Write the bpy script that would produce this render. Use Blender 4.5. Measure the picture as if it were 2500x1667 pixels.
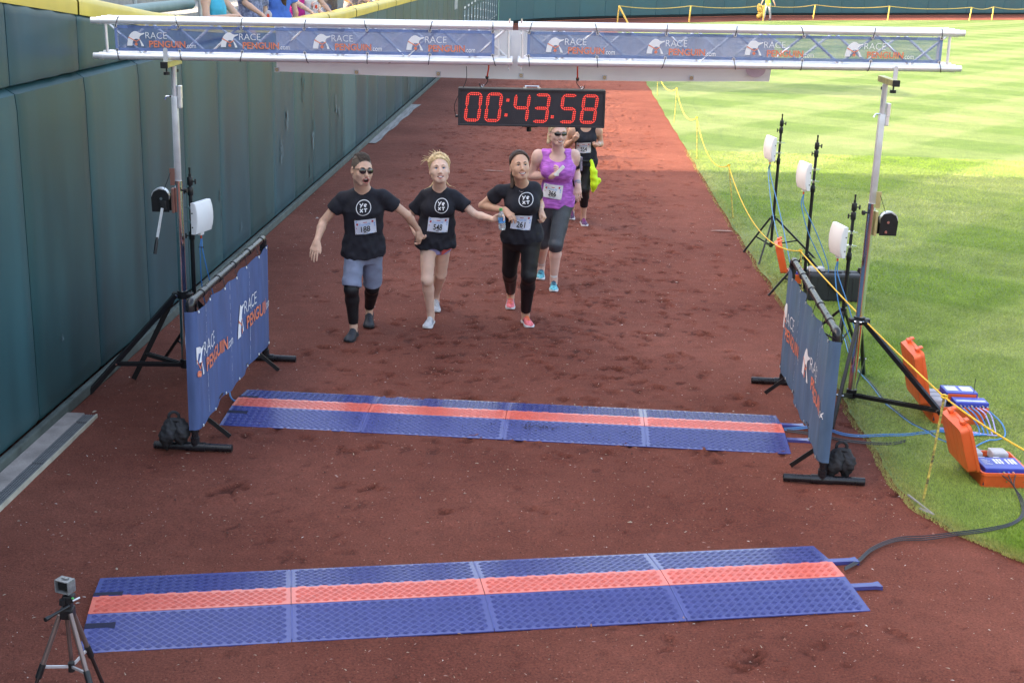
import bpy, bmesh, math, random
import numpy as np
from mathutils import Vector, Matrix
from mathutils.bvhtree import BVHTree

for o in list(bpy.data.objects):
    bpy.data.objects.remove(o)
scene = bpy.context.scene
C = scene.collection
R = math.radians
rng = np.random.default_rng(7)
random.seed(7)

# ------------------------------------------------------------------ camera
FPX, PITCH, ROLL, CAMH = 3210.63, 0.286643, 0.0327396, 3.3499
SW, SH = 2500.0, 1667.0
_cp, _sp = math.cos(PITCH), math.sin(PITCH)
CF = np.array([0, _cp, -_sp]); _up = np.array([0, _sp, _cp]); _rt = np.array([1.0, 0, 0])
CR = math.cos(ROLL) * _rt + math.sin(ROLL) * _up
CU = -math.sin(ROLL) * _rt + math.cos(ROLL) * _up
CAM = np.array([0, 0, CAMH])
cd = bpy.data.cameras.new('camera'); cam = bpy.data.objects.new('camera', cd); C.objects.link(cam)
cd.sensor_width = 36; cd.sensor_fit = 'HORIZONTAL'; cd.lens = FPX / SW * 36; cd.clip_start = 0.1; cd.clip_end = 2000
cam.matrix_world = Matrix(((CR[0], CU[0], -CF[0], 0), (CR[1], CU[1], -CF[1], 0), (CR[2], CU[2], -CF[2], CAMH), (0, 0, 0, 1)))
scene.camera = cam
scene.render.resolution_x = 1024; scene.render.resolution_y = 682

# ------------------------------------------------------------------ sky, sun, exposure
SUN_EL = R(31); SUN_DIR = np.array([-1.0, -0.08])            # where the sun stands, seen from the track
w = bpy.data.worlds.new('World'); scene.world = w; w.use_nodes = True
nt = w.node_tree; nt.nodes.clear()
sky = nt.nodes.new('ShaderNodeTexSky'); sky.sky_type = 'NISHITA'; sky.sun_disc = False
sky.sun_elevation = SUN_EL; sky.sun_rotation = math.atan2(SUN_DIR[0], SUN_DIR[1]); sky.air_density = 1.0; sky.dust_density = 5.0; sky.ozone_density = 1.0
bg = nt.nodes.new('ShaderNodeBackground'); bg.inputs[1].default_value = 0.15
wo = nt.nodes.new('ShaderNodeOutputWorld')
nt.links.new(sky.outputs[0], bg.inputs[0]); nt.links.new(bg.outputs[0], wo.inputs[0])
sl = bpy.data.lights.new('sun', 'SUN'); sl.energy = 2.1; sl.angle = R(0.55); sl.color = (1.0, 0.91, 0.76)
so = bpy.data.objects.new('sun', sl); C.objects.link(so)
_sd = Vector((-SUN_DIR[0], -SUN_DIR[1], 0)).normalized() * math.cos(SUN_EL); _sd.z = -math.sin(SUN_EL)
so.rotation_euler = _sd.to_track_quat('-Z', 'Y').to_euler(); so.location = (-40, -5, 30)
vs = scene.view_settings; vs.view_transform = 'Standard'; vs.look = 'None'; vs.exposure = 2.5; vs.gamma = 1.0; vs.use_curve_mapping = False
vs.use_white_balance = True; vs.white_balance_temperature = 7800; vs.white_balance_tint = 10   # camera balanced for open shade

# ------------------------------------------------------------------ helpers
def V3(p): return np.array(p, float)
def ray(u, v): return CF + CR * ((u - SW / 2) / FPX) - CU * ((v - SH / 2) / FPX)
def at(u, v, y):
    d = ray(u, v); return CAM + d * (y / d[1])
def gp(u, v, z=0.0):
    d = ray(u, v); return CAM + d * ((z - CAMH) / d[2])
def unit(v):
    v = V3(v); return v / (np.linalg.norm(v) + 1e-12)

_mats = {}
def M(name, col=None, rough=0.6, metal=0.0, var=0.12, scale=9.0, bump=0.0, bscale=60.0, spec=0.5, trans=0.0, emit=None, coat=0.0, stretch=None, col2=None, detail=4.0):
    if name in _mats: return _mats[name]
    m = bpy.data.materials.new(name); m.use_nodes = True; t = m.node_tree; p = t.nodes['Principled BSDF']
    p.inputs['Roughness'].default_value = rough; p.inputs['Metallic'].default_value = metal
    p.inputs['Specular IOR Level'].default_value = spec
    p.inputs['Coat Weight'].default_value = coat
    c = (*col, 1)
    p.inputs['Base Color'].default_value = c
    if trans: p.inputs['Transmission Weight'].default_value = trans
    if emit:
        p.inputs['Emission Color'].default_value = (*emit[0], 1); p.inputs['Emission Strength'].default_value = emit[1]
    if var or bump:
        tc = t.nodes.new('ShaderNodeTexCoord'); mp = t.nodes.new('ShaderNodeMapping')
        t.links.new(tc.outputs['Object'], mp.inputs[0])
        if stretch: mp.inputs['Scale'].default_value = stretch
    if var:
        n = t.nodes.new('ShaderNodeTexNoise'); n.inputs['Scale'].default_value = scale; n.inputs['Detail'].default_value = detail
        t.links.new(mp.outputs[0], n.inputs['Vector'])
        r = t.nodes.new('ShaderNodeValToRGB'); r.color_ramp.elements[0].position = 0.3; r.color_ramp.elements[1].position = 0.7
        lo = [x * (1 - var) for x in col]; hi = [min(1, x * (1 + var)) for x in (col2 or col)]
        r.color_ramp.elements[0].color = (*lo, 1); r.color_ramp.elements[1].color = (*hi, 1)
        t.links.new(n.outputs['Fac'], r.inputs[0]); t.links.new(r.outputs[0], p.inputs['Base Color'])
        rr = t.nodes.new('ShaderNodeMapRange'); rr.inputs['To Min'].default_value = max(0.03, rough * 0.82); rr.inputs['To Max'].default_value = min(1, rough * 1.18)
        t.links.new(n.outputs['Fac'], rr.inputs[0]); t.links.new(rr.outputs[0], p.inputs['Roughness'])
    if bump:
        n2 = t.nodes.new('ShaderNodeTexNoise'); n2.inputs['Scale'].default_value = bscale; n2.inputs['Detail'].default_value = 3
        t.links.new(mp.outputs[0], n2.inputs['Vector'])
        b = t.nodes.new('ShaderNodeBump'); b.inputs['Strength'].default_value = bump; b.inputs['Distance'].default_value = 0.01
        t.links.new(n2.outputs['Fac'], b.inputs['Height']); t.links.new(b.outputs[0], p.inputs['Normal'])
    _mats[name] = m; return m

def mesh_obj(name, verts, faces, mats, parent=None, smooth=False, fm=None):
    me = bpy.data.meshes.new(name)
    me.from_pydata([tuple(map(float, v)) for v in verts], [], [tuple(int(i) for i in f) for f in faces])
    if not isinstance(mats, (list, tuple)): mats = [mats]
    for m in mats: me.materials.append(m)
    if fm is not None: me.polygons.foreach_set('material_index', np.asarray(fm, np.int32))
    if smooth: me.polygons.foreach_set('use_smooth', np.ones(len(me.polygons), bool))
    me.update()
    o = bpy.data.objects.new(name, me); C.objects.link(o)
    if parent is not None: o.parent = parent
    return o
def np_obj(name, V, F, mats, parent=None, smooth=True, fm=None):
    """fast path: V (n,3), F (m,k) arrays"""
    V = np.asarray(V, np.float32); F = np.asarray(F, np.int32); k = F.shape[1]
    me = bpy.data.meshes.new(name); me.vertices.add(len(V)); me.vertices.foreach_set('co', V.ravel())
    me.loops.add(F.size); me.loops.foreach_set('vertex_index', F.ravel())
    me.polygons.add(len(F)); me.polygons.foreach_set('loop_start', np.arange(0, F.size, k, dtype=np.int32))
    if not isinstance(mats, (list, tuple)): mats = [mats]
    for m in mats: me.materials.append(m)
    if fm is not None: me.polygons.foreach_set('material_index', np.asarray(fm, np.int32))
    if smooth: me.polygons.foreach_set('use_smooth', np.ones(len(F), bool))
    me.update(calc_edges=True); me.validate()
    o = bpy.data.objects.new(name, me); C.objects.link(o)
    if parent is not None: o.parent = parent
    return o
def tag(o, label=None, cat=None, group=None, kind=None):
    if label: o['label'] = label
    if cat: o['category'] = cat
    if group: o['group'] = group
    if kind: o['kind'] = kind
    return o
def thing(name, label, cat, loc=(0, 0, 0), rz=0.0, group=None):
    o = bpy.data.objects.new(name, None); C.objects.link(o); o.empty_display_size = 0.1
    o.location = tuple(map(float, loc)); o.rotation_euler = (0, 0, rz)
    return tag(o, label, cat, group)
def root_of(o):
    while o.parent is not None: o = o.parent
    return o
def copy_tree(o, parent=None):
    c = o.copy(); C.objects.link(c); c.parent = parent
    for ch in list(o.children): copy_tree(ch, c)
    return c

def frame(d, up=(0, 0, 1)):
    d = unit(d); up = V3(up)
    if abs(d @ up) > 0.98: up = V3((0, 1, 0)) if abs(d[1]) < 0.9 else V3((1, 0, 0))
    x = unit(np.cross(up, d)); y = np.cross(d, x); return x, y, d

class MB:
    """collects shapes; build() links them as ONE mesh object. Coordinates are world unless local=True at build."""
    def __init__(s): s.v = []; s.f = []; s.m = []; s.mi = 0
    def mat(s, i): s.mi = i; return s
    def add(s, vs, fs):
        n = len(s.v); s.v += [tuple(map(float, p)) for p in vs]
        for f in fs: s.f.append(tuple(i + n for i in f)); s.m.append(s.mi)
        return s
    def box(s, c, size, ax=None, b=0.0):
        c = V3(c); h = V3(size) / 2
        X, Y, Z = ax if ax is not None else (V3((1, 0, 0)), V3((0, 1, 0)), V3((0, 0, 1)))
        X, Y, Z = V3(X), V3(Y), V3(Z)
        if b <= 0:
            vs = [c + X * h[0] * i + Y * h[1] * j + Z * h[2] * k for k in (-1, 1) for j in (-1, 1) for i in (-1, 1)]
            return s.add(vs, [(0, 2, 3, 1), (4, 5, 7, 6), (0, 1, 5, 4), (2, 6, 7, 3), (0, 4, 6, 2), (1, 3, 7, 5)])
        b = min(b, *(h * 0.95)); bm = bmesh.new(); bmesh.ops.create_cube(bm, size=2)
        for v in bm.verts: v.co = Vector((v.co.x * h[0], v.co.y * h[1], v.co.z * h[2]))
        bmesh.ops.bevel(bm, geom=list(bm.edges), offset=b, segments=2, affect='EDGES', profile=0.6)
        bm.verts.index_update()
        s.add([c + X * v.co.x + Y * v.co.y + Z * v.co.z for v in bm.verts], [tuple(v.index for v in f.verts) for f in bm.faces]); bm.free(); return s
    def tube(s, pts, r, n=8, cap=True, sq=None):
        pts = [V3(p) for p in pts]; m = len(pts); rs = r if hasattr(r, '__len__') else [r] * m
        vs = []; x = None
        for i, p in enumerate(pts):
            d = pts[min(i + 1, m - 1)] - pts[max(i - 1, 0)]; d = unit(d)
            if x is None: x, y, _ = frame(d)
            else:
                x = unit(x - d * (x @ d)); y = np.cross(d, x)
            for k in range(n):
                a = 2 * math.pi * (k + (0.5 if n == 4 else 0)) / n; vs.append(p + (x * math.cos(a) + y * math.sin(a)) * rs[i])
        fs = [(i * n + k, i * n + (k + 1) % n, (i + 1) * n + (k + 1) % n, (i + 1) * n + k) for i in range(m - 1) for k in range(n)]
        if cap: fs += [tuple(range(n - 1, -1, -1)), tuple((m - 1) * n + k for k in range(n))]
        return s.add(vs, fs)
    def bar(s, a, b, wd, ht, up=(0, 0, 1), bev=0.0):
        a, b = V3(a), V3(b); x, y, d = frame(b - a, up)
        return s.box((a + b) / 2, (wd, ht, np.linalg.norm(b - a)), (x, y, d), bev)
    def prism(s, poly, o, X, Y, depth):
        o, X, Y = V3(o), V3(X), V3(Y); N = np.cross(X, Y); n = len(poly)
        a = [o + X * p[0] + Y * p[1] for p in poly]; vs = a + [p - N * depth for p in a]
        return s.add(vs, [tuple(range(n)), tuple(range(2 * n - 1, n - 1, -1))] + [(i, i + n, (i + 1) % n + n, (i + 1) % n) for i in range(n)])
    def disc(s, c, nrm, r, n=12, th=0.004):
        x, y, d = frame(nrm); return s.tube([V3(c), V3(c) + d * th], r, n)
    def ring(s, c, nrm, r, t, n=14, k=6):
        x, y, d = frame(nrm); P = [V3(c) + (x * math.cos(a) + y * math.sin(a)) * r for a in np.linspace(0, 2 * math.pi, n + 1)]
        return s.tube(P, t, k, cap=False)
    def ball(s, c, r, n=10, m=7, ax=None):
        r = V3(r if hasattr(r, '__len__') else (r, r, r)); c = V3(c)
        A = ax if ax is not None else np.eye(3)
        vs = []
        for j in range(1, m):
            t = math.pi * j / m
            for i in range(n):
                a = 2 * math.pi * i / n; q = V3((math.sin(t) * math.cos(a), math.sin(t) * math.sin(a), math.cos(t))) * r
                vs.append(c + A[0] * q[0] + A[1] * q[1] + A[2] * q[2])
        vs += [c + A[2] * r[2], c - A[2] * r[2]]; T, B = len(vs) - 2, len(vs) - 1; fs = []
        for i in range(n):
            fs.append((T, i, (i + 1) % n)); fs.append((B, (m - 2) * n + (i + 1) % n, (m - 2) * n + i))
            for j in range(m - 2): fs.append((j * n + i, (j + 1) * n + i, (j + 1) * n + (i + 1) % n, j * n + (i + 1) % n))
        return s.add(vs, fs)
    def build(s, name, mats, parent=None, smooth=False, local=False, kind=None):
        vs = np.array(s.v, float)
        if parent is not None and not local:
            vs = vs - np.array(root_of(parent).location)
        o = mesh_obj(name, vs, s.f, mats, parent, False, s.m)
        if smooth:
            me = o.data; me.polygons.foreach_set('use_smooth', np.ones(len(me.polygons), bool)); me.set_sharp_from_angle(angle=R(40))
        if kind: o['kind'] = kind
        return o
def sag(a, b, drop, n=14, side=(0, 0, 0)):
    a, b = V3(a), V3(b); return [a + (b - a) * t + V3((0, 0, -drop)) * 4 * t * (1 - t) + V3(side) * 4 * t * (1 - t) for t in np.linspace(0, 1, n)]
def spline(pts, n=8):
    P = [V3(p) for p in pts]; P = [2 * P[0] - P[1]] + P + [2 * P[-1] - P[-2]]; out = []
    for i in range(1, len(P) - 2):
        for t in np.linspace(0, 1, n, endpoint=False):
            a, b, c, d = P[i - 1:i + 3]
            out.append(0.5 * (2 * b + (c - a) * t + (2 * a - 5 * b + 4 * c - d) * t * t + (3 * b - a - 3 * c + d) * t ** 3))
    out.append(P[-2]); return out

_txt = {}
def text_geo(s, size=1.0, offset=0.0, sx=1.0, shear=0.0):
    """flat letters: (verts (n,2), faces, width), left aligned on the baseline"""
    key = (s, offset, shear)
    if key not in _txt:
        cu = bpy.data.curves.new('t', 'FONT'); cu.body = s; cu.size = 1.0; cu.offset = offset; cu.shear = shear; cu.resolution_u = 4
        ob = bpy.data.objects.new('t', cu); C.objects.link(ob)
        me = bpy.data.meshes.new_from_object(ob.evaluated_get(bpy.context.evaluated_depsgraph_get()))
        v = np.array([q.co[:2] for q in me.vertices]).reshape(-1, 2); f = [tuple(p.vertices) for p in me.polygons]
        bpy.data.objects.remove(ob); bpy.data.curves.remove(cu); bpy.data.meshes.remove(me)
        _txt[key] = (v - np.array([v[:, 0].min(), 0]), f)
    v, f = _txt[key]; v = v * np.array([size * sx, size]); return v, f, v[:, 0].max()
def text_fit(s, x0, y0, wd, ht, offset=0.0, shear=0.0):
    """letters stretched to the box x0,y0,wd,ht (baseline at y0)"""
    v, f, _ = text_geo(s, 1.0, offset, 1.0, shear); top = v[:, 1].max(); 
    return [(x0 + p[0] / v[:, 0].max() * wd, y0 + p[1] / top * ht) for p in v], f
def poly_geo(pts): return [tuple(p) for p in pts], [tuple(range(len(pts)))]
def circle_pts(c, r, n=20, r2=None): return [(c[0] + r * math.cos(a), c[1] + (r2 or r) * math.sin(a)) for a in np.linspace(0, 2 * math.pi, n, endpoint=False)]
def ring_geo(c, r, t, n=40, r2=None):
    a = circle_pts(c, r, n, r2); b = circle_pts(c, r - t, n, (r2 - t) if r2 else None)
    return a + b, [(i, (i + 1) % n, (i + 1) % n + n, i + n) for i in range(n)]
def put2d(mb, geo, fn):
    vs, fs = geo[0], geo[1]; mb.add([fn(p[0], p[1]) for p in vs], fs); return mb
# ================================================================== SETTING
WX0, WK = -3.62, 0.0378
def wx(y): return WX0 + WK * y                               # the padded wall's face on the ground
GE = [(9.0, 3.2), (5.2, 5.2), (3.8, 6.35), (3.07, 7.12), (2.73, 7.58), (2.62, 8.06), (2.66, 9.85), (2.75, 12.88), (2.85, 17.34), (3.16, 27), (3.53, 38.16), (3.95, 50), (4.35, 60), (5.0, 69.5), (9.6, 74.6), (15.1, 80.2), (24.4, 87.0), (35, 94.5), (60, 112)]
def sstep(a, b, x): t = np.clip((x - a) / (b - a), 0, 1); return t * t * (3 - 2 * t)
def vnoise(x, y, f, seed=0):
    x = x * f; y = y * f; xi = np.floor(x).astype(np.int64); yi = np.floor(y).astype(np.int64); fx = x - xi; fy = y - yi
    def hsh(a, b):
        h = (a * 374761393 + b * 668265263 + seed * 974634777) & 0xffffffff; h = ((h ^ (h >> 13)) * 1274126177) & 0xffffffff
        return ((h ^ (h >> 16)) & 0xffff) / 65535.0
    ux = fx * fx * (3 - 2 * fx); uy = fy * fy * (3 - 2 * fy)
    return (hsh(xi, yi) * (1 - ux) + hsh(xi + 1, yi) * ux) * (1 - uy) + (hsh(xi, yi + 1) * (1 - ux) + hsh(xi + 1, yi + 1) * ux) * uy

# --- dirt material
def dirt_material():
    m = bpy.data.materials.new('crushed_brick_dirt'); m.use_nodes = True; t = m.node_tree; p = t.nodes['Principled BSDF']
    N = t.nodes.new; L = t.links.new
    p.inputs['Roughness'].default_value = 0.9; p.inputs['Specular IOR Level'].default_value = 0.25
    tc = N('ShaderNodeTexCoord')
    def noise(s, d=5, rough=0.6):
        n = N('ShaderNodeTexNoise'); n.inputs['Scale'].default_value = s; n.inputs['Detail'].default_value = d; n.inputs['Roughness'].default_value = rough; L(tc.outputs['Object'], n.inputs['Vector']); return n
    big = noise(0.5, 4); mid = noise(7, 8, 0.72); fine = noise(75, 5, 0.8)
    r1 = N('ShaderNodeValToRGB'); r1.color_ramp.elements[0].position = 0.34; r1.color_ramp.elements[1].position = 0.66
    r1.color_ramp.elements[0].color = (0.142, 0.037, 0.024, 1); r1.color_ramp.elements[1].color = (0.218, 0.068, 0.046, 1); L(big.outputs['Fac'], r1.inputs[0])
    r2 = N('ShaderNodeValToRGB'); r2.color_ramp.elements[0].position = 0.3; r2.color_ramp.elements[1].position = 0.72
    r2.color_ramp.elements[0].color = (0.80, 0.78, 0.77, 1); r2.color_ramp.elements[1].color = (1.12, 1.12, 1.12, 1); L(mid.outputs['Fac'], r2.inputs[0])
    r3 = N('ShaderNodeValToRGB'); r3.color_ramp.elements[0].position = 0.25; r3.color_ramp.elements[1].position = 0.78
    r3.color_ramp.elements[0].color = (0.30, 0.28, 0.27, 1); r3.color_ramp.elements[1].color = (1.85, 1.85, 1.85, 1); L(fine.outputs['Fac'], r3.inputs[0])
    a = N('ShaderNodeMixRGB'); a.blend_type = 'MULTIPLY'; a.inputs[0].default_value = 1; L(r1.outputs[0], a.inputs[1]); L(r2.outputs[0], a.inputs[2])
    b = N('ShaderNodeMixRGB'); b.blend_type = 'MULTIPLY'; b.inputs[0].default_value = 1; L(a.outputs[0], b.inputs[1]); L(r3.outputs[0], b.inputs[2])
    # freshly scuffed, moister soil inside the footprints (attribute carried by the mesh)
    at_ = N('ShaderNodeAttribute'); at_.attribute_name = 'scuff'
    mx = N('ShaderNodeMixRGB'); mx.blend_type = 'MULTIPLY'; L(at_.outputs['Fac'], mx.inputs[0]); L(b.outputs[0], mx.inputs[1]); mx.inputs[2].default_value = (0.42, 0.36, 0.34, 1)
    L(mx.outputs[0], p.inputs['Base Color'])
    bp = N('ShaderNodeBump'); bp.inputs['Strength'].default_value = 0.8; bp.inputs['Distance'].default_value = 0.012
    ad = N('ShaderNodeMath'); ad.operation = 'MULTIPLY_ADD'; L(mid.outputs['Fac'], ad.inputs[0]); ad.inputs[1].default_value = 0.8; L(fine.outputs['Fac'], ad.inputs[2])
    L(ad.outputs[0], bp.inputs['Height']); L(bp.outputs[0], p.inputs['Normal']); return m
DIRT = dirt_material()

# a far base of the same soil out to the horizon
tag(mesh_obj('ground', [(-400, -60, -0.09), (400, -60, -0.09), (400, 700, -0.09), (-400, 700, -0.09)], [(0, 1, 2, 3)], DIRT), 'bare earth around the ball park', 'ground', kind='structure')
tag(mesh_obj('far_warning_track', [(-3, 43.9, -0.012), (70, 43.9, -0.012), (70, 125, -0.012), (-3, 125, -0.012)], [(0, 1, 2, 3)], DIRT), 'red warning track curving below the far wall', 'track', kind='structure')

# the warning track as a fine relief with scuffs and footprints
def make_track():
    xs = np.arange(-4.2, 5.2, 0.028); ys = np.concatenate([np.arange(2.4, 16, 0.03), np.arange(16, 28, 0.045), np.arange(28, 44.1, 0.09)])
    X, Y = np.meshgrid(xs, ys); Z = np.zeros_like(X); S = np.zeros_like(X)
    Z += (vnoise(X, Y, 0.8, 1) - 0.5) * 0.012 + (vnoise(X, Y, 3, 2) - 0.5) * 0.007 + (vnoise(X, Y, 9, 3) - 0.5) * 0.005 + (vnoise(X, Y, 25, 5) - 0.5) * 0.003
    g = np.random.default_rng(3)
    def stamp(cx, cy, a, lx, ly, dep, sc):
        r = max(lx, ly) * 2.2
        i0, i1 = np.searchsorted(xs, [cx - r, cx + r]); j0, j1 = np.searchsorted(ys, [cy - r, cy + r])
        if i1 <= i0 or j1 <= j0: return
        x = X[j0:j1, i0:i1] - cx; y = Y[j0:j1, i0:i1] - cy; ca, sa = math.cos(a), math.sin(a)
        u = (x * ca + y * sa) / lx; v = (-x * sa + y * ca) / ly; d = np.sqrt(u * u + v * v) + (vnoise(X[j0:j1, i0:i1], Y[j0:j1, i0:i1], 34, 9) - .5) * 1.3
        k = np.clip(1 - d, 0, 1); rim = np.exp(-((d - 1.15) / 0.22) ** 2)
        Z[j0:j1, i0:i1] += -dep * sstep(0, 0.7, k) + dep * 0.55 * rim
        S[j0:j1, i0:i1] = np.maximum(S[j0:j1, i0:i1], sc * sstep(0, 0.8, k))
    for _ in range(4600):                                      # where the runners come down the track
        y = 8.5 + 34 * g.random() ** 0.85; x = g.normal(0.35, 1.15)
        if x < wx(y) + 0.9 or x > 2.8: continue
        a = math.pi / 2 * (g.random() < .6) + g.normal(0, 0.35); stamp(x, y, a, 0.085 * g.uniform(.5, 1.2), 0.045 * g.uniform(.6, 1.4), 0.017 * g.uniform(.3, 1.3), g.uniform(.2, 1.0))
    for _ in range(300):                                       # looser scuffs close to the camera
        y = g.uniform(3.6, 9.2); x = g.uniform(-2.4, 2.8)
        stamp(x, y, g.uniform(0, 6.3), g.uniform(.02, .09), g.uniform(.015, .04), g.uniform(.003, .012), g.uniform(.15, .8))
    for (u, v, l) in ((555, 1195, .16), (2190, 1205, .1), (900, 1190, .08), (1140, 1075, .1), (1085, 1250, .09), (1830, 1610, .14)):
        p = gp(u, v); stamp(p[0], p[1], 0.9, l, l * .45, .02, .95)
    for x0 in np.arange(0.1, 1.6, 0.23):                       # faint drag-mat and wheel lines
        xx = x0 + 0.02 * Y; k = np.exp(-((X - xx) / 0.02) ** 2) * sstep(9.8, 12, Y); Z -= 0.004 * k
    inm = (Y > 7) * 1.0
    V = np.stack([X, Y, Z - 0.0], -1).reshape(-1, 3); ny, nx = X.shape
    I = np.arange(ny * nx).reshape(ny, nx); F = np.stack([I[:-1, :-1], I[:-1, 1:], I[1:, 1:], I[1:, :-1]], -1).reshape(-1, 4)
    o = np_obj('warning_track', V, F, DIRT); tag(o, 'red crushed brick warning track with scuffed footprints', 'track', kind='structure')
    A = o.data.attributes.new('scuff', 'FLOAT', 'POINT'); A.data.foreach_set('value', S.ravel().astype(np.float32))
make_track()

# --- grass
def grass_material(blade):
    m = bpy.data.materials.new('turf_blade' if blade else 'turf'); m.use_nodes = True; t = m.node_tree; p = t.nodes['Principled BSDF']; N = t.nodes.new; L = t.links.new
    p.inputs['Roughness'].default_value = 0.6; p.inputs['Specular IOR Level'].default_value = 0.3
    g = N('ShaderNodeNewGeometry'); sp = N('ShaderNodeSeparateXYZ'); L(g.outputs['Position'], sp.inputs[0])
    def sheen_stripe(ax, ay, width, off, soft=6.0):  # sheen of blades bent by mowing, painted into the turf colour as bands
        a = N('ShaderNodeMath'); a.operation = 'MULTIPLY'; L(sp.outputs['X'], a.inputs[0]); a.inputs[1].default_value = ax
        b = N('ShaderNodeMath'); b.operation = 'MULTIPLY_ADD'; L(sp.outputs['Y'], b.inputs[0]); b.inputs[1].default_value = ay; L(a.outputs[0], b.inputs[2])
        nn = N('ShaderNodeTexNoise'); nn.inputs['Scale'].default_value = 1.1; L(g.outputs['Position'], nn.inputs['Vector'])
        b2 = N('ShaderNodeMath'); b2.operation = 'MULTIPLY_ADD'; L(nn.outputs['Fac'], b2.inputs[0]); b2.inputs[1].default_value = 0.35; L(b.outputs[0], b2.inputs[2])
        c = N('ShaderNodeMath'); c.operation = 'MULTIPLY_ADD'; L(b2.outputs[0], c.inputs[0]); c.inputs[1].default_value = math.pi / width; c.inputs[2].default_value = off
        s = N('ShaderNodeMath'); s.operation = 'SINE'; L(c.outputs[0], s.inputs[0])
        k = N('ShaderNodeMath'); k.operation = 'MULTIPLY'; L(s.outputs[0], k.inputs[0]); k.inputs[1].default_value = soft
        th = N('ShaderNodeMath'); th.operation = 'TANH'; L(k.outputs[0], th.inputs[0]); return th
    s1 = sheen_stripe(math.sin(R(33)), math.cos(R(33)), 1.55, 0.6); s2 = sheen_stripe(math.cos(R(38)), -math.sin(R(38)), 1.9, 0.2)
    add = N('ShaderNodeMath'); add.operation = 'MULTIPLY_ADD'; L(s1.outputs[0], add.inputs[0]); add.inputs[1].default_value = 0.75; L(s2.outputs[0], add.inputs[2])
    mr = N('ShaderNodeMapRange'); mr.inputs['From Min'].default_value = -1.75; mr.inputs['From Max'].default_value = 1.75; L(add.outputs[0], mr.inputs[0])
    cr = N('ShaderNodeValToRGB'); cr.color_ramp.elements[0].color = (0.104, 0.182, 0.022, 1); cr.color_ramp.elements[1].color = (0.205, 0.270, 0.085, 1); L(mr.outputs[0], cr.inputs[0])
    n = N('ShaderNodeTexNoise'); n.inputs['Scale'].default_value = 2.2; n.inputs['Detail'].default_value = 6; L(g.outputs['Position'], n.inputs['Vector'])
    r2 = N('ShaderNodeValToRGB'); r2.color_ramp.elements[0].position = 0.3; r2.color_ramp.elements[1].position = 0.7; r2.color_ramp.elements[0].color = (0.82, 0.84, 0.78, 1); r2.color_ramp.elements[1].color = (1.16, 1.12, 1.16, 1); L(n.outputs['Fac'], r2.inputs[0])
    mx = N('ShaderNodeMixRGB'); mx.blend_type = 'MULTIPLY'; mx.inputs[0].default_value = 1; L(cr.outputs[0], mx.inputs[1]); L(r2.outputs[0], mx.inputs[2]); last = mx
    if blade:
        at_ = N('ShaderNodeAttribute'); at_.attribute_name = 'tone'
        r3 = N('ShaderNodeValToRGB'); r3.color_ramp.elements[0].color = (1.25, 1.3, 1.1, 1); r3.color_ramp.elements[1].color = (2.7, 2.5, 2.3, 1); L(at_.outputs['Fac'], r3.inputs[0])
        m2 = N('ShaderNodeMixRGB'); m2.blend_type = 'MULTIPLY'; m2.inputs[0].default_value = 1; L(mx.outputs[0], m2.inputs[1]); L(r3.outputs[0], m2.inputs[2]); last = m2
        dy_ = N('ShaderNodeAttribute'); dy_.attribute_name = 'dry'; m3 = N('ShaderNodeMixRGB'); L(dy_.outputs['Fac'], m3.inputs[0]); L(m2.outputs[0], m3.inputs[1]); m3.inputs[2].default_value = (0.40, 0.33, 0.12, 1); last = m3
    else:
        f = N('ShaderNodeTexNoise'); f.inputs['Scale'].default_value = 38; f.inputs['Detail'].default_value = 4; L(g.outputs['Position'], f.inputs['Vector'])
        r3 = N('ShaderNodeValToRGB'); r3.color_ramp.elements[0].position = .3; r3.color_ramp.elements[1].position = .7; r3.color_ramp.elements[0].color = (0.58, 0.62, 0.60, 1); r3.color_ramp.elements[1].color = (1.06, 1.04, 1.15, 1); L(f.outputs['Fac'], r3.inputs[0])
        m2 = N('ShaderNodeMixRGB'); m2.blend_type = 'MULTIPLY'; m2.inputs[0].default_value = 1; L(mx.outputs[0], m2.inputs[1]); L(r3.outputs[0], m2.inputs[2]); last = m2
        b = N('ShaderNodeBump'); b.inputs['Strength'].default_value = 0.9; b.inputs['Distance'].default_value = 0.03; L(f.outputs['Fac'], b.inputs['Height']); L(b.outputs[0], p.inputs['Normal'])
    L(last.outputs[0], p.inputs['Base Color']); return m
def gedge(y): return np.interp(y, [q[1] for q in GE], [q[0] for q in GE])
edge = spline([(a, b, 0) for a, b in GE], 14)
edge = [V3((p[0] + 0.014 * math.sin(p[1] * 5.1) + 0.008 * math.sin(p[1] * 17.3 + 1), p[1], 0.016)) for p in edge]
vs = []; fs = []
for p in edge: vs += [p, (90, p[1], 0.016)]
for i in range(len(edge) - 1): fs.append((2 * i, 2 * i + 1, 2 * i + 3, 2 * i + 2))
TURF = grass_material(False)
tag(mesh_obj('grass_field', vs, fs, TURF), 'mown outfield grass with its mowing sheen painted as pale and dark stripes', 'grass', kind='structure')
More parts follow.
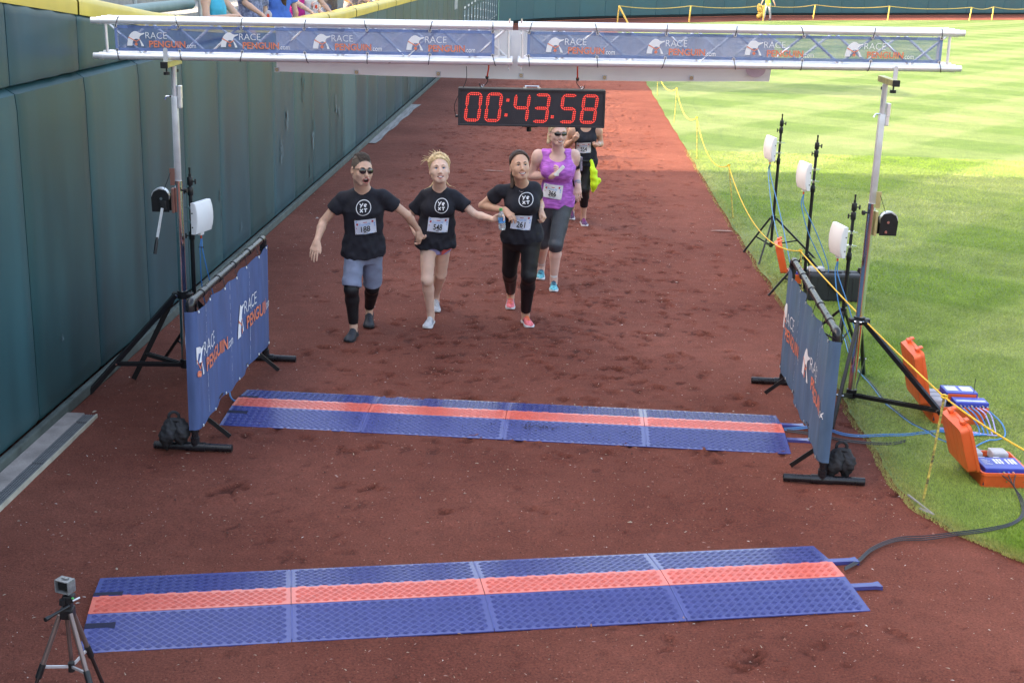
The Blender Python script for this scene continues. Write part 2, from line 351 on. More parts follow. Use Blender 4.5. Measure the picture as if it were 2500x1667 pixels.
def make_blades():
    g = np.random.default_rng(11)
    segs = [(6.2, 13.5, 280000, 0.019, 0.0042), (13.5, 24, 190000, 0.020, 0.0075)]
    VV = []; FF = []; TT = []; DD = []; base = 0
    ys_ = np.array([p[1] for p in edge]); xs_ = np.array([p[0] for p in edge]); o_ = np.argsort(ys_)
    for y0, y1, n, ht, wd in segs:
        y = g.uniform(y0, y1, n); e = np.interp(y, ys_[o_], xs_[o_]); xm = 0.392 * y + 0.75
        x = e - 0.05 + g.random(n) ** 1.0 * np.maximum(xm - e, 0.1)
        edgefade = (x - e) < 0.02; keep = ~edgefade | (g.random(n) < 0.5); x, y = x[keep], y[keep]; n = len(x)
        a = g.uniform(0, 6.283, n); s1 = np.sin((x * math.sin(R(33)) + y * math.cos(R(33))) * math.pi / 1.55 + .6)
        h = ht * g.uniform(.55, 1.25, n); lean = g.normal(0, .5, (n, 2)) + np.stack([0.12 * np.sign(s1), -0.25 * np.sign(s1)], -1)
        dx = np.cos(a) * wd * .5; dy = np.sin(a) * wd * .5
        b0 = np.stack([x - dx, y - dy, np.full(n, .012)], -1); b1 = np.stack([x + dx, y + dy, np.full(n, .012)], -1)
        tp = np.stack([x + lean[:, 0] * h, y + lean[:, 1] * h, .012 + h], -1)
        VV.append(np.stack([b0, b1, tp], 1).reshape(-1, 3)); FF.append(np.arange(3 * n).reshape(n, 3) + base); base += 3 * n
        DD.append(np.repeat(np.clip(1 - (x - np.interp(y, ys_[o_], xs_[o_])) / (.10 + .16 * vnoise(x, y, 2.5, 4)), 0, 1) * g.uniform(.3, 1, n) + .5 * (g.random(n) < .012), 3))
        TT.append(np.repeat(np.clip(g.normal(.45, .22, n), 0, 1), 3))
    o = np_obj('grass_blades', np.concatenate(VV), np.concatenate(FF), grass_material(True), smooth=False)
    A = o.data.attributes.new('tone', 'FLOAT', 'POINT'); A.data.foreach_set('value', np.concatenate(TT).astype(np.float32))
    A = o.data.attributes.new('dry', 'FLOAT', 'POINT'); A.data.foreach_set('value', np.clip(np.concatenate(DD), 0, 1).astype(np.float32))
    tag(o, 'short green grass blades of the mown outfield', 'grass', kind='stuff')
make_blades()
# loose chips and dry stalks on the dirt
def make_chips():
    g = np.random.default_rng(5); n = 5200; y = 3.6 + 15 * g.random(n) ** 1.6; x = g.uniform(-3.2, 3.0, n); k = (x > wx(y) + .05) & (x < gedge(y) + .1); x, y = x[k], y[k]; n = len(x)
    VV = np.zeros((n, 4, 3)); s = g.uniform(.0015, .0042, n) * (1 + (g.random(n) < .02) * 1.2); a = g.uniform(0, 6.28, n); el = np.where(g.random(n) < .45, g.uniform(2.5, 5, n), 1.2)
    c = np.stack([x, y, np.full(n, .006)], -1); d = np.stack([np.cos(a), np.sin(a), np.zeros(n)], -1); e = np.stack([-np.sin(a), np.cos(a), np.zeros(n)], -1); U = np.array([0, 0, 1.])
    VV[:, 0] = c + d * (s * el)[:, None]; VV[:, 1] = c - d * (s * el)[:, None] * .6 + e * s[:, None] * .7; VV[:, 2] = c - d * (s * el)[:, None] * .6 - e * s[:, None] * .7; VV[:, 3] = c + U * s[:, None] * 1.2
    F = (np.arange(n) * 4)[:, None, None] + np.array([[0, 1, 3], [1, 2, 3], [2, 0, 3]]); fm = np.repeat(g.choice(3, n, p=[.45, .45, .1]), 3)
    o = np_obj('loose_chips', VV.reshape(-1, 3), F.reshape(-1, 3), [M('chip_straw', (.42, .34, .26), .8), M('chip_pink', (.36, .22, .19), .8), M('chip_white', (.68, .64, .6), .7)], smooth=False, fm=fm)
    tag(o, 'loose pale chips and dry stalks scattered over the red dirt', 'debris', kind='stuff')
make_chips()
def make_clods():
    g = np.random.default_rng(15); n = 26000; y = 3.6 + 24 * g.random(n) ** 1.5; x = np.where(g.random(n) < .55, g.normal(.3, 1.2, n), g.uniform(-3.2, 3.0, n)); k = (x > wx(y) + .05) & (x < gedge(y) + .03); x, y = x[k], y[k]; n = len(x)
    s = g.uniform(.002, .006, n) * (1 + (g.random(n) < .05) * .7); c = np.stack([x, y, np.full(n, .003)], -1); VV = np.zeros((n, 4, 3)); a = g.uniform(0, 6.28, n)
    for q in range(3): VV[:, q] = c + np.stack([np.cos(a + q * 2.1) * s * g.uniform(.7, 1.4, n), np.sin(a + q * 2.1) * s * g.uniform(.7, 1.4, n), np.zeros(n)], -1)
    VV[:, 3] = c + np.stack([np.zeros(n), np.zeros(n), s * g.uniform(.8, 1.6, n)], -1)
    F = (np.arange(n) * 4)[:, None, None] + np.array([[0, 1, 3], [1, 2, 3], [2, 0, 3]])
    o = np_obj('soil_clods', VV.reshape(-1, 3), F.reshape(-1, 3), [M('clod_red', (.22, .075, .05), .9), M('clod_dark', (.10, .032, .022), .9), M('clod_pale', (.32, .14, .10), .9)], smooth=False, fm=np.repeat(g.choice(3, n, p=[.4, .35, .25]), 3))
    tag(o, 'small crumbs of red soil kicked up over the track', 'debris', kind='stuff')
make_clods()

# --- padded wall on the left
def pad_material(name, col, var=.24):
    m = M(name, col, .42, var=var, scale=2.2, bump=.05, bscale=5, stretch=(1, 1, .16), col2=[min(1, c * 1.12) for c in col]); return m
PADS = [pad_material('pad_green', (.022, .082, .094)), pad_material('pad_green_blue', (.020, .075, .094)), pad_material('pad_green_dark', (.020, .073, .079)), pad_material('pad_green_light', (.045, .125, .138))]
YEL = M('yellow_vinyl', (.72, .53, .085), .42, var=.1, scale=3, bump=.15, bscale=7)
CONC = M('concrete', (.30, .29, .27), .85, var=.18, scale=6, bump=.3, bscale=50)
wall = thing('padded_wall', 'dark green padded outfield wall with yellow top edge on the left', 'wall', (wx(10), 10, 0))
PW = 1.25; wd = unit((WK, 1, 0)); wn = unit((1, -WK, 0))
def wpt(y, out, z): return np.array([wx(y), y, 0]) + wn * out + np.array([0, 0, z])
def top_z(y): return float(np.interp(y, [2, 8.5, 10, 12, 14, 17, 21, 70], [3.62, 3.10, 2.95, 2.74, 2.60, 2.44, 2.40, 2.36]))
LOWZ = 2.40
def pad_mesh(y0, y1, za0, za1, zb0, zb1, th, rnd, topround=True):
    """a puffy vinyl pad between y0..y1; za=bottom z, zb=top z at both ends; front face bulges and its edges roll back"""
    nu, nv = 9, 12; P = np.zeros((nv + 1, nu + 1, 3))
    for j in range(nv + 1):
        for i in range(nu + 1):
            tu = i / nu; tv = j / nv; tu = .5 - .5 * math.cos(math.pi * tu) if True else tu; tv = .5 - .5 * math.cos(math.pi * tv)
            y = y0 + (y1 - y0) * tu; z = (za0 + (za1 - za0) * tu) * (1 - tv) + (zb0 + (zb1 - zb0) * tu) * tv
            du = min(tu, 1 - tu) * (y1 - y0); dt = (1 - tv) * (zb0 - za0); db = tv * (zb0 - za0)
            o = 0
            for d, r in ((du, .012), (dt, rnd), (db, .02)):
                if d < r: o += r * (1 - math.sqrt(max(0, 1 - (1 - d / r) ** 2)))
            o -= .0025 * math.sin(math.pi * tu) * math.sin(math.pi * tv)
            P[j, i] = wpt(y, th - o, z)
    return P
def add_pad(mb, P, back):
    nv, nu = P.shape[0] - 1, P.shape[1] - 1; vs = P.reshape(-1, 3); fs = [(j * (nu + 1) + i, j * (nu + 1) + i + 1, (j + 1) * (nu + 1) + i + 1, (j + 1) * (nu + 1) + i) for j in range(nv) for i in range(nu)]
    mb.add(vs, fs)
    for e in ([P[0, i] for i in range(nu + 1)], [P[nv, i] for i in range(nu + 1)], [P[j, 0] for j in range(nv + 1)], [P[j, nu] for j in range(nv + 1)]):
        q = list(e) + [p - wn * back for p in e]; n = len(e); mb.add(q, [(i, i + 1, i + 1 + n, i + n) for i in range(n - 1)])
y = 8.7 - PW * 6; k = 0
while y < 64.5:
    y1 = min(y + PW - .012, 64.8)
    mb = MB(); add_pad(mb, pad_mesh(y, y1, .09, .09, min(LOWZ, top_z(y) - .02), min(LOWZ, top_z(y1) - .02), .0, .075), .12)
    mat_ = PADS[3] if k == 16 else PADS[(k * 7 + (k // 3)) % 3]
    mb.build('wall_pad', mat_, wall, smooth=True)
    if y < 15.5:
        mb = MB(); t0, t1 = top_z(y) - .13, top_z(y1) - .13; P = pad_mesh(y, y1, LOWZ + .008, LOWZ + .008, max(t0, LOWZ + .06), max(t1, LOWZ + .05), -.035, .03)
        if 8.5 < y < 9.5:                                     # the slack, wrinkled cover
            for j in range(P.shape[0]):
                for i in range(P.shape[1]): P[j, i] += wn * .012 * math.sin(i * 2.9 + j * .5) * math.sin(math.pi * i / 9)
        add_pad(mb, P, .1); mb.build('upper_pad', PADS[(k * 5 + 1) % 3], wall, smooth=True)
    # yellow top cover piece
    mb = MB(); ring = [];
    for yy in (y, (y + y1) / 2, y1):
        zt = top_z(yy); zb = zt - .14; o0 = -.03 if yy < 16 else .012
        prof = [(o0 + .004, zb), (o0 + .006, zt - .05), (o0 - .004, zt - .018), (o0 - .03, zt), (o0 - .16, zt + .004), (o0 - .2, zt - .02), (o0 - .2, zb)]
        ring.append([wpt(yy, a + .004 * ((k % 2) * 2 - 1), b) for a, b in prof])
    n = len(ring[0]); mb.add(sum(ring, []), [(a * n + i, (a + 1) * n + i, (a + 1) * n + i + 1, a * n + i + 1) for a in range(2) for i in range(n - 1)])
    mb.build('yellow_cover', YEL, wall, smooth=True)
    y += PW; k += 1
mb = MB(); mb.bar(wpt(1, -.16, 1.2), wpt(64.8, -.16, 1.2), .08, 2.3); mb.build('backing_board', M('backing', (.02, .05, .05), .8), wall)
mb = MB(); mb.bar(wpt(1, .015, .045), wpt(64.8, .015, .045), .05, .085, bev=.012); mb.build('base_board', M('base_board', (.085, .105, .095), .8, var=.35, scale=7), wall)
# scuffs left by balls
SC = M('chalky_scuff', (.17, .24, .26), .85, var=.3, scale=60)
SC2 = M('worn_teal_scuff', (.03, .13, .145), .6, var=.3, scale=40)
def on_wall(u, v):
    d = ray(u, v); t = (WX0 - CAM[0] + WK * CAM[1]) / (d[0] - WK * d[1]); return CAM + d * t
for (u, v, h, m_) in ((685, 369, .26, SC), (698, 297, .22, SC), (761, 343, .22, SC), (818, 252, .22, SC), (825, 278, .24, SC), (586, 550, .085, SC), (996, 205, .25, SC), (147, 824, .05, SC), (755, 420, .2, SC2), (764, 313, .2, SC2), (738, 220, .3, SC2), (535, 472, .13, SC2), (541, 520, .1, SC2), (537, 590, .05, SC2)):
    p = on_wall(u, v); mb = MB(); g = random.Random(u)
    for q in range(14):
        dz = g.uniform(-.5, .5) * h; dy = g.uniform(-.25, .25) * h; rr = h * g.uniform(.08, .2); c = p + wd * dy + np.array([0, 0, dz]) + wn * (.018 + q * .0004)
        mb.add([c + wd * rr * math.cos(a) * .45 * g.uniform(.7, 1.2) + np.array([0, 0, rr * math.sin(a) * g.uniform(.7, 1.3)]) for a in np.linspace(0, 6.28, 8, endpoint=False)], [tuple(range(8))])
    mb.build('scuff_mark', m_, wall)
# white lettering panel far along the wall
mb = MB()
WHT = M('white_print', (.72, .75, .76), .7)
def wq(y0, y1, z0, z1): mb.add([wpt(y0, .016, z0), wpt(y1, .016, z0), wpt(y1, .016, z1), wpt(y0, .016, z1)], [(0, 1, 2, 3)])
for i, (yy) in enumerate(np.linspace(44.4, 62.5, 13)):
    zt = 1.62 + .02 * i; wq(yy, yy + .75, zt - .07, zt)
    for j in range(4 + i % 3): wq(yy + .1, yy + .5 + .15 * ((i * j) % 2), zt - .32 - j * .2 - .07 * ((i + j) % 3), zt - .28 - j * .2 - .07 * ((i + j) % 3))
    wq(yy, yy + .7, .55, .6)
for dy in (0, .35, .7): wq(40.9 + dy, 41.1 + dy, 1.66, 2.02)
mb.build('white_print', WHT, wall)
PALE = M('pale_print', (.20, .29, .32), .7)
mb = MB()
for i, yy in enumerate(np.linspace(44.4, 62.5, 13)): 
    mb.add([wpt(yy, .0145, .62), wpt(yy + .62, .0145, .62), wpt(yy + .62, .0145, 1.5), wpt(yy, .0145, 1.5)], [(0, 1, 2, 3)])
mb.build('pale_print', PALE, wall)

# --- far wall
FWP = [(-1.25, 65.0), (0.5, 69.6), (2.8, 73.3), (5.4, 76.5), (10.5, 82.2), (15.3, 87.3), (26.8, 96.3), (39, 105.9), (62, 124)]
fw = thing('far_wall', 'dark teal outfield wall curving behind the far end of the grass', 'wall', (10.5, 82.2, 0))
P = spline([(a, b, 0) for a, b in FWP], 60); d_ = [0]
for a, b in zip(P[:-1], P[1:]): d_.append(d_[-1] + np.linalg.norm(b - a))
def fpt(s): return V3([np.interp(s, d_, [p[i] for p in P]) for i in range(3)])
FM = [M('far_pad_a', (.030, .125, .140), .5, var=.08, scale=1), M('far_pad_b', (.028, .116, .132), .5, var=.08, scale=1), M('far_pad_c', (.038, .118, .124), .5, var=.08, scale=1)]
s = 0; k = 0
while s < d_[-1] - 2.4:
    a, b = fpt(s), fpt(s + 2.39); mb = MB(); mb.bar(a + V3((0, 0, 2.0)), b + V3((0, 0, 2.0)), .25, 3.7, bev=.03); mb.build('wall_pad', FM[2] if 26 < s < 29 else FM[k % 2], fw); s += 2.4; k += 1
mb = MB()
mb.tube([p + V3((0, 0, .09)) for p in P[::6]], .10, 6); mb.build('base_strip', M('dark_rubber', (.012, .02, .02), .8), fw)
# --- drain along the wall and the concrete apron
dr = thing('drain_channel', 'concrete drain strip with grey slotted grates along the wall foot', 'drain', (-3.1, 7.2, 0))
mb = MB()
def dpt(y, o, z): return wpt(y, o, z)
prof = [(.04, .004), (.04, .028), (.14, .03), (.14, .006)]
mb.bar(wpt(3.2, .105, .016), wpt(9.06, .105, .016), .13, .03, bev=.006); mb.build('concrete_lip', M('drain_concrete', (.34, .29, .27), .85, var=.25, scale=8, bump=.3), dr)
mb = MB(); mb.bar(wpt(3.2, .262, .016), wpt(9.05, .262, .016), .012, .03); mb.build('edge_rail', M('rail_concrete', (.46, .42, .34), .8, var=.2), dr)
GR = M('grate_plastic', (.16, .16, .165), .6, var=.15, scale=14); y = 3.3
gm = None
while y < 8.95:
    y1 = min(y + .78, 9.04); mb = MB(); L_ = y1 - y - .012
    if gm is None or abs(L_ - .768) > .01:
        mb.box((0, 0, 0), (.084, L_, .006)); 
        for i in range(5): mb.box((-.034 + .017 * i, 0, .007), (.006, L_, .008))
        for j in range(int(L_ / .024)): mb.box((0, -L_ / 2 + .012 + j * .024, .0065), (.084, .007, .007))
        o = mb.build('grate', GR, dr, local=True); gm = gm or o
    else:
        o = gm.copy(); C.objects.link(o)
    c = wpt((y + y1) / 2, .214, .02) - V3(dr.location); o.location = c; o.rotation_euler = (0, 0, -math.atan(WK)); y = y1 + (.02 if int(y * 10) % 3 else .012)
ap = MB(); pts = []
for i in range(13):
    yy = 23.6 + 6.4 * i / 12; pts.append((wpt(yy, .02, .012), wpt(yy, .17 + .02 * math.sin(i * 1.7) + .006 * i, .012)))
ap.add(sum([[a, b] for a, b in pts], []), [(2 * i, 2 * i + 1, 2 * i + 3, 2 * i + 2) for i in range(12)])
tag(ap.build('concrete_apron', M('apron_concrete', (.30, .285, .28), .85, var=.3, scale=3, stretch=(6, .5, 1))), 'pale worn concrete apron at the foot of the green wall', 'concrete', kind='structure')
# chalk smears on the dirt
for u, v, l, lb in ((1207, 419, .22, 'white chalk smear on the dirt behind the runners'), (1761, 566, .14, 'short white chalk tick near the grass edge')):
    p = gp(u, v); mb = MB(); g = random.Random(int(u))
    for q in range(16): 
        c = p + V3((g.uniform(-.5, .5) * l, g.uniform(-.02, .02), .011 + .0005 * q)); a = g.uniform(.03, .09); mb.add([c + V3((a * math.cos(t) * 1.3, a * .16 * math.sin(t), 0)) for t in np.linspace(0, 6.28, 8, endpoint=False)], [tuple(range(8))])
    tag(mb.build('chalk_mark', M('chalk', (.36, .25, .22), .95, var=.3, scale=40)), lb, 'chalk mark')

# --- stand behind the wall: terrace, rail, benches, and the tall grandstand whose shade covers the finish
mb = MB()
for i in range(6): mb.bar(wpt(-4, -.75 - 1.1 * i, (1.45 + .42 * i) / 2), wpt(52, -.75 - 1.1 * i, (1.45 + .42 * i) / 2), 1.1, 1.45 + .42 * i)
tag(mb.build('terrace', CONC), 'stepped concrete terrace behind the padded wall', 'terrace', kind='structure')
gs = thing('grandstand', 'tall concrete grandstand standing left of the track', 'grandstand', (-12, -4, 0))
mb = MB(); mb.box((-13.0, -7.4, 7.0), (3.2, 55.2, 14)); mb.build('rear_wall', M('stand_wall', (.30, .30, .31), .8, var=.15, scale=1), gs)
for i in range(14): mb = MB(); mb.box((-13, -33 + i * 4.0, 13.6), (3.6, .3, 1.6)); mb.build('roof_beam', M('stand_steel', (.20, .25, .25), .6), gs)
lt = thing('shadow_tower', 'unseen tower added left of the track to cast a far shadow band', 'tower', (-13, 36.6, 0))  # out of view, added to cast the shadow band across far track and grass
mb = MB(); mb.box((-13, 35.2, 10.6), (.6, 3.0, 7.0)); mb.build('shade_board', M('board_panel', (.05, .08, .08), .6), lt)
for yy in (34.2, 36.2): mb = MB(); mb.tube([(-13, yy, 0), (-13, yy, 8)], .2); mb.build('tower_leg', M('stand_steel'), lt)
GALV = M('galvanised', (.50, .52, .53), .45, .6, var=.15, scale=8)
rail = thing('bleacher_rail', 'grey handrail with posts along the front of the stand', 'railing', (wx(14) - .9, 14, 1.45))
mb = MB(); mb.tube([(wx(8) - 1.6, 5, 2.95), (wx(14) - 1.0, 14, 2.86), (wx(17) - .9, 16.2, 2.84)], .03); mb.build('top_rail', GALV, rail, smooth=True)
mb = MB(); mb.tube([at(200, 39, 12.5), at(465, 10, 15.2)], .058, 14); mb.build('rail_pad', M('pad_grey_green', (.22, .31, .30), .5, var=.12), rail, smooth=True)
for i in range(6):
    mb = MB(); yy = 6 + i * 2.05; xx = np.interp(yy, [5, 14, 16.2], [wx(8) - 1.6, wx(14) - 1.0, wx(17) - .9]); mb.tube([(xx, yy, 1.45), (xx, yy, 2.9)], .024); mb.build('post', GALV, rail, smooth=True)
for i in range(3):
    bn = thing('bleacher_bench', ['grey aluminium bench on the lowest terrace step behind the rail', 'grey aluminium bench on the second terrace step', 'grey aluminium bench on the top terrace step'][i], 'bench', (wx(12) - 2.2 - 1.1 * i, 12, 1.4 + .42 * i), group='benches on the terrace')
    x0 = wx(12) - 2.3 - 1.1 * i; z0 = 1.87 + .42 * i
    mb = MB(); mb.box((x0, 12, z0 + .42), (.28, 13, .05), b=.012); mb.build('seat', M('bench_green', (.20, .29, .27), .5, var=.12), bn)
    for j in range(5): mb = MB(); mb.box((x0, 6.4 + j * 2.7, z0 + .2), (.2, .06, .4)); mb.build('leg', GALV, bn)
# ================================================================== FINISH EQUIPMENT
ALU = M('aluminium', (.93, .94, .96), .30, .5, var=.04, scale=20)
ALU2 = M('aluminium_dull', (.66, .68, .72), .38, .5, var=.1, scale=14)
CHROME = M('chrome', (.82, .82, .84), .10, 1.0, var=.05)
BLK = M('black_plastic', (.012, .013, .016), .45, var=.2, scale=30)
BLKM = M('black_metal', (.016, .017, .02), .38, .3, var=.2, scale=30)
PVC = M('black_pvc', (.014, .014, .018), .28, var=.25, scale=25)
ZINC = M('zinc_yellow', (.62, .58, .30), .35, .7, var=.2, scale=12)
GROM = M('grommet', (.75, .76, .78), .3, .8, var=.05)
WHITE = M('logo_white', (.84, .85, .88), .6, var=.03)
ORANGE = M('logo_orange', (.80, .23, .13), .6, var=.05)
BUNGEE = M('black_bungee', (.012, .012, .02), .6)
REDC = M('red_cord', (.62, .06, .03), .6)
def fabric(name, col, alpha, weave=900):
    m = M(name, col, .7, var=.16, scale=5, bump=.25, bscale=14, stretch=(3, 3, .6)); t = m.node_tree; p = t.nodes['Principled BSDF']; o = t.nodes['Material Output']
    if alpha < 1:
        tr = t.nodes.new('ShaderNodeBsdfTransparent'); mx = t.nodes.new('ShaderNodeMixShader')
        n = t.nodes.new('ShaderNodeTexNoise'); n.inputs['Scale'].default_value = 3.5; n.inputs['Detail'].default_value = 3
        tc = t.nodes.new('ShaderNodeTexCoord'); t.links.new(tc.outputs['Object'], n.inputs['Vector'])
        mr = t.nodes.new('ShaderNodeMapRange'); mr.inputs['To Min'].default_value = alpha - .12; mr.inputs['To Max'].default_value = alpha + .12; t.links.new(n.outputs['Fac'], mr.inputs[0]); t.links.new(mr.outputs[0], mx.inputs[0])
        t.links.new(tr.outputs[0], mx.inputs[1]); t.links.new(p.outputs[0], mx.inputs[2]); t.links.new(mx.outputs[0], o.inputs[0])
    return m
# the sponsor's mark: penguin head with a medal, two lines of letters (unit: logo width 1, y up, origin bottom left)
PENG = [(325, 500), (332, 440), (345, 380), (365, 305), (400, 245), (450, 192), (505, 162), (550, 160), (590, 172), (625, 197), (665, 207), (710, 203), (742, 196), (756, 212), (725, 234), (680, 250), (645, 275), (628, 305), (628, 335), (648, 362), (680, 410), (708, 460), (726, 510), (664, 506), (656, 455), (640, 400), (622, 368), (595, 345), (560, 336), (522, 341), (492, 360), (470, 400), (456, 450), (450, 500)]
def nl(x, y): return ((x - 325) / 1635.0, (540 - y) / 1635.0)
def logo_geos():
    wh = [poly_geo([nl(*p) for p in PENG][::-1])]
    v, f = text_fit('RACE', 0, 0, 505 / 1635, 150 / 1635, -0.012); o = nl(775, 330); wh.append(([(a + o[0], b + o[1]) for a, b in v], f))
    v, f = text_fit('.com', 0, 0, 240 / 1635, 75 / 1635, 0.0); o = nl(1722, 535); wh.append(([(a + o[0], b + o[1]) for a, b in v], f))
    v, f = text_fit('PENGUIN', 0, 0, 862 / 1635, 150 / 1635, 0.022); o = nl(852, 525); og = [([(a + o[0], b + o[1]) for a, b in v], f)]
    og.append(poly_geo([nl(*p) for p in ((372, 290), (548, 385), (640, 335), (646, 355), (552, 412), (362, 312))][::-1])); og.append(poly_geo([nl(*p) for p in circle_pts((545, 460), 36)][::-1]))
    og.append(poly_geo([nl(*p) for p in ((535, 400), (562, 400), (558, 440), (538, 440))][::-1]))
    return wh, og
LW, LO = logo_geos()
def put_logo(parent, fn, local=True):
    """fn maps logo units to a point; white and orange lie on the sheet, the orange a hair prouder"""
    for nm, gs, m, k in (('penguin_emblem', LW[:1], WHITE, 0), ('race_lettering', LW[1:2], WHITE, 0), ('domain_lettering', LW[2:], WHITE, 0), ('penguin_lettering', LO[:1], ORANGE, 1), ('medal_ribbon', LO[1:2], ORANGE, 1), ('medal', LO[2:3], ORANGE, 2)):
        b = MB(); [put2d(b, g, lambda x, y: fn(x, y, k)) for g in gs]; b.build(nm, m, parent, local=local)

# --- truss
TR0 = V3((0.05, 10.0, 2.585)); TRA = -0.0172
tr = thing('finish_truss', 'silver box truss of round tubes spanning the finish line', 'truss', TR0); tr.rotation_euler = (0, TRA, 0)
HT, HD = .253 / 2 , .125
def cyl(name, pts, r, m, par, n=12):
    mb = MB(); mb.tube(pts, r, n); return mb.build(name, m, par, smooth=True, local=True)
TZ = .127                                                     # local z of the truss axis (root sits on the lower chords)
for x0, x1 in ((-3.13, -.115), (-.075, 3.11)):
    for sy in (-1, 1):
        for z in (0, .253):
            cyl('chord', [(x0, sy * HD, z), (x1, sy * HD, z)], .0262, ALU, tr, 16)
    mb = MB(); mb.tube([(0, 0, 0), (0, 0, 0.01)], .01)
    for xe in (x0 + .03, x1 - .03):
        for sy in (-1, 1): cyl('upright', [(xe, sy * HD, .02), (xe, sy * HD, .233)], .011, ALU, tr)
        for z in (0, .253): cyl('cross_tube', [(xe, -HD, z), (xe, HD, z)], .011, ALU, tr)
    n = 12; xs = np.linspace(x0 + .05, x1 - .05, n + 1)
    for sy in (-1, 1):
        for i in range(n):
            z0, z1 = (.02, .235) if (i + (sy > 0)) % 2 else (.235, .02)
            cyl('diagonal_brace', [(xs[i], sy * HD, z0), (xs[i + 1], sy * HD, z1)], .0095, ALU, tr, 8)
    for i in range(n):
        for z in (0, .253): cyl('diagonal_brace', [(xs[i], -HD if i % 2 else HD, z), (xs[i + 1], HD if i % 2 else -HD, z)], .0075, ALU2, tr, 8)
for xe, s in ((-3.13, -1), (3.11, 1)):
    for sy in (-1, 1):
        for z in (0, .253):
            mb = MB(); mb.tube([(xe, sy * HD, z), (xe + s * .03, sy * HD, z), (xe + s * .031, sy * HD, z), (xe + s * .075, sy * HD, z)], [.029, .029, .0235, .0235], 14); mb.build('coupler', ALU, tr, smooth=True, local=True)
for sy in (-1, 1):
    for z in (0, .253):
        mb = MB(); mb.tube([(-.165, sy * HD, z), (-.165, sy * HD, z), (-.025, sy * HD, z)], .0295, 14); mb.build('coupler', ALU, tr, smooth=True, local=True)
        for xx in (-.14, -.05):
            mb = MB(); mb.tube([(xx, sy * HD, z - .045), (xx, sy * HD, z + .045)], .006, 6); mb.ring((xx, sy * HD - .012, z - .05), (1, 0, 0), .012, .002); mb.build('spigot_pin', CHROME, tr, local=True)
for xx in (-.22, .03):
    mb = MB(); mb.box((xx, 0, .1265), (.008, 2 * HD - .02, .20)); mb.build('end_plate', ALU, tr, local=True)

def tl(x, y, z): return V3((x, y, z))
def truss_banner(x0, x1, label, logos, alpha, col, name):
    t = thing('truss_banner', label, 'banner', TR0, group='mesh banners tied to the truss'); t.rotation_euler = (0, TRA, 0)
    z0, z1 = .038, .222; n = 40; mb = MB(); Y = -HD - .012
    def yy(x, z): return Y - .004 * math.sin(x * 9 + z * 4) - .003 * math.sin(x * 23)
    P = [(x0 + (x1 - x0) * i / n, z0 + (z1 - z0) * j / 3) for j in range(4) for i in range(n + 1)]
    mb.add([(x, yy(x, z), z) for x, z in P], [(j * (n + 1) + i, j * (n + 1) + i + 1, (j + 1) * (n + 1) + i + 1, (j + 1) * (n + 1) + i) for j in range(3) for i in range(n)])
    mb.build('mesh_sheet', fabric(name, col, alpha), t, smooth=True, local=True)
    mb = MB()
    for za, zb in ((z0, z0 + .022), (z1 - .022, z1)):
        mb.add([(x0 + (x1 - x0) * i / n, yy(x0 + (x1 - x0) * i / n, 0) - .002, z) for z in (za, zb) for i in range(n + 1)], [(i, i + 1, i + n + 2, i + n + 1) for i in range(n)])
    for xa, xb in ((x0, x0 + .02), (x1 - .02, x1)): mb.add([(xa, Y - .0085, z0), (xb, Y - .0085, z0), (xb, Y - .0085, z1), (xa, Y - .0085, z1)], [(0, 1, 2, 3)])
    mb.build('hem', fabric(name + '_hem', [c * 1.25 for c in col], min(1, alpha + .22)), t, local=True)
    for lx in logos: put_logo(t, lambda x, y, k: (lx + x * .505, Y - .011 - .001 * k, .064 + y * .505))
    for i, xx in enumerate(np.linspace(x0 + .012, x1 - .012, 7)):
        for z, s in ((z1 - .008, 1), (z0 + .008, -1)):
            mb = MB(); mb.ring((xx, Y - .013, z), (0, 1, 0), .0085, .004, 12, 5); mb.build('grommet', GROM, t, smooth=True, local=True)
            mb = MB(); zc = .253 if s > 0 else 0; j = .012 * math.sin(i * 2.3 + z * 9)
            mb.tube([(xx, Y - .015, z), (xx + j, -HD - .034, zc + s * -.005), (xx + j * 1.6, -HD - .02, zc + s * .024), (xx + j * 2, -HD + .004, zc + s * .03)], .0028, 5); mb.build('bungee_tie', BUNGEE, t, local=True)
    return t
def tx(u): return at(u, 100, 9.87)[0] - TR0[0]
truss_banner(tx(283), tx(1208), 'blue mesh banner with four logos on the left half of the truss', [tx(u) for u in (312, 540, 765, 993)], .64, (.125, .195, .41), 'mesh_blue_left')
truss_banner(tx(1288), tx(2302), 'blue mesh banner with four logos on the right half of the truss', [tx(u) for u in (1334, 1580, 1820, 2065)], .64, (.14, .21, .39), 'mesh_blue_right')

# --- white banner hung behind
hb = thing('white_banner', 'white banner seen from behind hanging below the truss', 'banner', (0, 10.15, 2.5))
A, B_ = at(675, 150, 10.17), at(1888, 178, 10.17); Cc, D_ = at(1878, 200, 10.19), at(675, 175, 10.19)
n = 48; mb = MB(); rows = 5; vs = []
for j in range(rows):
    for i in range(n + 1):
        s = i / n; t_ = j / (rows - 1); top = A + (B_ - A) * s + V3((0, 0, .27)); bot = D_ + (Cc - D_) * s - V3((0, 0, .022 * math.sin(math.pi * s))); p = top + (bot - top) * t_
        p = p + V3((0, .006 * math.sin(s * 21) * t_ + .004 * math.sin(s * 47 + 1) * t_, 0)); vs.append(p)
mb.add(vs, [(j * (n + 1) + i, j * (n + 1) + i + 1, (j + 1) * (n + 1) + i + 1, (j + 1) * (n + 1) + i) for j in range(rows - 1) for i in range(n)])
wb_ = M('white_vinyl', (.97, .96, .98), .45, var=.05, scale=3, bump=.1, bscale=9); mb.build('sheet', wb_, hb, smooth=True)
GRB = M('brass_grommet', (.55, .42, .2), .3, .9)
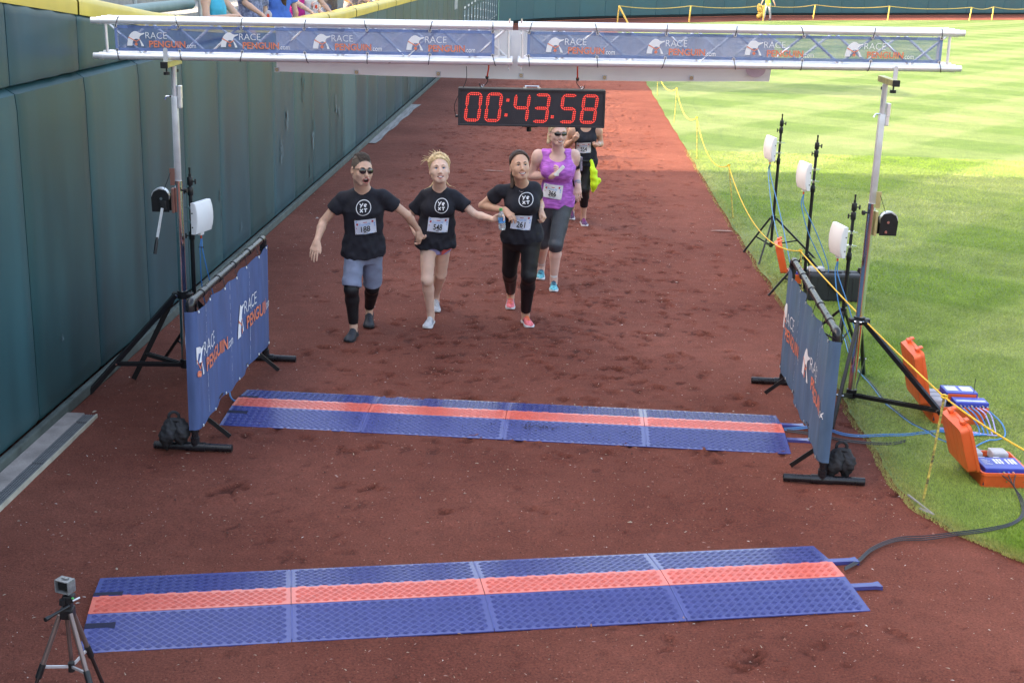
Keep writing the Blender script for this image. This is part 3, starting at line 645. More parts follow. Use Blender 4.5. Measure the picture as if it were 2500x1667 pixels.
for u, v in ((676, 171), (870, 177), (1070, 181), (1272, 185), (1476, 190), (1688, 191)):
    c = at(u, v, 10.166); mb = MB(); mb.box(c, (.038, .002, .036), b=.0); mb.build('patch', M('clear_patch', (.60, .62, .68), .3), hb)
    mb = MB(); mb.ring(c + V3((0, -.003, 0)), (0, 1, 0), .009, .004, 12, 5); mb.build('grommet', GRB, hb, smooth=True)
for s in np.linspace(.05, .95, 8):
    p = A + (B_ - A) * s; mb = MB(); mb.tube([p + V3((0, -.005, .262)), p + V3((0, -.03, .30))], .003, 5); mb.build('tie', BUNGEE, hb)
mb = MB(); c = at(1845, 170, 10.163); mb.add([c + V3((.075 * math.cos(a), 0, .06 * math.sin(a))) for a in np.linspace(0, 6.28, 24, endpoint=False)], [tuple(range(24))]); mb.build('show_through_print', M('faint_pink', (.70, .55, .66), .5), hb)

# --- race clock
ck = thing('race_clock', 'black race clock with red digits hanging below the truss', 'clock', at(1298, 268, 9.9))
TL_, TR_, BL_, BR_ = at(1119, 215, 9.90), at(1479, 222, 9.90), at(1118, 306, 9.905), at(1475, 313, 9.905)
cx = unit(TR_ - TL_); cz = unit(TL_ - BL_); cz = unit(cz - cx * (cx @ cz)); cn = np.cross(cx, cz); cw = np.linalg.norm(TR_ - TL_); ch = np.linalg.norm(TL_ - BL_) 
c0 = (TL_ + TR_ + BL_ + BR_) / 4
def ckp(x, z, o): return c0 + cx * x + cz * z + cn * o            # cn points to the camera (-y)
if cn[1] > 0: cn = -cn
CB = M('clock_case', (.020, .021, .026), .4, var=.2, scale=20)
mb = MB(); mb.box(ckp(0, 0, -.045), (cw, .09, ch), (cx, cn, cz), .004); mb.build('case', CB, ck)
fr = MB(); b_ = .013
for a in (-1, 1):
    fr.box(ckp(0, a * (ch / 2 - b_ / 2), .006), (cw, .014, b_), (cx, cn, cz), .002); fr.box(ckp(a * (cw / 2 - b_ / 2), 0, .006), (b_, .0135, ch - 2 * b_), (cx, cn, cz), .002)
fr.build('bezel', M('bezel', (.03, .031, .038), .35), ck)
mb = MB(); mb.add([ckp(-cw / 2 + .01, -ch / 2 + .01, .003), ckp(cw / 2 - .01, -ch / 2 + .01, .003), ckp(cw / 2 - .01, ch / 2 - .01, .003), ckp(-cw / 2 + .01, ch / 2 - .01, .003)], [(0, 1, 2, 3)]); mb.build('face_panel', M('clock_face', (.030, .031, .042), .35, var=.08), ck)
LEDH = M('led_glow', (.5, .01, .01), .4, var=0, emit=((1.0, .015, .012), .05)); LEDC = M('led_core', (.5, .1, .08), .4, var=0, emit=((1.0, .11, .09), .24)); LEDO = M('led_off', (.045, .045, .055), .3, var=0)
ccx = lambda px: (px - 1170) / 2120 * cw                      # from positions on the clock picture
SEG = {'0': 'abcdef', '1': 'bc', '2': 'abged', '3': 'abgcd', '4': 'fgbc', '5': 'afgcd', '8': 'abcdefg'}
def seg_pts(s):
    W_, H_ = .098, .196; P = []
    if s in 'agd':
        z = {'a': H_ / 2, 'g': 0, 'd': -H_ / 2}[s]
        for i in range(5): P += [(-W_ / 2 + .021 + i * .014, z + .0065), (-W_ / 2 + .021 + i * .014, z - .0065)]
        P += [(-W_ / 2 + .0085, z), (W_ / 2 - .0085, z)]
    else:
        sx = 1 if s in 'bc' else -1; zc = H_ / 4 if s in 'bf' else -H_ / 4
        for i in range(5): P += [(sx * W_ / 2 + .0065, zc - .028 + i * .014), (sx * W_ / 2 - .0065, zc - .028 + i * .014)]
        P += [(sx * W_ / 2, zc + .0415), (sx * W_ / 2, zc - .0415)]
    return P
def led(mb, x, z, lit):
    x, z = x + z * .11, z
    if lit:
        mb.mat(0); mb.add([ckp(x + .0060 * math.cos(a), z + .0060 * math.sin(a), .0042) for a in np.linspace(0, 6.28, 8, endpoint=False)], [tuple(range(8))])
        mb.mat(1); mb.add([ckp(x + .0036 * math.cos(a), z + .0036 * math.sin(a), .0062) for a in np.linspace(0, 6.28, 8, endpoint=False)], [tuple(range(8))])
    else:
        mb.mat(2); mb.add([ckp(x + .004 * math.cos(a), z + .004 * math.sin(a), .0042) for a in np.linspace(0, 6.28, 6, endpoint=False)], [tuple(range(6))])
for d, px in zip('004358', (328, 622, 1022, 1310, 1700, 2002)):
    mb = MB(); x0 = ccx(px)
    for s in 'abcdefg':
        for (x, z) in seg_pts(s):
            xx, zz = x, z; led_x = x0; 
            mbx = x0 + xx; zz2 = zz
            # slant pivots on each digit's own axis
            lit = s in SEG[d]; X_ = x0 + xx + zz * .11 - zz * .11; led(mb, X_, zz2, lit)
    mb.build('digit', [LEDH, LEDC, LEDO], ck)
for px, zs in ((815, (.055, -.055)), (1485, (-.062,))):
    mb = MB()
    for z in zs:
        for a in (-.006, .006):
            for b in (-.006, .006): led(mb, ccx(px) + a, z + b, True)
    mb.build('colon_dots', [LEDH, LEDC, LEDO], ck)
mb = MB(); hx0, hx1 = ccx(1068), ccx(1272); zt = ch / 2
mb.tube([ckp(hx0, zt + .002, -.04), ckp(hx0, zt + .018, -.04), ckp(hx1, zt + .018, -.04), ckp(hx1, zt + .002, -.04)], .005, 8)
mb.box(ckp(hx0, zt + .004, -.04), (.022, .03, .008), (cx, cn, cz)); mb.box(ckp(hx1, zt + .004, -.04), (.022, .03, .008), (cx, cn, cz)); mb.build('handle', CHROME, ck)
mb = MB(); mb.tube([ckp(ccx(1140), -ch / 2, -.06), ckp(ccx(1140), -ch / 2 - .045, -.06)], .018, 12); mb.build('mount_socket', BLKM, ck, smooth=True)
mb = MB(); mb.box(ckp(ccx(1150), -ch / 2 - .004, -.05), (.12, .07, .008), (cx, cn, cz)); mb.build('mount_plate', BLKM, ck)
mb = MB(); mb.box(ckp(-cw / 2 - .012, -.075, -.03), (.02, .03, .016), (cx, cn, cz), .003); mb.build('cable_plug', BLKM, ck)
mb = MB(); mb.tube(spline([ckp(-cw / 2 - .02, -.07, -.03), ckp(-cw / 2 - .03, .0, -.03), ckp(-cw / 2 - .002, .075, -.03), ckp(-cw / 2 + .045, ch / 2 + .02, -.03), ckp(-cw / 2 + .06, ch / 2 + .08, -.03), ckp(-cw / 2 + .058, ch / 2 + .155, -.03)], 6), .0026, 5); mb.build('power_cable', BLK, ck)
for px, top, lb in ((458, at(1193, 166, 9.88), 'left'), (1885, at(1410, 170, 9.88), 'right')):
    eye = ckp(ccx(px), ch / 2 + .014, -.04)
    mb = MB(); mb.ring(eye, cn, .009, .0035, 12, 5); mb.tube([eye - cz * .008, eye - cz * .016], .006, 6); mb.build('eye_bolt', CHROME, ck, smooth=True)
    s = -1 if lb == 'left' else 1
    bc = thing('bungee_cord', f'red bungee cord with black hook holding the {lb} side of the clock', 'bungee cord', top, group='bungee cords holding the clock')
    low = ckp(ccx(px) - s * .012 + (.02 if s < 0 else -.02), ch / 2 + .075, -.04)
    mb = MB(); mb.tube([top + V3((0, .01, .03)), top, low], .0055, 8); mb.build('cord', REDC, bc, smooth=True)
    mb = MB(); mb.tube([low + cz * .012, low, low - cz * .012], [.011, .013, .008], 8); mb.build('hook_collar', BLK, bc, smooth=True)
    mb = MB(); mb.tube(spline([low, low - cz * .03 - cx * s * .004, eye - cz * .008 + cx * 0, eye + cx * s * .018 - cz * .002, eye + cx * s * .024 + cz * .018], 5), .0032, 6); mb.build('hook', BLK, bc, smooth=True)

# --- the two crank-up stands
def truss_stand(x, side, label, legs, hubz, lowz):
    """side -1: left of the track, +1: right"""
    b = V3((x, 10.0, 0)); t = thing('truss_stand', label, 'stand', b, group='crank stands carrying the truss')
    def tb(nm, pts, r, m, n=16, par=None): mb = MB(); mb.tube([b + V3(p) for p in pts], r, n); return mb.build(nm, m, par or t, smooth=True)
    tb('lower_mast', [(0, 0, lowz - .06), (0, 0, 1.60)], .031, CHROME, 20)
    ztop = 2.46 if side < 0 else 2.50
    mb = MB(); mb.box(b + V3((0, 0, (1.58 + ztop - .22) / 2)), (.046, .046, ztop - .22 - 1.58), b=.006); mb.build('upper_mast', ALU2, t, smooth=True)
    tb('top_tube', [(0, 0, ztop - .22), (0, 0, ztop + .0)], .0215, ALU2)
    mb = MB(); mb.box(b + V3((.042, .0, ztop - .19)), (.026, .05, .1), b=.004); mb.box(b + V3((.04, 0, ztop - .27)), (.03, .04, .08), b=.01); o = mb.build('head_block', ALU, t)
    mb = MB(); mb.tube([b + V3((-.02, -.02, ztop - .22)), b + V3((-.055, -.03, ztop - .22)), b + V3((-.07, -.03, ztop - .245))], .007, 6); mb.build('head_latch', CHROME, t, smooth=True)
    # cross head that carries the truss chords
    hx = -.012 if side < 0 else .02
    mb = MB(); mb.box(b + V3((hx, -.0, ztop + .025)), (.05, .42, .045), b=.004); mb.build('cross_head', ZINC, t)
    for yy in (-.21,): mb = MB(); mb.box(b + V3((hx, yy - .008, ztop + .025)), (.052, .02, .047), b=.004); mb.build('end_cap', BLK, t)
    for yy in (-.155, .10):
        mb = MB(); mb.tube([b + V3((hx, yy, ztop + .0)), b + V3((hx, yy, ztop - .03))], .006, 6); mb.tube([b + V3((hx, yy, ztop - .028)), b + V3((hx, yy, ztop - .05))], .024, 8); mb.build('clamp_knob', BLK, t, smooth=True)
    for yy in (-.172,):
        mb = MB(); mb.prism([(-.016, 0), (.016, 0), (.016, .085)] + [(.016 * math.cos(a), .085 + .016 * math.sin(a)) for a in np.linspace(0, math.pi, 8)][1:-1] + [(-.016, .085)], b + V3((hx, yy, ztop + .045)), (1, 0, 0), (0, 0, 1), .006); mb.build('keeper_plate', ALU2, t)
    # winch
    wxc = side * .085
    mb = MB(); mb.box(b + V3((side * .035, -.02, 1.45)), (.02, .06, .19), b=.003); mb.build('winch_bracket', ZINC if side > 0 else M('red_zinc', (.40, .20, .17), .35, .7), t)
    prof = [(-.075, -.09), (.055, -.09), (.055, .04), (.035, .075), (-.02, .085), (-.06, .065), (-.08, .02)]
    prof = [(p[0] * -side, p[1]) for p in prof]; prof = prof if side < 0 else prof[::-1]
    prof = prof if np.cross(np.array(prof[1]) - np.array(prof[0]), np.array(prof[2]) - np.array(prof[1])) > 0 else prof[::-1]
    mb = MB(); mb.prism(prof, b + V3((side * .115, -.07, 1.455)), (1, 0, 0), (0, 0, 1), .008); mb.prism(prof, b + V3((side * .115, .0, 1.455)), (1, 0, 0), (0, 0, 1), .008); wn_ = mb.build('winch', BLKM, t)
    mb = MB(); mb.tube([b + V3((side * .13, -.002, 1.482)), b + V3((side * .13, -.058, 1.482))], .066, 18); mb.build('drum', ALU2, wn_, smooth=True)
    for (a, c) in ((.115, 1.47), (.105, 1.395)):
        mb = MB(); mb.disc(b + V3((side * a, -.078, c)), (0, -1, 0), .011, 10, .008); mb.build('bolt', CHROME, wn_)
    mb = MB(); mb.prism([(-.016, -.03), (.016, -.03), (.02, .1), (-.02, .1)], b + V3((side * .03, -.055, 1.60)), (1, 0, 0), (0, 0, 1), .01); mb.build('pulley_bracket', ZINC if side > 0 else M('red_zinc'), t)
    tb('winch_cable', [(side * .04, -.06, 1.67), (side * .10, -.04, 1.535)], .002, BLKM, 5)
    mb = MB(); mb.tube([b + V3((-side * .03, -.02, 1.53)), b + V3((-side * .06, -.03, 1.53))], .007, 6); mb.tube([b + V3((-side * .058, -.03, 1.53)), b + V3((-side * .075, -.034, 1.53))], .018, 10); mb.build('lock_knob', BLK, t, smooth=True)
    if side < 0:
        a0 = b + V3((-.105, -.095, 1.40)); a1 = b + V3((-.145, -.13, 1.17)); mb = MB(); mb.bar(a0, a1, .02, .007, up=(0, 1, 0)); mb.build('crank_arm', ALU2, wn_)
        mb = MB(); mb.tube([a1 + V3((0, 0, .01)), a1 + V3((-.004, -.01, -.03)), a1 + V3((-.015, -.03, -.115))], [.009, .013, .013], 10); mb.build('crank_grip', BLK, wn_, smooth=True)
        mb = MB(); mb.box(b + V3((-.1, -.085, 1.42)), (.05, .016, .07), b=.006); mb.build('gear_cover', BLK, wn_)
    # tripod
    mb = MB(); mb.tube([b + V3((0, 0, hubz - .03)), b + V3((0, 0, hubz + .03))], .045, 8); mb.box(b + V3((0, 0, hubz + .0)), (.16, .06, .03), b=.006); mb.build('collar', BLKM, t, smooth=True)
    mb = MB(); mb.tube([b + V3((0, 0, lowz - .03)), b + V3((0, 0, lowz + .04))], .042, 8); mb.build('lower_collar', BLKM, t, smooth=True)
    for (fx, fy) in legs:
        d = unit((fx - x, fy - 10.0, 0)); foot = V3((fx, fy, .012)); top = b + d * .06 + V3((0, 0, hubz)); k = .70
        mid = top + (foot - top) * k
        mb = MB(); mb.bar(top, foot, .026, .04, bev=.003); lg = mb.build('leg', BLKM, t)
        s_ = np.cross(d, (0, 0, 1))
        for q in (-1, 1):
            mb = MB(); mb.bar(b + d * .04 + s_ * q * .018 + V3((0, 0, lowz)), mid + s_ * q * .018, .006, .03); mb.build('leg_brace', BLKM, t)
        for pp in (top, mid): mb = MB(); mb.tube([pp - s_ * .028, pp + s_ * .028], .007, 8); mb.build('bolt', CHROME, t, smooth=True)
    return t
truss_stand(-2.60, -1, 'chrome crank stand with its winch handle down, beside the green wall', [(-3.235, 9.54), (-3.0, 9.93 + .0), (-2.25, 10.62)], .70, .13)
truss_stand(2.727, 1, 'chrome crank stand with black winch, on the grass edge at right', [tuple(gp(2376, 1107)[:2]), (2.42, 9.30), (3.0, 10.68)], .67, .06)

# --- banner stands
BANF = fabric('banner_blue_left', (.068, .115, .27), .97); BANF2 = fabric('banner_blue_right', (.078, .145, .250), .96)
def banner_stand(A, B_, face, label, ht, m, logos, seams):
    """A near end, B far end on the ground; face = +1 sheet shows its face to +x, -1 to -x"""
    A = V3((*A, 0)); B_ = V3((*B_, 0)); t = thing('banner_stand', label, 'banner stand', A, group='low banner stands beside the mats')
    d = unit(B_ - A); n_ = V3((d[1], -d[0], 0)) * face; L_ = np.linalg.norm(B_ - A)
    def P(s, z, o=0): return A + d * s + V3((0, 0, z)) + n_ * o
    r = .024
    for nm, a, b in (('top_pipe', P(.05, ht), P(L_ - .05, ht)), ('bottom_pipe', P(.0, .19), P(L_, .19))):
        mb = MB(); mb.tube([a, b], r, 14); mb.build(nm, PVC, t, smooth=True)
    for s in (0, L_):
        mb = MB(); mb.tube([P(s, .03), P(s, ht - .05)], r, 14); mb.build('upright_pipe', PVC, t, smooth=True)
        q = 1 if s == 0 else -1
        mb = MB(); mb.tube(spline([P(s, ht - .10), P(s, ht - .03), P(s + q * .008, ht - .008), P(s + q * .03, ht), P(s + q * .09, ht)], 5), .0295, 14); mb.build('elbow', PVC, t, smooth=True)
        mb = MB(); mb.tube([P(s, .03), P(s, .10)], .031, 14); mb.tube([P(s, .19 - .05), P(s, .19 + .05)], .031, 14); mb.build('tee', PVC, t, smooth=True)
        mb = MB(); mb.tube([P(s, .03, -.285), P(s, .03, .255)], .0265, 14); mb.tube([P(s, .03, -.07), P(s, .03, .07)], .032, 14); mb.build('foot_pipe', PVC, t, smooth=True)
        for o in (-.285, .255):
            mb = MB(); mb.tube([P(s, .03, o), P(s, .03, o * 1.004)], .018, 12); mb.build('pipe_mouth', M('pipe_inner_shade', (.004, .004, .004), .9, var=0), t)  # near-black disc on the capped end stands in for shade inside the pipe
    for s in (.3, .72, 1.16, 1.6):
        mb = MB(); mb.tube([P(s - .035, ht), P(s + .035, ht)], .029, 14); mb.build('coupling', PVC, t, smooth=True)
    for s in (.22, L_ - .32):
        mb = MB(); mb.bar(P(s, .17, .01), P(s + .05, .012, .17), .012, .03); mb.build('prop', BLKM, t)
    # the sheet, pulled round the near upright
    ns, nz = 44, 14; mb = MB(); vs = []; z0, z1 = .16, ht - .055
    def sheet(s, z):
        o = .034 + .010 * math.sin(s * 7.3 + z * 1.5) + .006 * math.sin(s * 17 + z * 3.1)
        tz = (z - z0) / (z1 - z0); zz = z - .018 * math.sin(math.pi * ((s * 2.4) % 1)) * (1 if tz > .9 else (-1 if tz < .1 else 0)) * .8
        if s < 0: a = -s / .05; return P(-.034 * math.sin(min(a, 1.6)), z, .034 * math.cos(min(a, 3.1)))
        return P(s, zz, o)
    S = list(np.linspace(-.13, 0, 8))[:-1] + list(np.linspace(0, L_ + .02, ns))
    for j in range(nz + 1):
        for s in S: vs.append(sheet(s, z0 + (z1 - z0) * j / nz))
    n = len(S); mb.add(vs, [(j * n + i, j * n + i + 1, (j + 1) * n + i + 1, (j + 1) * n + i) for j in range(nz) for i in range(n - 1)])
    sh = mb.build('banner_sheet', m, t, smooth=True)
    def prt(s, z, o): 
        s = min(max(s, -.02), L_ + .015); 
        q = sheet(s, z); e = n_ if s >= 0 else unit(q - P(0, z)); return q + e * o
    for (s0, z_, wd_) in logos:
        sc = wd_
        if face > 0: put_logo(sh, lambda x, y, k: prt(s0 + x * sc, z_ + y * sc, .006 + .0015 * k), local=False)
        else: put_logo(sh, lambda x, y, k: prt(L_ - s0 - x * sc, z_ + y * sc, .006 + .0015 * k), local=False)
    WS = M('worn_crease', (.42, .47, .60), .7, var=.4, scale=70)
    for s in seams:
        mb = MB(); g = random.Random(int(s * 100)); z = z0 + .03
        while z < z1 - .02:
            l = g.uniform(.01, .07); w_ = g.uniform(.0012, .004); j = g.uniform(-.004, .004); mb.add([prt(s - w_ + j, z, .0045), prt(s + w_ + j, z, .0045), prt(s + w_, z + l, .0045), prt(s - w_, z + l, .0045)], [(0, 1, 2, 3)]); z += l + g.uniform(.0, .05)
        mb.build('crease', WS, sh)
    hm = MB(); 
    for (za, zb) in ((z1 - .02, z1), (z0, z0 + .02)):
        q = [s for s in S if s >= 0]; hm.add([prt(s, z, .0025) for z in (za, zb) for s in q], [(i, i + 1, i + 1 + len(q), i + len(q)) for i in range(len(q) - 1)])
    hm.build('hem', m, sh)
    for i, s in enumerate(np.linspace(.04, L_ - .04, 7)):
        for z in (z1 - .01, z0 + .01):
            mb = MB(); mb.ring(prt(s, z, .006), n_, .008, .0035, 10, 5); mb.build('grommet', GROM, t, smooth=True)
            mb = MB(); zc = ht if z > .5 else .19; mb.tube([prt(s, z, .008), P(s + .01, zc + (.0), .03), P(s + .01, zc + (.028 if z > .5 else -.028), 0)], .0028, 5); mb.build('bungee_tie', BUNGEE, t)
    return t
banner_stand((-2.154, 8.458), (-2.065, 10.547), 1, 'blue banner on a black pipe frame in front of the green wall', 1.05, BANF, [(-.14, .505, 1.04), (1.02, .475, 1.10)], (.23, .86, 1.46))
banner_stand((2.110, 8.235), (2.245, 10.353), -1, 'grey blue banner on a black pipe frame beside the grass', 1.055, BANF2, [(-.06, .47, 1.05), (1.17, .455, 1.05)], (.5, 1.4))
# --- sandbags
def sandbag(c, rz, label):
    t = thing('sandbag', label, 'sandbag', c, rz, group='saddle sandbags on the banner stands')
    SB = M('sandbag_cloth', (.022, .022, .026), .75, var=.4, scale=14, bump=1.0, bscale=30)
    for s in (-1, 1):
        bm = bmesh.new(); bmesh.ops.create_icosphere(bm, subdivisions=4, radius=1)
        for v in bm.verts:
            p = v.co; tz = (p.z + 1) / 2; wf = (.05 + .95 * min(1, tz / .5) ** .75) * (1 if tz < .6 else 1 - .15 * (tz - .6)); 
            q = Vector((p.x * .064 * wf, p.y * .078 * wf, p.z * .112)); 
            f = .0045 * math.sin(p.z * 21 + p.x * 5) + .004 * math.sin(math.atan2(p.y, p.x) * 5 + p.z * 7); q *= 1 + f * 16
            q.x += s * (.056 - .030 * tz) + .006 * math.sin(p.z * 3); q.z += .112; q.y += .012 * s; v.co = q
        me = bpy.data.meshes.new('bag'); bm.to_mesh(me); bm.free(); me.materials.append(SB); me.polygons.foreach_set('use_smooth', np.ones(len(me.polygons), bool)); o = bpy.data.objects.new('bag', me); C.objects.link(o); o.parent = t
    mb = MB(); mb.tube(spline([(-.06, 0, .19), (-.04, -.005, .215), (0, -.01, .225), (.04, -.005, .215), (.06, 0, .19)], 5), [.016] * 21, 8); mb.build('saddle', SB, t, smooth=True, local=True)
    mb = MB(); mb.tube(spline([(-.035, .0, .22), (-.03, .0, .26), (0, 0, .277), (.03, 0, .26), (.035, 0, .22)], 5), .011, 6); mb.build('handle_loop', SB, t, smooth=True, local=True)
sandbag(gp(428, 1098), 0.1, 'black saddle sandbag on the foot of the left banner stand')
sandbag(gp(2046, 1172), -0.1, 'black saddle sandbag on the foot of the right banner stand')

# --- timing mats
BLUE = M('mat_blue', (.052, .068, .265), .21, var=.10, scale=6, spec=.95); BLUE2 = M('mat_blue_tread', (.044, .058, .24), .28, var=.1, scale=8)
RED = M('mat_red', (.82, .17, .12), .22, var=.08, scale=6, spec=.9); RED2 = M('mat_red_tread', (.74, .13, .095), .30, var=.1)
def tread_mesh(L_, W_):
    """five-bar tread: groups of bars on a diagonal lattice, turned +45 and -45 degrees by turns"""
    mb = MB(); a_ = .0245; nx, ny = int(L_ / a_), max(2, int(W_ / a_)); ax_, ay_ = L_ / nx, W_ / ny
    for i in range(nx):
        for j in range(ny):
            if (i + j) % 2: continue
            cxp = (i + .5) * ax_; cyp = (j + .5) * ay_; a = R(45) if i % 2 else R(-45); ca, sa = math.cos(a), math.sin(a)
            for k in range(5):
                o = (k - 2) * .0064; hl = .0143
                c = (cxp - sa * o, cyp + ca * o); q = []
                for (s_, w_) in ((-1, -1), (1, -1), (1, 1), (-1, 1)):
                    q.append((min(max(c[0] + ca * hl * s_ - sa * .0017 * w_, 0), L_), min(max(c[1] + sa * hl * s_ + ca * .0017 * w_, 0), W_)))
                b = [(x, y, 0.0005) for x, y in q]; t_ = [(c[0] + (x - c[0]) * .80, c[1] + (y - c[1]) * .80, .0014) for x, y in q]
                mb.add(b + t_, [(0, 1, 5, 4), (1, 2, 6, 5), (2, 3, 7, 6), (3, 0, 4, 7), (4, 5, 6, 7)])
    return mb
L_SEG = 1.03
_proto = {}
def timing_mat(cxy, ang, label):
    t = thing('timing_mat', label, 'timing mat', (*cxy, 0), ang, group='chip timing mats on the finish line')
    Wm = .811; y0 = -Wm / 2; bands = [(y0, y0 + .345, .006, .036, 'ramp'), (y0 + .3465, y0 + .3465 + .185, .0375, .0375, 'cover'), (y0 + .533, Wm / 2, .036, .006, 'ramp')]
    for sgm in range(4):
        x0 = -2 * L_SEG + sgm * L_SEG
        for bi, (ya, yb, za, zb, nm) in enumerate(bands):
            if bi not in _proto:
                mb = MB(); g_ = .0018
                tooth = []
                if nm == 'cover':
                    for q in range(9): tooth += [(q * .115 + .0, 0), (q * .115 + .035, 0), (q * .115 + .037, .008), (q * .115 + .08, .008), (q * .115 + .082, 0)]
                    edge_ = [(min(x, L_SEG - g_), yb - ya + o) for x, o in tooth]
                    poly = [(g_, 0)] + [(L_SEG - g_, 0)] + [(L_SEG - g_, yb - ya)] + [(x if x > g_ else g_, o) for x, o in edge_[::-1]]
                    mb.prism(poly, (0, 0, za), (1, 0, 0), (0, 1, 0), .03)
                else:
                    a0, a1, b0, b1 = g_, L_SEG - g_, 0, yb - ya
                    top = [(a0, b0, za), (a1, b0, za), (a1, b1, zb), (a0, b1, zb)]; mb.add(top + [(x, y, 0.0) for x, y, z in top], [(0, 1, 2, 3), (0, 4, 5, 1), (1, 5, 6, 2), (2, 6, 7, 3), (3, 7, 4, 0)])
                o = mb.build(nm, RED if nm == 'cover' else BLUE, t, local=True)
                m_ = 0.022; tw = (yb - ya) - 2 * m_ * .6; tm = tread_mesh(L_SEG - .05, tw); sl_ = (zb - za) / (yb - ya)
                tm.v = [(x + .025, y + m_ * .6, z + za + sl_ * (y + m_ * .6)) for x, y, z in tm.v]
                tr_ = tm.build('tread', RED2 if nm == 'cover' else BLUE2, o, local=True, kind='stuff'); _proto[bi] = (o, tr_)
            else:
                po, pt = _proto[bi]; o = po.copy(); C.objects.link(o); o.parent = t; q = pt.copy(); C.objects.link(q); q.parent = o
            o.location = (x0, ya, 0)
        if sgm < 3:
            xx = x0 + L_SEG
            for (ya, yb, za, zb) in ((y0 + .02, y0 + .33, .009, .036), (y0 + .55, -y0 - .02, .034, .009)):
                mb = MB(); mb.add([(xx - .002, ya, za + .001), (xx + .007, ya, za + .001), (xx + .007, yb, zb + .001), (xx - .002, yb, zb + .001)], [(0, 1, 2, 3)]); mb.build('joint_strip', M('joint_blue', (.06, .078, .28), .35), t, local=True)
    for yy, l in ((-.06 - .09, .17), (.165, .17)):
        mb = MB(); mb.prism([(0, -.022), (l - .04, -.022), (l, -.034), (l, .034), (l - .04, .022), (0, .022)], (2 * L_SEG, yy, .026), (1, 0, 0), (0, 1, 0), .022); mb.build('connector_tab', BLUE, t, local=True)
        mb = MB(); z = .0385; sl_ = 0.03 / .345
        zf = lambda y: (.006 + (y - y0) * .03 / .345 if y < y0 + .345 else .036 - (y - (y0 + .533)) * .03 / (Wm - .533)) + .0018
        yc = yy - .02 if yy < 0 else yy - .0; q = [(0, -.024), (.115, -.024), (.15, -.036), (.15, .024), (.115, .02), (0, .022)]
        mb.add([(-2 * L_SEG + .0 + x, yc + y, zf(yc + y)) for x, y in q], [tuple(range(6))]); mb.build('connector_slot', M('slot_dark', (.006, .008, .04), .7), t, local=True)
    return t
timing_mat((-0.1118, 6.4723), 0.17499, 'blue and red timing mat lying nearest the camera')
timing_mat((-0.0265, 9.2652), -0.04994, 'blue and red timing mat lying under the clock between the banners')
# soil trodden onto the farther mat
mb = MB(); g = random.Random(4)
for (u, v, n, sp) in ((1310, 1046, 70, .075), (1270, 1040, 30, .2), (1500, 1060, 25, .3), (900, 1035, 14, .2)):
    c = gp(u, v, .02)
    for i in range(n):
        q = c + V3((g.gauss(0, sp), g.gauss(0, sp * .35), .014)); s = g.uniform(.003, .008); mb.add([q + V3((s, 0, 0)), q + V3((-s * .5, s * .8, 0)), q + V3((-s * .5, -s * .8, 0)), q + V3((0, 0, s * .8))], [(0, 1, 3), (1, 2, 3), (2, 0, 3)])
tag(mb.build('soil_crumbs', M('soil_dark', (.03, .015, .015), .9)), 'dark soil crumbs trodden onto the farther timing mat', 'debris', kind='stuff')
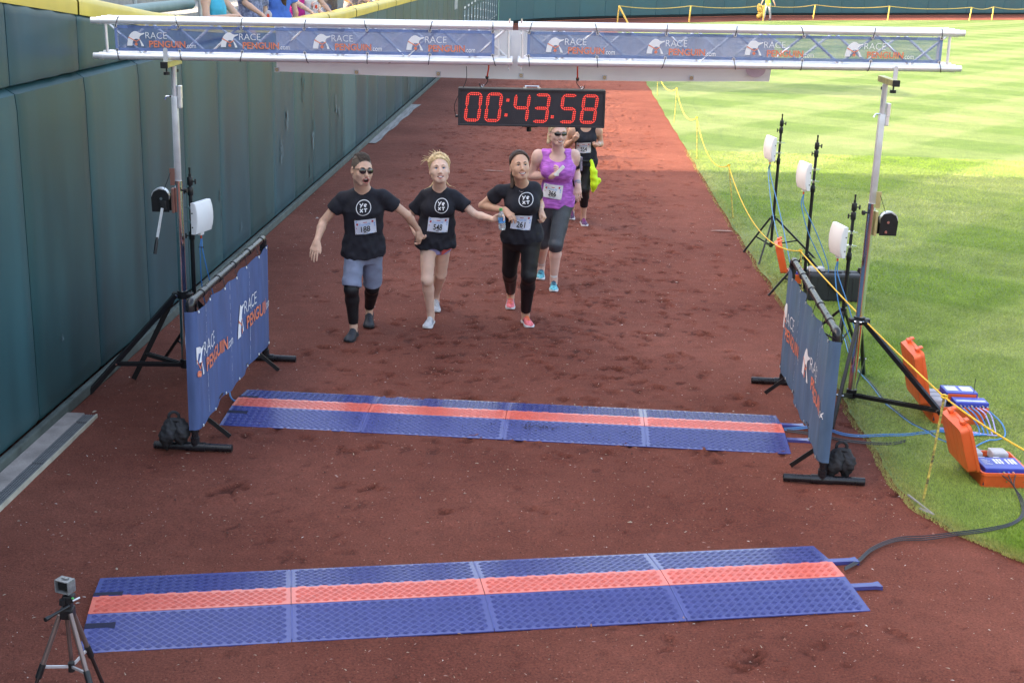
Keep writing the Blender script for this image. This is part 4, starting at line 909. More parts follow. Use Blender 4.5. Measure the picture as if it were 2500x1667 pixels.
# ================================================================== TIMING GEAR AND SMALL THINGS
APAN = M('antenna_white', (.80, .80, .83), .35, var=.03, scale=6)
CABB = M('blue_cable', (.045, .22, .52), .4, var=.1); CABK = M('grey_cable', (.035, .037, .045), .45, var=.1)
def antenna_stand(b, ztop, legs, hubz, pan, label, hidden_legs=False, knobs=True):
    """pan: (centre, facing, height)"""
    b = V3((b[0], b[1], 0)); t = thing('antenna_stand', label, 'antenna stand', b, group='panel antennas on light stands')
    def tb(nm, pts, r, m=BLKM, n=12): mb = MB(); mb.tube([V3(p) for p in pts], r, n); return mb.build(nm, m, t, smooth=True)
    Z = lambda z: b + V3((0, 0, z))
    tb('lower_pole', [Z(.09), Z(ztop - .55)], .0175); tb('middle_pole', [Z(ztop - .55), Z(ztop - .17)], .0145); tb('upper_pole', [Z(ztop - .17), Z(ztop - .05)], .011); tb('spigot', [Z(ztop - .05), Z(ztop - .02), Z(ztop - .02), Z(ztop)], [.007, .007, .009, .009])
    for z in (ztop - .55, ztop - .19, ztop - .11):
        c = tb('collar', [Z(z - .035), Z(z - .028), Z(z + .028), Z(z + .035)], [.019, .0235, .0235, .019])
        s = -1 if z < ztop - .15 else 1
        mb = MB(); k = b + V3((s * .045, -.01, z)); mb.tube([Z(z) + V3((s * .02, 0, 0)), k], .006, 6); mb.box(k, (.012, .012, .042), b=.003); mb.build('wing_knob', BLK, t)
    tb('leg_collar', [Z(hubz - .03), Z(hubz + .03)], .03); tb('base_collar', [Z(.10), Z(.14)], .026)
    for fx, fy in legs:
        f = V3((fx, fy, .012)); d = unit(f - b); d[2] = 0; top = Z(hubz) + unit(d) * .035; mb = MB(); mb.bar(top, f, .018, .022, bev=.002); mb.build('leg', BLKM, t)
        mid = top + (f - top) * .55; mb = MB(); mb.bar(Z(.12) + unit(d) * .02, mid, .010, .016); mb.build('leg_brace', BLKM, t)
        mb = MB(); mb.ball(f, (.016, .016, .012), 8, 5); mb.build('rubber_foot', BLK, t)
    c, fc, h = V3(pan[0]), unit(V3(pan[1])), pan[2]; X = unit(np.cross((0, 0, 1), fc)); hw = h * .5
    # curved-front panel
    mb = MB(); ns = 9; fr_ = []; bk_ = []
    prof = [(-1, -.012), (-1, .022), (-.97, .032), (-.6, .048), (-.2, .055), (.2, .055), (.6, .048), (.97, .032), (1, .022), (1, -.012)]
    rows = [(-1.0, .70), (-.98, .86), (-.90, .95), (0, 1), (.90, .95), (.98, .86), (1.0, .70)]
    vs = []
    for (v_, sc) in rows:
        for (u_, o) in prof: vs.append(c + V3((0, 0, 1)) * u_ * hw + X * v_ * hw * .96 + fc * (o if o < 0.01 else -.012 + (o + .012) * sc))
    n = len(prof); mb.add(vs, [(j * n + i, (j + 1) * n + i, (j + 1) * n + i + 1, j * n + i + 1) for j in range(len(rows) - 1) for i in range(n - 1)] + [tuple(j * n + 0 for j in range(len(rows) - 1, -1, -1)) ][:0])
    k = len(rows) - 1; mb.add([c + V3((0, 0, a)) * hw + X * q * hw * .96 - fc * .012 for a, q in ((-1, -1), (-1, 1), (1, 1), (1, -1))], [(0, 1, 2, 3)])
    for j in (0, k): mb.add([vs[j * n + i] for i in range(n)], [tuple(range(n))])
    pn = mb.build('antenna_panel', APAN, t, smooth=True)
    for zz in (-.55, .35):
        for q in (-1, 1): mb = MB(); mb.disc(c + V3((0, 0, zz * hw)) + X * q * hw * .962 + fc * .0, X * q, .006, 8, .003); mb.build('screw', BLK, pn)
    mb = MB(); cb = c - V3((0, 0, hw * 1.06)) + X * 0; mb.box(cb, (.05, .03, .035), (X, fc, V3((0, 0, 1))), .006); mb.build('cable_boss', APAN, pn)
    for zz in (.45, -.45):
        p = Z(c[2] + zz * hw); q = V3((c[0], c[1], p[2])) - fc * .014; mb = MB(); mb.bar(p, q, .03, .022); mb.tube([p - V3((0, 0, .012)), p + V3((0, 0, .012))], .024, 12); mb.tube([p - fc * .02, p - fc * .06], .003, 6); mb.build('clamp', CHROME, t)
    mb = MB(); mb.tube([cb - V3((0, 0, .02)), cb - V3((0, 0, .045))], .008, 8); mb.build('red_plug', REDC, pn)
    return t, cb - V3((0, 0, .045))
def cable(name, pts, r, m, label, cat='cable', group=None, n=8):
    t = MB(); t.tube(spline(pts, n), r, 6); o = t.build(name, m, smooth=True); return tag(o, label, cat, group)
T1, c1 = antenna_stand((3.05, 15.40), 1.665, [(2.745, 15.46), (2.80, 14.75), (3.541, 15.19)], .44, ((2.945, 15.36, 1.27), (-.985, -.17, .03), .27), 'farthest white panel antenna on a black tripod at the grass edge')
T2, c2 = antenna_stand((3.02, 13.35), 1.69, [(2.671, 13.36), (3.40, 12.95), (3.25, 13.85)], .43, ((2.92, 13.31, 1.28), (-.985, -.17, .03), .27), 'middle white panel antenna on a black tripod at the grass edge')
T3, c3 = antenna_stand((2.93, 11.30), 1.445, [(2.62, 11.55), (3.15, 11.62), (2.80, 10.95)], .40, ((2.82, 11.25, 1.05), (-.985, -.17, .03), .27), 'nearest white panel antenna on a black stand, tilted to the track')
T4, c4 = antenna_stand((-2.60, 10.36), 1.645, [(-2.9, 10.5), (-2.3, 10.55), (-2.62, 10.75)], .40, ((-2.512, 10.30, 1.265), (.95, -.31, .03), .25), 'white panel antenna on a black stand beside the green wall')
for k, (c, end, lb) in enumerate(((c1, (2.98, 14.1, .02), 'farthest'), (c2, (3.18, 13.25, .25), 'middle'), (c3, (2.98, 11.05, .02), 'nearest'), (c4, (-2.43, 10.5, .02), 'left'))):
    end = V3(end)
    for q in (0, 1):
        o = .025 * q; mid = (c + end) / 2 + V3((-.05 + .06 * q, -.04, .02)); cable('antenna_cable', [c + V3((o * .2, 0, 0)), c + V3((o - .01, -.01, -.12)), mid + V3((o, 0, 0)), end + V3((o * 2, 0, .12)), end + V3((o * 2, 0, 0))], .005, CABB, f'blue cable hanging from the {lb} panel antenna' + (', left strand' if q == 0 else ', right strand'), group='blue antenna cables')
mb = MB(); p = c4 + V3((0, -.01, -.07)); mb.box(p, (.04, .012, .012), b=.003); tag(mb.build('cable_tie', BLK), 'black cable tie on the blue cables of the left antenna', 'cable tie')

# --- orange equipment cases
OR = M('case_orange', (.80, .125, .035), .38, var=.08, scale=8, bump=.12, bscale=40); ORD = M('case_orange_inner', (.62, .09, .03), .5, var=.1)
BOXB = M('reader_blue', (.035, .06, .42), .35, var=.06); GRY = M('battery_grey', (.42, .43, .47), .5, var=.15, scale=20); SCR = M('screen_pale', (.55, .62, .72), .25, var=.05); WPR = M('label_white', (.75, .77, .80), .5, var=.04)
def rrect(w_, d_, r, n=4):
    P = []
    for cx_, cy_, a0 in ((w_ / 2 - r, d_ / 2 - r, 0), (-w_ / 2 + r, d_ / 2 - r, 90), (-w_ / 2 + r, -d_ / 2 + r, 180), (w_ / 2 - r, -d_ / 2 + r, 270)):
        for k in range(n + 1): a = R(a0 + 90 * k / n); P.append((cx_ + r * math.cos(a), cy_ + r * math.sin(a)))
    return P
def shell(mb, w_, d_, h, r, th=.006, taper=.93, lip=.012):
    """open tray: outer wall, rim, inner wall, floor"""
    o0 = [(x * taper, y * taper, 0) for x, y in rrect(w_, d_, r)]; o1 = [(x, y, h - .02) for x, y in rrect(w_, d_, r)]; l0 = [(x, y, h - .02) for x, y in rrect(w_ + lip, d_ + lip, r)]; l1 = [(x, y, h) for x, y in rrect(w_ + lip, d_ + lip, r)]; i1 = [(x, y, h) for x, y in rrect(w_ - 2 * th, d_ - 2 * th, r)]; i0 = [(x * taper, y * taper, th) for x, y in rrect(w_ - 2 * th, d_ - 2 * th, r)]
    n = len(o0); rings = [o0, o1, l0, l1, i1, i0]; vs = sum(rings, []); fs = [(a * n + i, a * n + (i + 1) % n, (a + 1) * n + (i + 1) % n, (a + 1) * n + i) for a in range(5) for i in range(n)]
    fs += [tuple(range(n - 1, -1, -1)), tuple(5 * n + i for i in range(n))]; return mb.add(vs, fs)
def equip_case(c, rz, w_, d_, h, lidtilt, label, style):
    """hinge along the local -x side, lid swung open; width along x, depth along y"""
    t = thing('equipment_case', label, 'equipment case', c, rz, group='orange cases of timing gear')
    mb = MB(); shell(mb, w_, d_, h, .03); base = mb.build('case_base', OR, t, smooth=True, local=True)
    lid = MB(); shell(lid, w_, d_, .075, .03, taper=.95); ld = lid.build('lid', OR, t, smooth=True, local=True)
    # closed lid is the tray turned over at z=h; open = turned back about the hinge
    a = -lidtilt; hx = -w_ / 2 - .012
    Rm = Matrix.Translation((hx, 0, h)) @ Matrix.Rotation(a, 4, 'Y') @ Matrix.Translation((w_ / 2 + .006, 0, .078)) @ Matrix.Rotation(math.pi, 4, 'X')
    ld.matrix_local = Rm
    for q in (-.28, .28):
        mb = MB(); mb.box((w_ / 2 + .012, q * d_, .048), (.028, .055, .03), b=.006); mb.box((w_ / 2 + .024, q * d_, .075), (.012, .05, .03), b=.004); o = mb.build('latch', OR, ld, local=True)
        mb = MB(); mb.box((hx, q * d_, h - .012), (.02, .06, .03), b=.006); mb.build('hinge', OR, t, local=True)
    for q in np.linspace(-.42, .42, 5):
        mb = MB(); mb.box((0, q * d_, .002), (w_ * .78, .010, .006), b=.002); mb.build('rib', OR, ld, local=True)
    mb = MB(); mb.tube([(w_ / 2 + .006, -.07, h - .05), (w_ / 2 + .03, -.06, h - .05), (w_ / 2 + .03, .06, h - .05), (w_ / 2 + .006, .07, h - .05)], .009, 8); mb.build('carry_handle', OR, t, smooth=True, local=True)
    if style == 'none': return t
    mb = MB(); mb.box((0, 0, h * .45), (w_ - .03, d_ - .03, h * .5)); mb.build('foam_insert', M('dark_insert', (.02, .022, .04), .8), t, local=True)
    if style == 'one':
        mb = MB(); mb.box((0, -d_ * .17, h - .005), (w_ * .84, d_ * .50, .05), b=.006); rd = mb.build('reader_unit', BOXB, t, local=True)
        mb = MB(); top = h + .0215; g = random.Random(2)
        def lab(x0, y0, x1, y1): mb.add([(x0, y0, top), (x1, y0, top), (x1, y1, top), (x0, y1, top)], [(0, 1, 2, 3)])
        for k in range(6): lab(-.115, -.10 + k * .018, -.06 - .012 * (k % 3), -.094 + k * .018)
        for x0 in (-.035, -.012, .011, .05, .073, .096): lab(x0, -.09, x0 + .012 + .006 * g.random(), .0)
        lab(-.03, -.052, .03, -.044); lab(-.12, .025, -.07, .035); lab(-.01, .025, .03, .037)
        mb.build('label_print', WPR, rd, local=True)
        for xx, ww in ((.06, .11), (-.10, .07)):
            mb = MB(); mb.box((xx, d_ * .30, h + .006), (ww, d_ * .28, .06), b=.012); mb.build('battery', GRY, t, local=True)
        for k, m_ in enumerate((CHROME, ZINC, M('blue_plug', (.05, .15, .6), .4), M('copper_plug', (.6, .3, .2), .4))):
            x = -.045 + k * .032; mb = MB(); mb.tube([(x, -d_ * .42, h - .005), (x, -d_ * .42 - .03, h - .008)], .007, 8); mb.build('connector', m_, t, smooth=True, local=True)
    else:
        mb = MB(); mb.box((.06, d_ * .16, h + .018), (w_ * .58, d_ * .42, .075), b=.006); rd = mb.build('reader_unit', BOXB, t, local=True)
        mb = MB(); mb.box((.06, d_ * .16 - d_ * .21 - .002, h + .018), (w_ * .52, .004, .055), b=.002); mb.build('front_plate', OR, rd, local=True)
        for xx in (.0, .115):
            mb = MB(); mb.add([(xx - .045, d_ * .05, h + .0572), (xx + .045, d_ * .05, h + .0572), (xx + .045, d_ * .30, h + .0572), (xx - .045, d_ * .30, h + .0572)], [(0, 1, 2, 3)]); mb.build('screen', SCR, rd, local=True)
        mb = MB(); mb.box((.09, -d_ * .28, h + .006), (w_ * .60, d_ * .30, .055), b=.006); r2 = mb.build('antenna_hub', BOXB, t, local=True)
        mb = MB(); mb.add([(-.02, -d_ * .37, h + .0345), (.20, -d_ * .37, h + .0345), (.20, -d_ * .30, h + .0345), (-.02, -d_ * .30, h + .0345)], [(0, 1, 2, 3)]); mb.build('label_print', SCR, r2, local=True)
        for k in range(3): mb = MB(); mb.box((-.14, -.10 + k * .10, h + .002), (.10, .085, .06), b=.014); mb.build('battery', GRY, t, local=True)
        for k in range(8): x = -.0 + k * .028; mb = MB(); mb.tube([(x, -d_ * .43, h + .01), (x + .003, -d_ * .43 - .028, h + .006)], .006, 8); mb.build('connector', CHROME if k % 3 else ZINC, t, smooth=True, local=True)
        mb = MB(); mb.tube([(.15, -.01, h + .03), (.15, -.01, h + .17)], .0025, 5); mb.build('whip_aerial', BLK, t, local=True)
    for x in (.0, .12): mb = MB(); mb.disc((x, -d_ / 2 - .001, h * .5), (0, -1, 0), .006, 8, .004); mb.build('rivet', CHROME, t, local=True)
    return t
def wv(t, p):
    a = t.rotation_euler.z; l = t.location; return V3((l.x + p[0] * math.cos(a) - p[1] * math.sin(a), l.y + p[0] * math.sin(a) + p[1] * math.cos(a), l.z + p[2]))
K1 = equip_case((3.425, 9.67, .012), -.02, .42, .44, .145, R(104), 'large open orange case with two blue readers on the grass', 'two')
K2 = equip_case((3.33, 8.415, .012), .03, .33, .42, .115, R(108), 'open orange case with one blue reader, nearest the camera', 'one')
K3 = equip_case((3.16, 14.0, .012), -.15, .33, .30, .11, R(106), 'open orange case half hidden behind the right banner', 'one')
# --- black case standing on the grass
bk = thing('black_case', 'black hard case standing upright on the grass behind the right banner', 'hard case', (3.3, 13.22, 0))
CBK = M('case_black', (.016, .018, .024), .5, var=.15, scale=20, bump=.15)
mb = MB(); mb.box((3.30, 13.20, .155), (.54, .12, .29), b=.025); mb.build('case_body', CBK, bk)
mb = MB(); mb.box((3.30, 13.33, .155), (.54, .125, .29), b=.025); mb.build('case_lid', CBK, bk)
mb = MB(); mb.box((3.31, 13.265, .305), (.13, .07, .02), b=.006); mb.build('handle', BLK, bk)
for x in (3.18, 3.44): mb = MB(); mb.box((x, 13.265, .302), (.05, .08, .03), b=.008); mb.build('latch', BLK, bk)
for k in range(4): mb = MB(); mb.box((3.12 + k * .12, 13.138, .155), (.012, .01, .22), b=.003); mb.build('rib', CBK, bk)
mb = MB(); mb.box((3.12, 13.27, .325), (.16, .09, .05), b=.016); tag(mb.build('battery_pack', GRY), 'small grey battery pack lying on top of the black case', 'battery')
cone = MB(); cone.tube([(3.585, 13.35, .01), (3.60, 13.36, .30), (3.603, 13.362, .33)], [.05, .035, .03], 14); tag(cone.build('black_canister', BLKM, smooth=True), 'slim black canister leaning beside the black case', 'canister')

# --- rope line
YR = M('yellow_rope', (.80, .50, .04), .6, var=.2, scale=60, bump=.4, bscale=200); YP = M('stake_paint', (.30, .28, .20), .5, .4, var=.6, scale=22, stretch=(1, 1, 2), col2=(.62, .52, .12))
st = [((2.706, 7.939), (2.757, 7.94, .735)), ((2.87, 12.62), at(1954, 613, 12.62)), (tuple(gp(1790, 537)[:2]), at(1779, 405, 17.5)), (tuple(gp(1701, 391)[:2]), at(1701, 288, 22.9)), (tuple(gp(1645, 302)[:2]), at(1652, 217, 28.1)), (tuple(gp(1605, 235)[:2]), at(1604, 170, 33.8))]
names = ['yellow flecked rope stake beside the nearest orange case', 'rope stake behind the top of the right banner', 'thin rope stake in the shade beyond the antennas', 'thin rope stake at the start of the sunlit grass', 'rope stake in the sunlit grass below the white banner', 'farthest rope stake of the near line, below the white banner']
tops = []
for (b, tp), nm in zip(st, names):
    t = thing('rope_stake', nm, 'stake', (b[0], b[1], 0), group='stakes of the rope along the grass edge'); tp = V3(tp); b3 = V3((b[0], b[1], 0))
    mb = MB(); mb.tube([b3, (b3 + tp) / 2 + V3((.006, 0, 0)), tp + V3((0, 0, .02))], .0085, 8); mb.build('rod', YP, t, smooth=True)
    mb = MB(); mb.ring(tp, (0, 0, 1), .016, .007, 12, 6); mb.ring(tp + V3((.004, 0, .012)), (.2, .3, 1), .014, .006, 12, 6); mb.build('rope_knot', YR, t, smooth=True); tops.append(tp)
rp = []
P0 = at(2560, 1130, 6.6)
path = sag(P0, tops[0], .02, 10)[:-1] + sag(tops[0], tops[1], .03, 16)[:-1] + sag(tops[1], tops[2], .30, 18)[:-1] + sag(tops[2], tops[3], .28, 18)[:-1] + sag(tops[3], tops[4], .25, 14)[:-1] + sag(tops[4], tops[5], .22, 14)
mb = MB(); mb.tube(path, .0060, 8); tag(mb.build('yellow_rope', YR, smooth=True), 'yellow rope strung along the edge of the grass', 'rope')
mb = MB(); mb.tube([gp(2246, 1241, .02), gp(2280, 1256, .02)], .008, 6); mb.tube([gp(2217, 1208, .025), gp(2279, 1256, .018)], .008, 6); tag(mb.build('metal_peg', M('peg_steel', (.32, .31, .33), .5, .5)), 'thin grey steel peg lying in the grass edge', 'peg')
# far rope fence
FP = [(1507, 57), (1682, 55), (1863, 51), (1985, 48), (2167, 51), (2366, 52), (2421, 50), (2520, 51)]; ft = []
FY = M('far_yellow', (.74, .50, .12), .6)
for i, (u, v) in enumerate(FP):
    b = gp(u, v); tp = b + V3((.05 + .03 * math.sin(i * 3), 0, .88)); t = MB(); t.tube([b, tp], .042, 8); o = t.build('fence_post', FY, smooth=True)
    tag(o, ['leftmost yellow post of the far rope fence', 'second yellow post from the left in the far rope fence', 'yellow post of the far rope fence beside the worker', 'yellow post right of the worker in the far rope fence', 'yellow post in the middle of the far rope fence', 'left post of the close pair at the right end of the far fence', 'right post of the close pair at the right end of the far fence', 'last yellow post of the far fence at the right picture edge'][i], 'post', 'posts of the far rope fence'); ft.append(tp)
mb = MB(); pp = []
for a, b in zip(ft[:-1], ft[1:]): pp += sag(a, b, .14, 10)[:-1]
mb.tube(pp + [ft[-1]], .022, 6); tag(mb.build('far_rope', FY, smooth=True), 'yellow rope between the far fence posts', 'rope')
b = gp(1507, 57); mb = MB(); mb.tube([ft[0], b + V3((.55, -.3, 0))], .05, 6); tag(mb.build('post_brace', FY), 'slanting yellow brace at the left end of the far fence', 'brace')
mb = MB(); c = gp(1856, 47); g = random.Random(1)
for k in range(14): mb.ball(c + V3((g.uniform(-.15, .15), 0, .15 + k * .05)), g.uniform(.08, .16), 7, 5)
tag(mb.build('rope_bundle', FY, smooth=True), 'bundle of yellow rope beside the far worker', 'rope')

# --- ground cables
def cgp(pts, z=.022): return [gp(u, v, z) for u, v in pts]
def c2480(pts): s = 320 / 1195; return [(2180 + a * s, 820 + b * s) for a, b in pts]
def c7(pts): s = 700 / 1568; return [(1800 + a * s, 600 + b * s) for a, b in pts]
lab = ['upper', 'lower']
for k in (0, 1):
    cable('blue_cable', cgp([(a, b + k * 4) for a, b in c7([(255, 998), (340, 992), (420, 985), (500, 1000), (580, 1025), (680, 1035), (800, 1030), (920, 1028), (1030, 1016), (1130, 1008), (1180, 1010)])]), .0048, CABB, f'{lab[k]} blue cable running from the farther mat to the orange cases', group='blue cables on the grass')
    cable('black_cable', cgp([(a, b + k * 4) for a, b in c7([(265, 1005), (370, 1018), (480, 1035), (560, 1055), (660, 1068), (760, 1076), (850, 1076), (920, 1062)])]), .0048, CABK, f'{lab[k]} black cable running from the farther mat onto the grass', group='black cables on the grass')
    cable('blue_cable', cgp([(a + k * 5, b) for a, b in c7([(570, 470), (590, 520), (610, 590), (660, 680), (730, 760), (800, 850), (870, 910), (950, 970), (1030, 1010), (1090, 1050), (1150, 1075)])]), .0048, CABB if k == 0 else CABK, ['blue cable snaking from the stand to the cases', 'black cable snaking from the stand to the cases'][k])
for k in range(3):
    a = wv(K2, (-.045 + k * .05, -.21, .11)); 
    pts = [a] + [gp(*q, z=z_) for q, z_ in zip([(2470 + k * 3, 1180 + k * 3), (2487 + k * 4, 1215), (2495 + k * 3, 1250 + k * 2), (2470, 1275 + k * 3), (2400, 1290 + k * 4), (2330, 1299 + k * 4), (2260, 1307 + k * 5), (2190, 1312 + k * 4), (2130, 1335 + k * 4), (2095, 1365 + k * 4), (2062, 1385 + k * 3)], (.07, .03, .03, .03, .03, .03, .02, .02, .02, .02, .03))]
    cable('grey_cable', pts, .0038, CABK, ['outermost', 'middle', 'innermost'][k] + ' grey cable running from the nearest case to the near mat', group='grey cables to the near mat')
for k in range(5):
    a = wv(K1, (.0 + k * .04, -.225, .15)); r_ = .12 + .035 * k
    loop = [a, a + V3((.03, -.10, -.02)), wv(K1, (.10 + k * .025, -.36 - .02 * k, .04)), wv(K1, (.06 + k * .03, -.46, .02)), wv(K1, (-.05, -.48 + .03 * k, .02)), wv(K1, (-.2, -.42 + .02 * k, .02))]
    cable('patch_cable', loop, .0055, CABB if k < 3 else M('violet_cable', (.35, .36, .70), .4), ['first', 'second', 'third', 'fourth', 'fifth'][k] + ' thin patch cable from the left, looping out of the large orange case', group='patch cables at the large case')
cable('blue_cable', [wv(K1, (.22, -.2, .12)), wv(K1, (.29, -.3, .06)), wv(K1, (.27, -.45, .02)), wv(K1, (.18, -.55, .02)), wv(K1, (.1, -.58, .02)), wv(K2, (.05, .5, .02)), wv(K2, (.17, .40, .02)), wv(K2, (.24, .2, .02)), wv(K2, (.19, .05, .1))], .006, CABB, 'blue cable joining the two nearest orange cases')
cable('blue_cable', [gp(560, 955, .02), gp(563, 968, .02), gp(572, 978, .03), gp(585, 974, .03)], .007, CABB, 'short blue cable at the left end of the farther mat')

# --- action camera on a small tripod, lower left
ct = thing('camera_tripod', 'bronze photo tripod with black head in the lower left corner', 'tripod', (-1.78, 4.78, 0))
def ca(a, b, y): return at(60 + a * 260 / 1420, 1380 + b * 260 / 1420, y)
BRZ = M('bronze_tube', (.22, .16, .15), .38, .6, var=.1)
apex = ca(585, 660, 4.80)
feet = [(ca(120, 1700, 4.72)), (ca(630, 1345, 4.98)), (ca(945, 1750, 4.62)), (ca(1080, 1700, 4.85))]
mid = ca(625, 1345, 4.80)
for k, (a0, a1, yk0, yk1) in enumerate((((470, 660), (215, 1400), 4.80, 4.74), ((560, 660), (630, 1320), 4.84, 4.86), ((610, 640), (850, 1500), 4.76, 4.66), ((650, 640), (860, 1140), 4.82, 4.88))):
    if k == 1:
        mb = MB(); mb.tube([ca(*a0, yk0), ca(*a1, yk1)], .0085, 10); mb.build('centre_column', BRZ, ct, smooth=True); continue
    A0, A1 = ca(*a0, yk0), ca(*a1, yk1); mb = MB(); mb.tube([A0, A1], .0105, 10); mb.build('upper_leg', BRZ, ct, smooth=True)
    d = unit(A1 - A0); ln = (A1[2] - .0) / -d[2]; mb = MB(); mb.tube([A1 - d * .03, A1 + d * .03], .0135, 10); mb.build('leg_lock', BLK, ct, smooth=True)
    mb = MB(); mb.tube([A1, A1 + d * (ln - .01)], .008, 10); mb.build('lower_leg', M('dark_bronze', (.05, .035, .035), .4, .5), ct, smooth=True)
    m2 = A0 + (A1 - A0) * .93; mb = MB(); mb.bar(mid, m2, .008, .010); mb.build('spreader', ALU2, ct)
mb = MB(); mb.tube([mid - V3((0, 0, .02)), mid + V3((0, 0, .02))], .014, 10); mb.build('spreader_hub', BLK, ct, smooth=True)
mb = MB(); mb.box(ca(575, 620, 4.80), (.055, .05, .05), b=.01); mb.box(ca(580, 520, 4.80), (.036, .04, .05), b=.008); mb.box(ca(590, 430, 4.80), (.045, .04, .03), b=.006); mb.tube([ca(500, 450, 4.77), ca(500, 520, 4.77)], .012, 10); mb.build('pan_head', BLK, ct)
mb = MB(); mb.tube([ca(590, 540, 4.76), ca(330, 690, 4.66)], .007, 10); mb.tube([ca(330, 690, 4.66), ca(275, 722, 4.64)], .0095, 10); mb.build('pan_handle', BLKM, ct, smooth=True)
mb = MB(); mb.tube([ca(640, 470, 4.78), ca(735, 425, 4.80)], .004, 8); mb.build('tilt_lever', ALU2, ct, smooth=True)
mb = MB(); mb.box(ca(642, 436, 4.765), (.010, .006, .006), b=.002); mb.build('level_bubble', M('green_level', (.1, .6, .15), .3), ct)
cc = ca(548, 258, 4.80); ac = thing('action_camera', 'small clear cased action camera on top of the tripod', 'camera', cc); 
X = unit((.93, -.36, .0)); Y = unit((.36, .93, .0)); Z = V3((0, 0, 1.)); 
mb = MB(); mb.box(cc, (.052, .030, .042), (X, Y, Z), .004); mb.build('camera_body', M('cam_grey', (.10, .105, .11), .4), ac)
mb = MB(); mb.box(cc - Y * .0158, (.046, .002, .035), (X, Y, Z), .001); mb.build('rear_screen', M('screen_black', (.006, .006, .007), .12, var=0), ac)
mb = MB()
for zz in (-1, 1):
    mb.box(cc + Z * zz * .0255 - Y * .004, (.066, .046, .005), (X, Y, Z), .002)
for xx in (-1, 1): mb.box(cc + X * xx * .0315 - Y * .004, (.005, .046, .046), (X, Y, Z), .002)
CLR = M('clear_case', (.17, .18, .19), .12, var=.3, scale=50, spec=.8); mb.build('housing', CLR, ac)
mb = MB(); mb.box(cc + Z * .031, (.028, .016, .006), (X, Y, Z), .002); mb.build('latch', CLR, ac)
mb = MB(); mb.box(cc - Z * .036, (.012, .012, .018), (X, Y, Z), .002); mb.build('mount', BLK, ac)
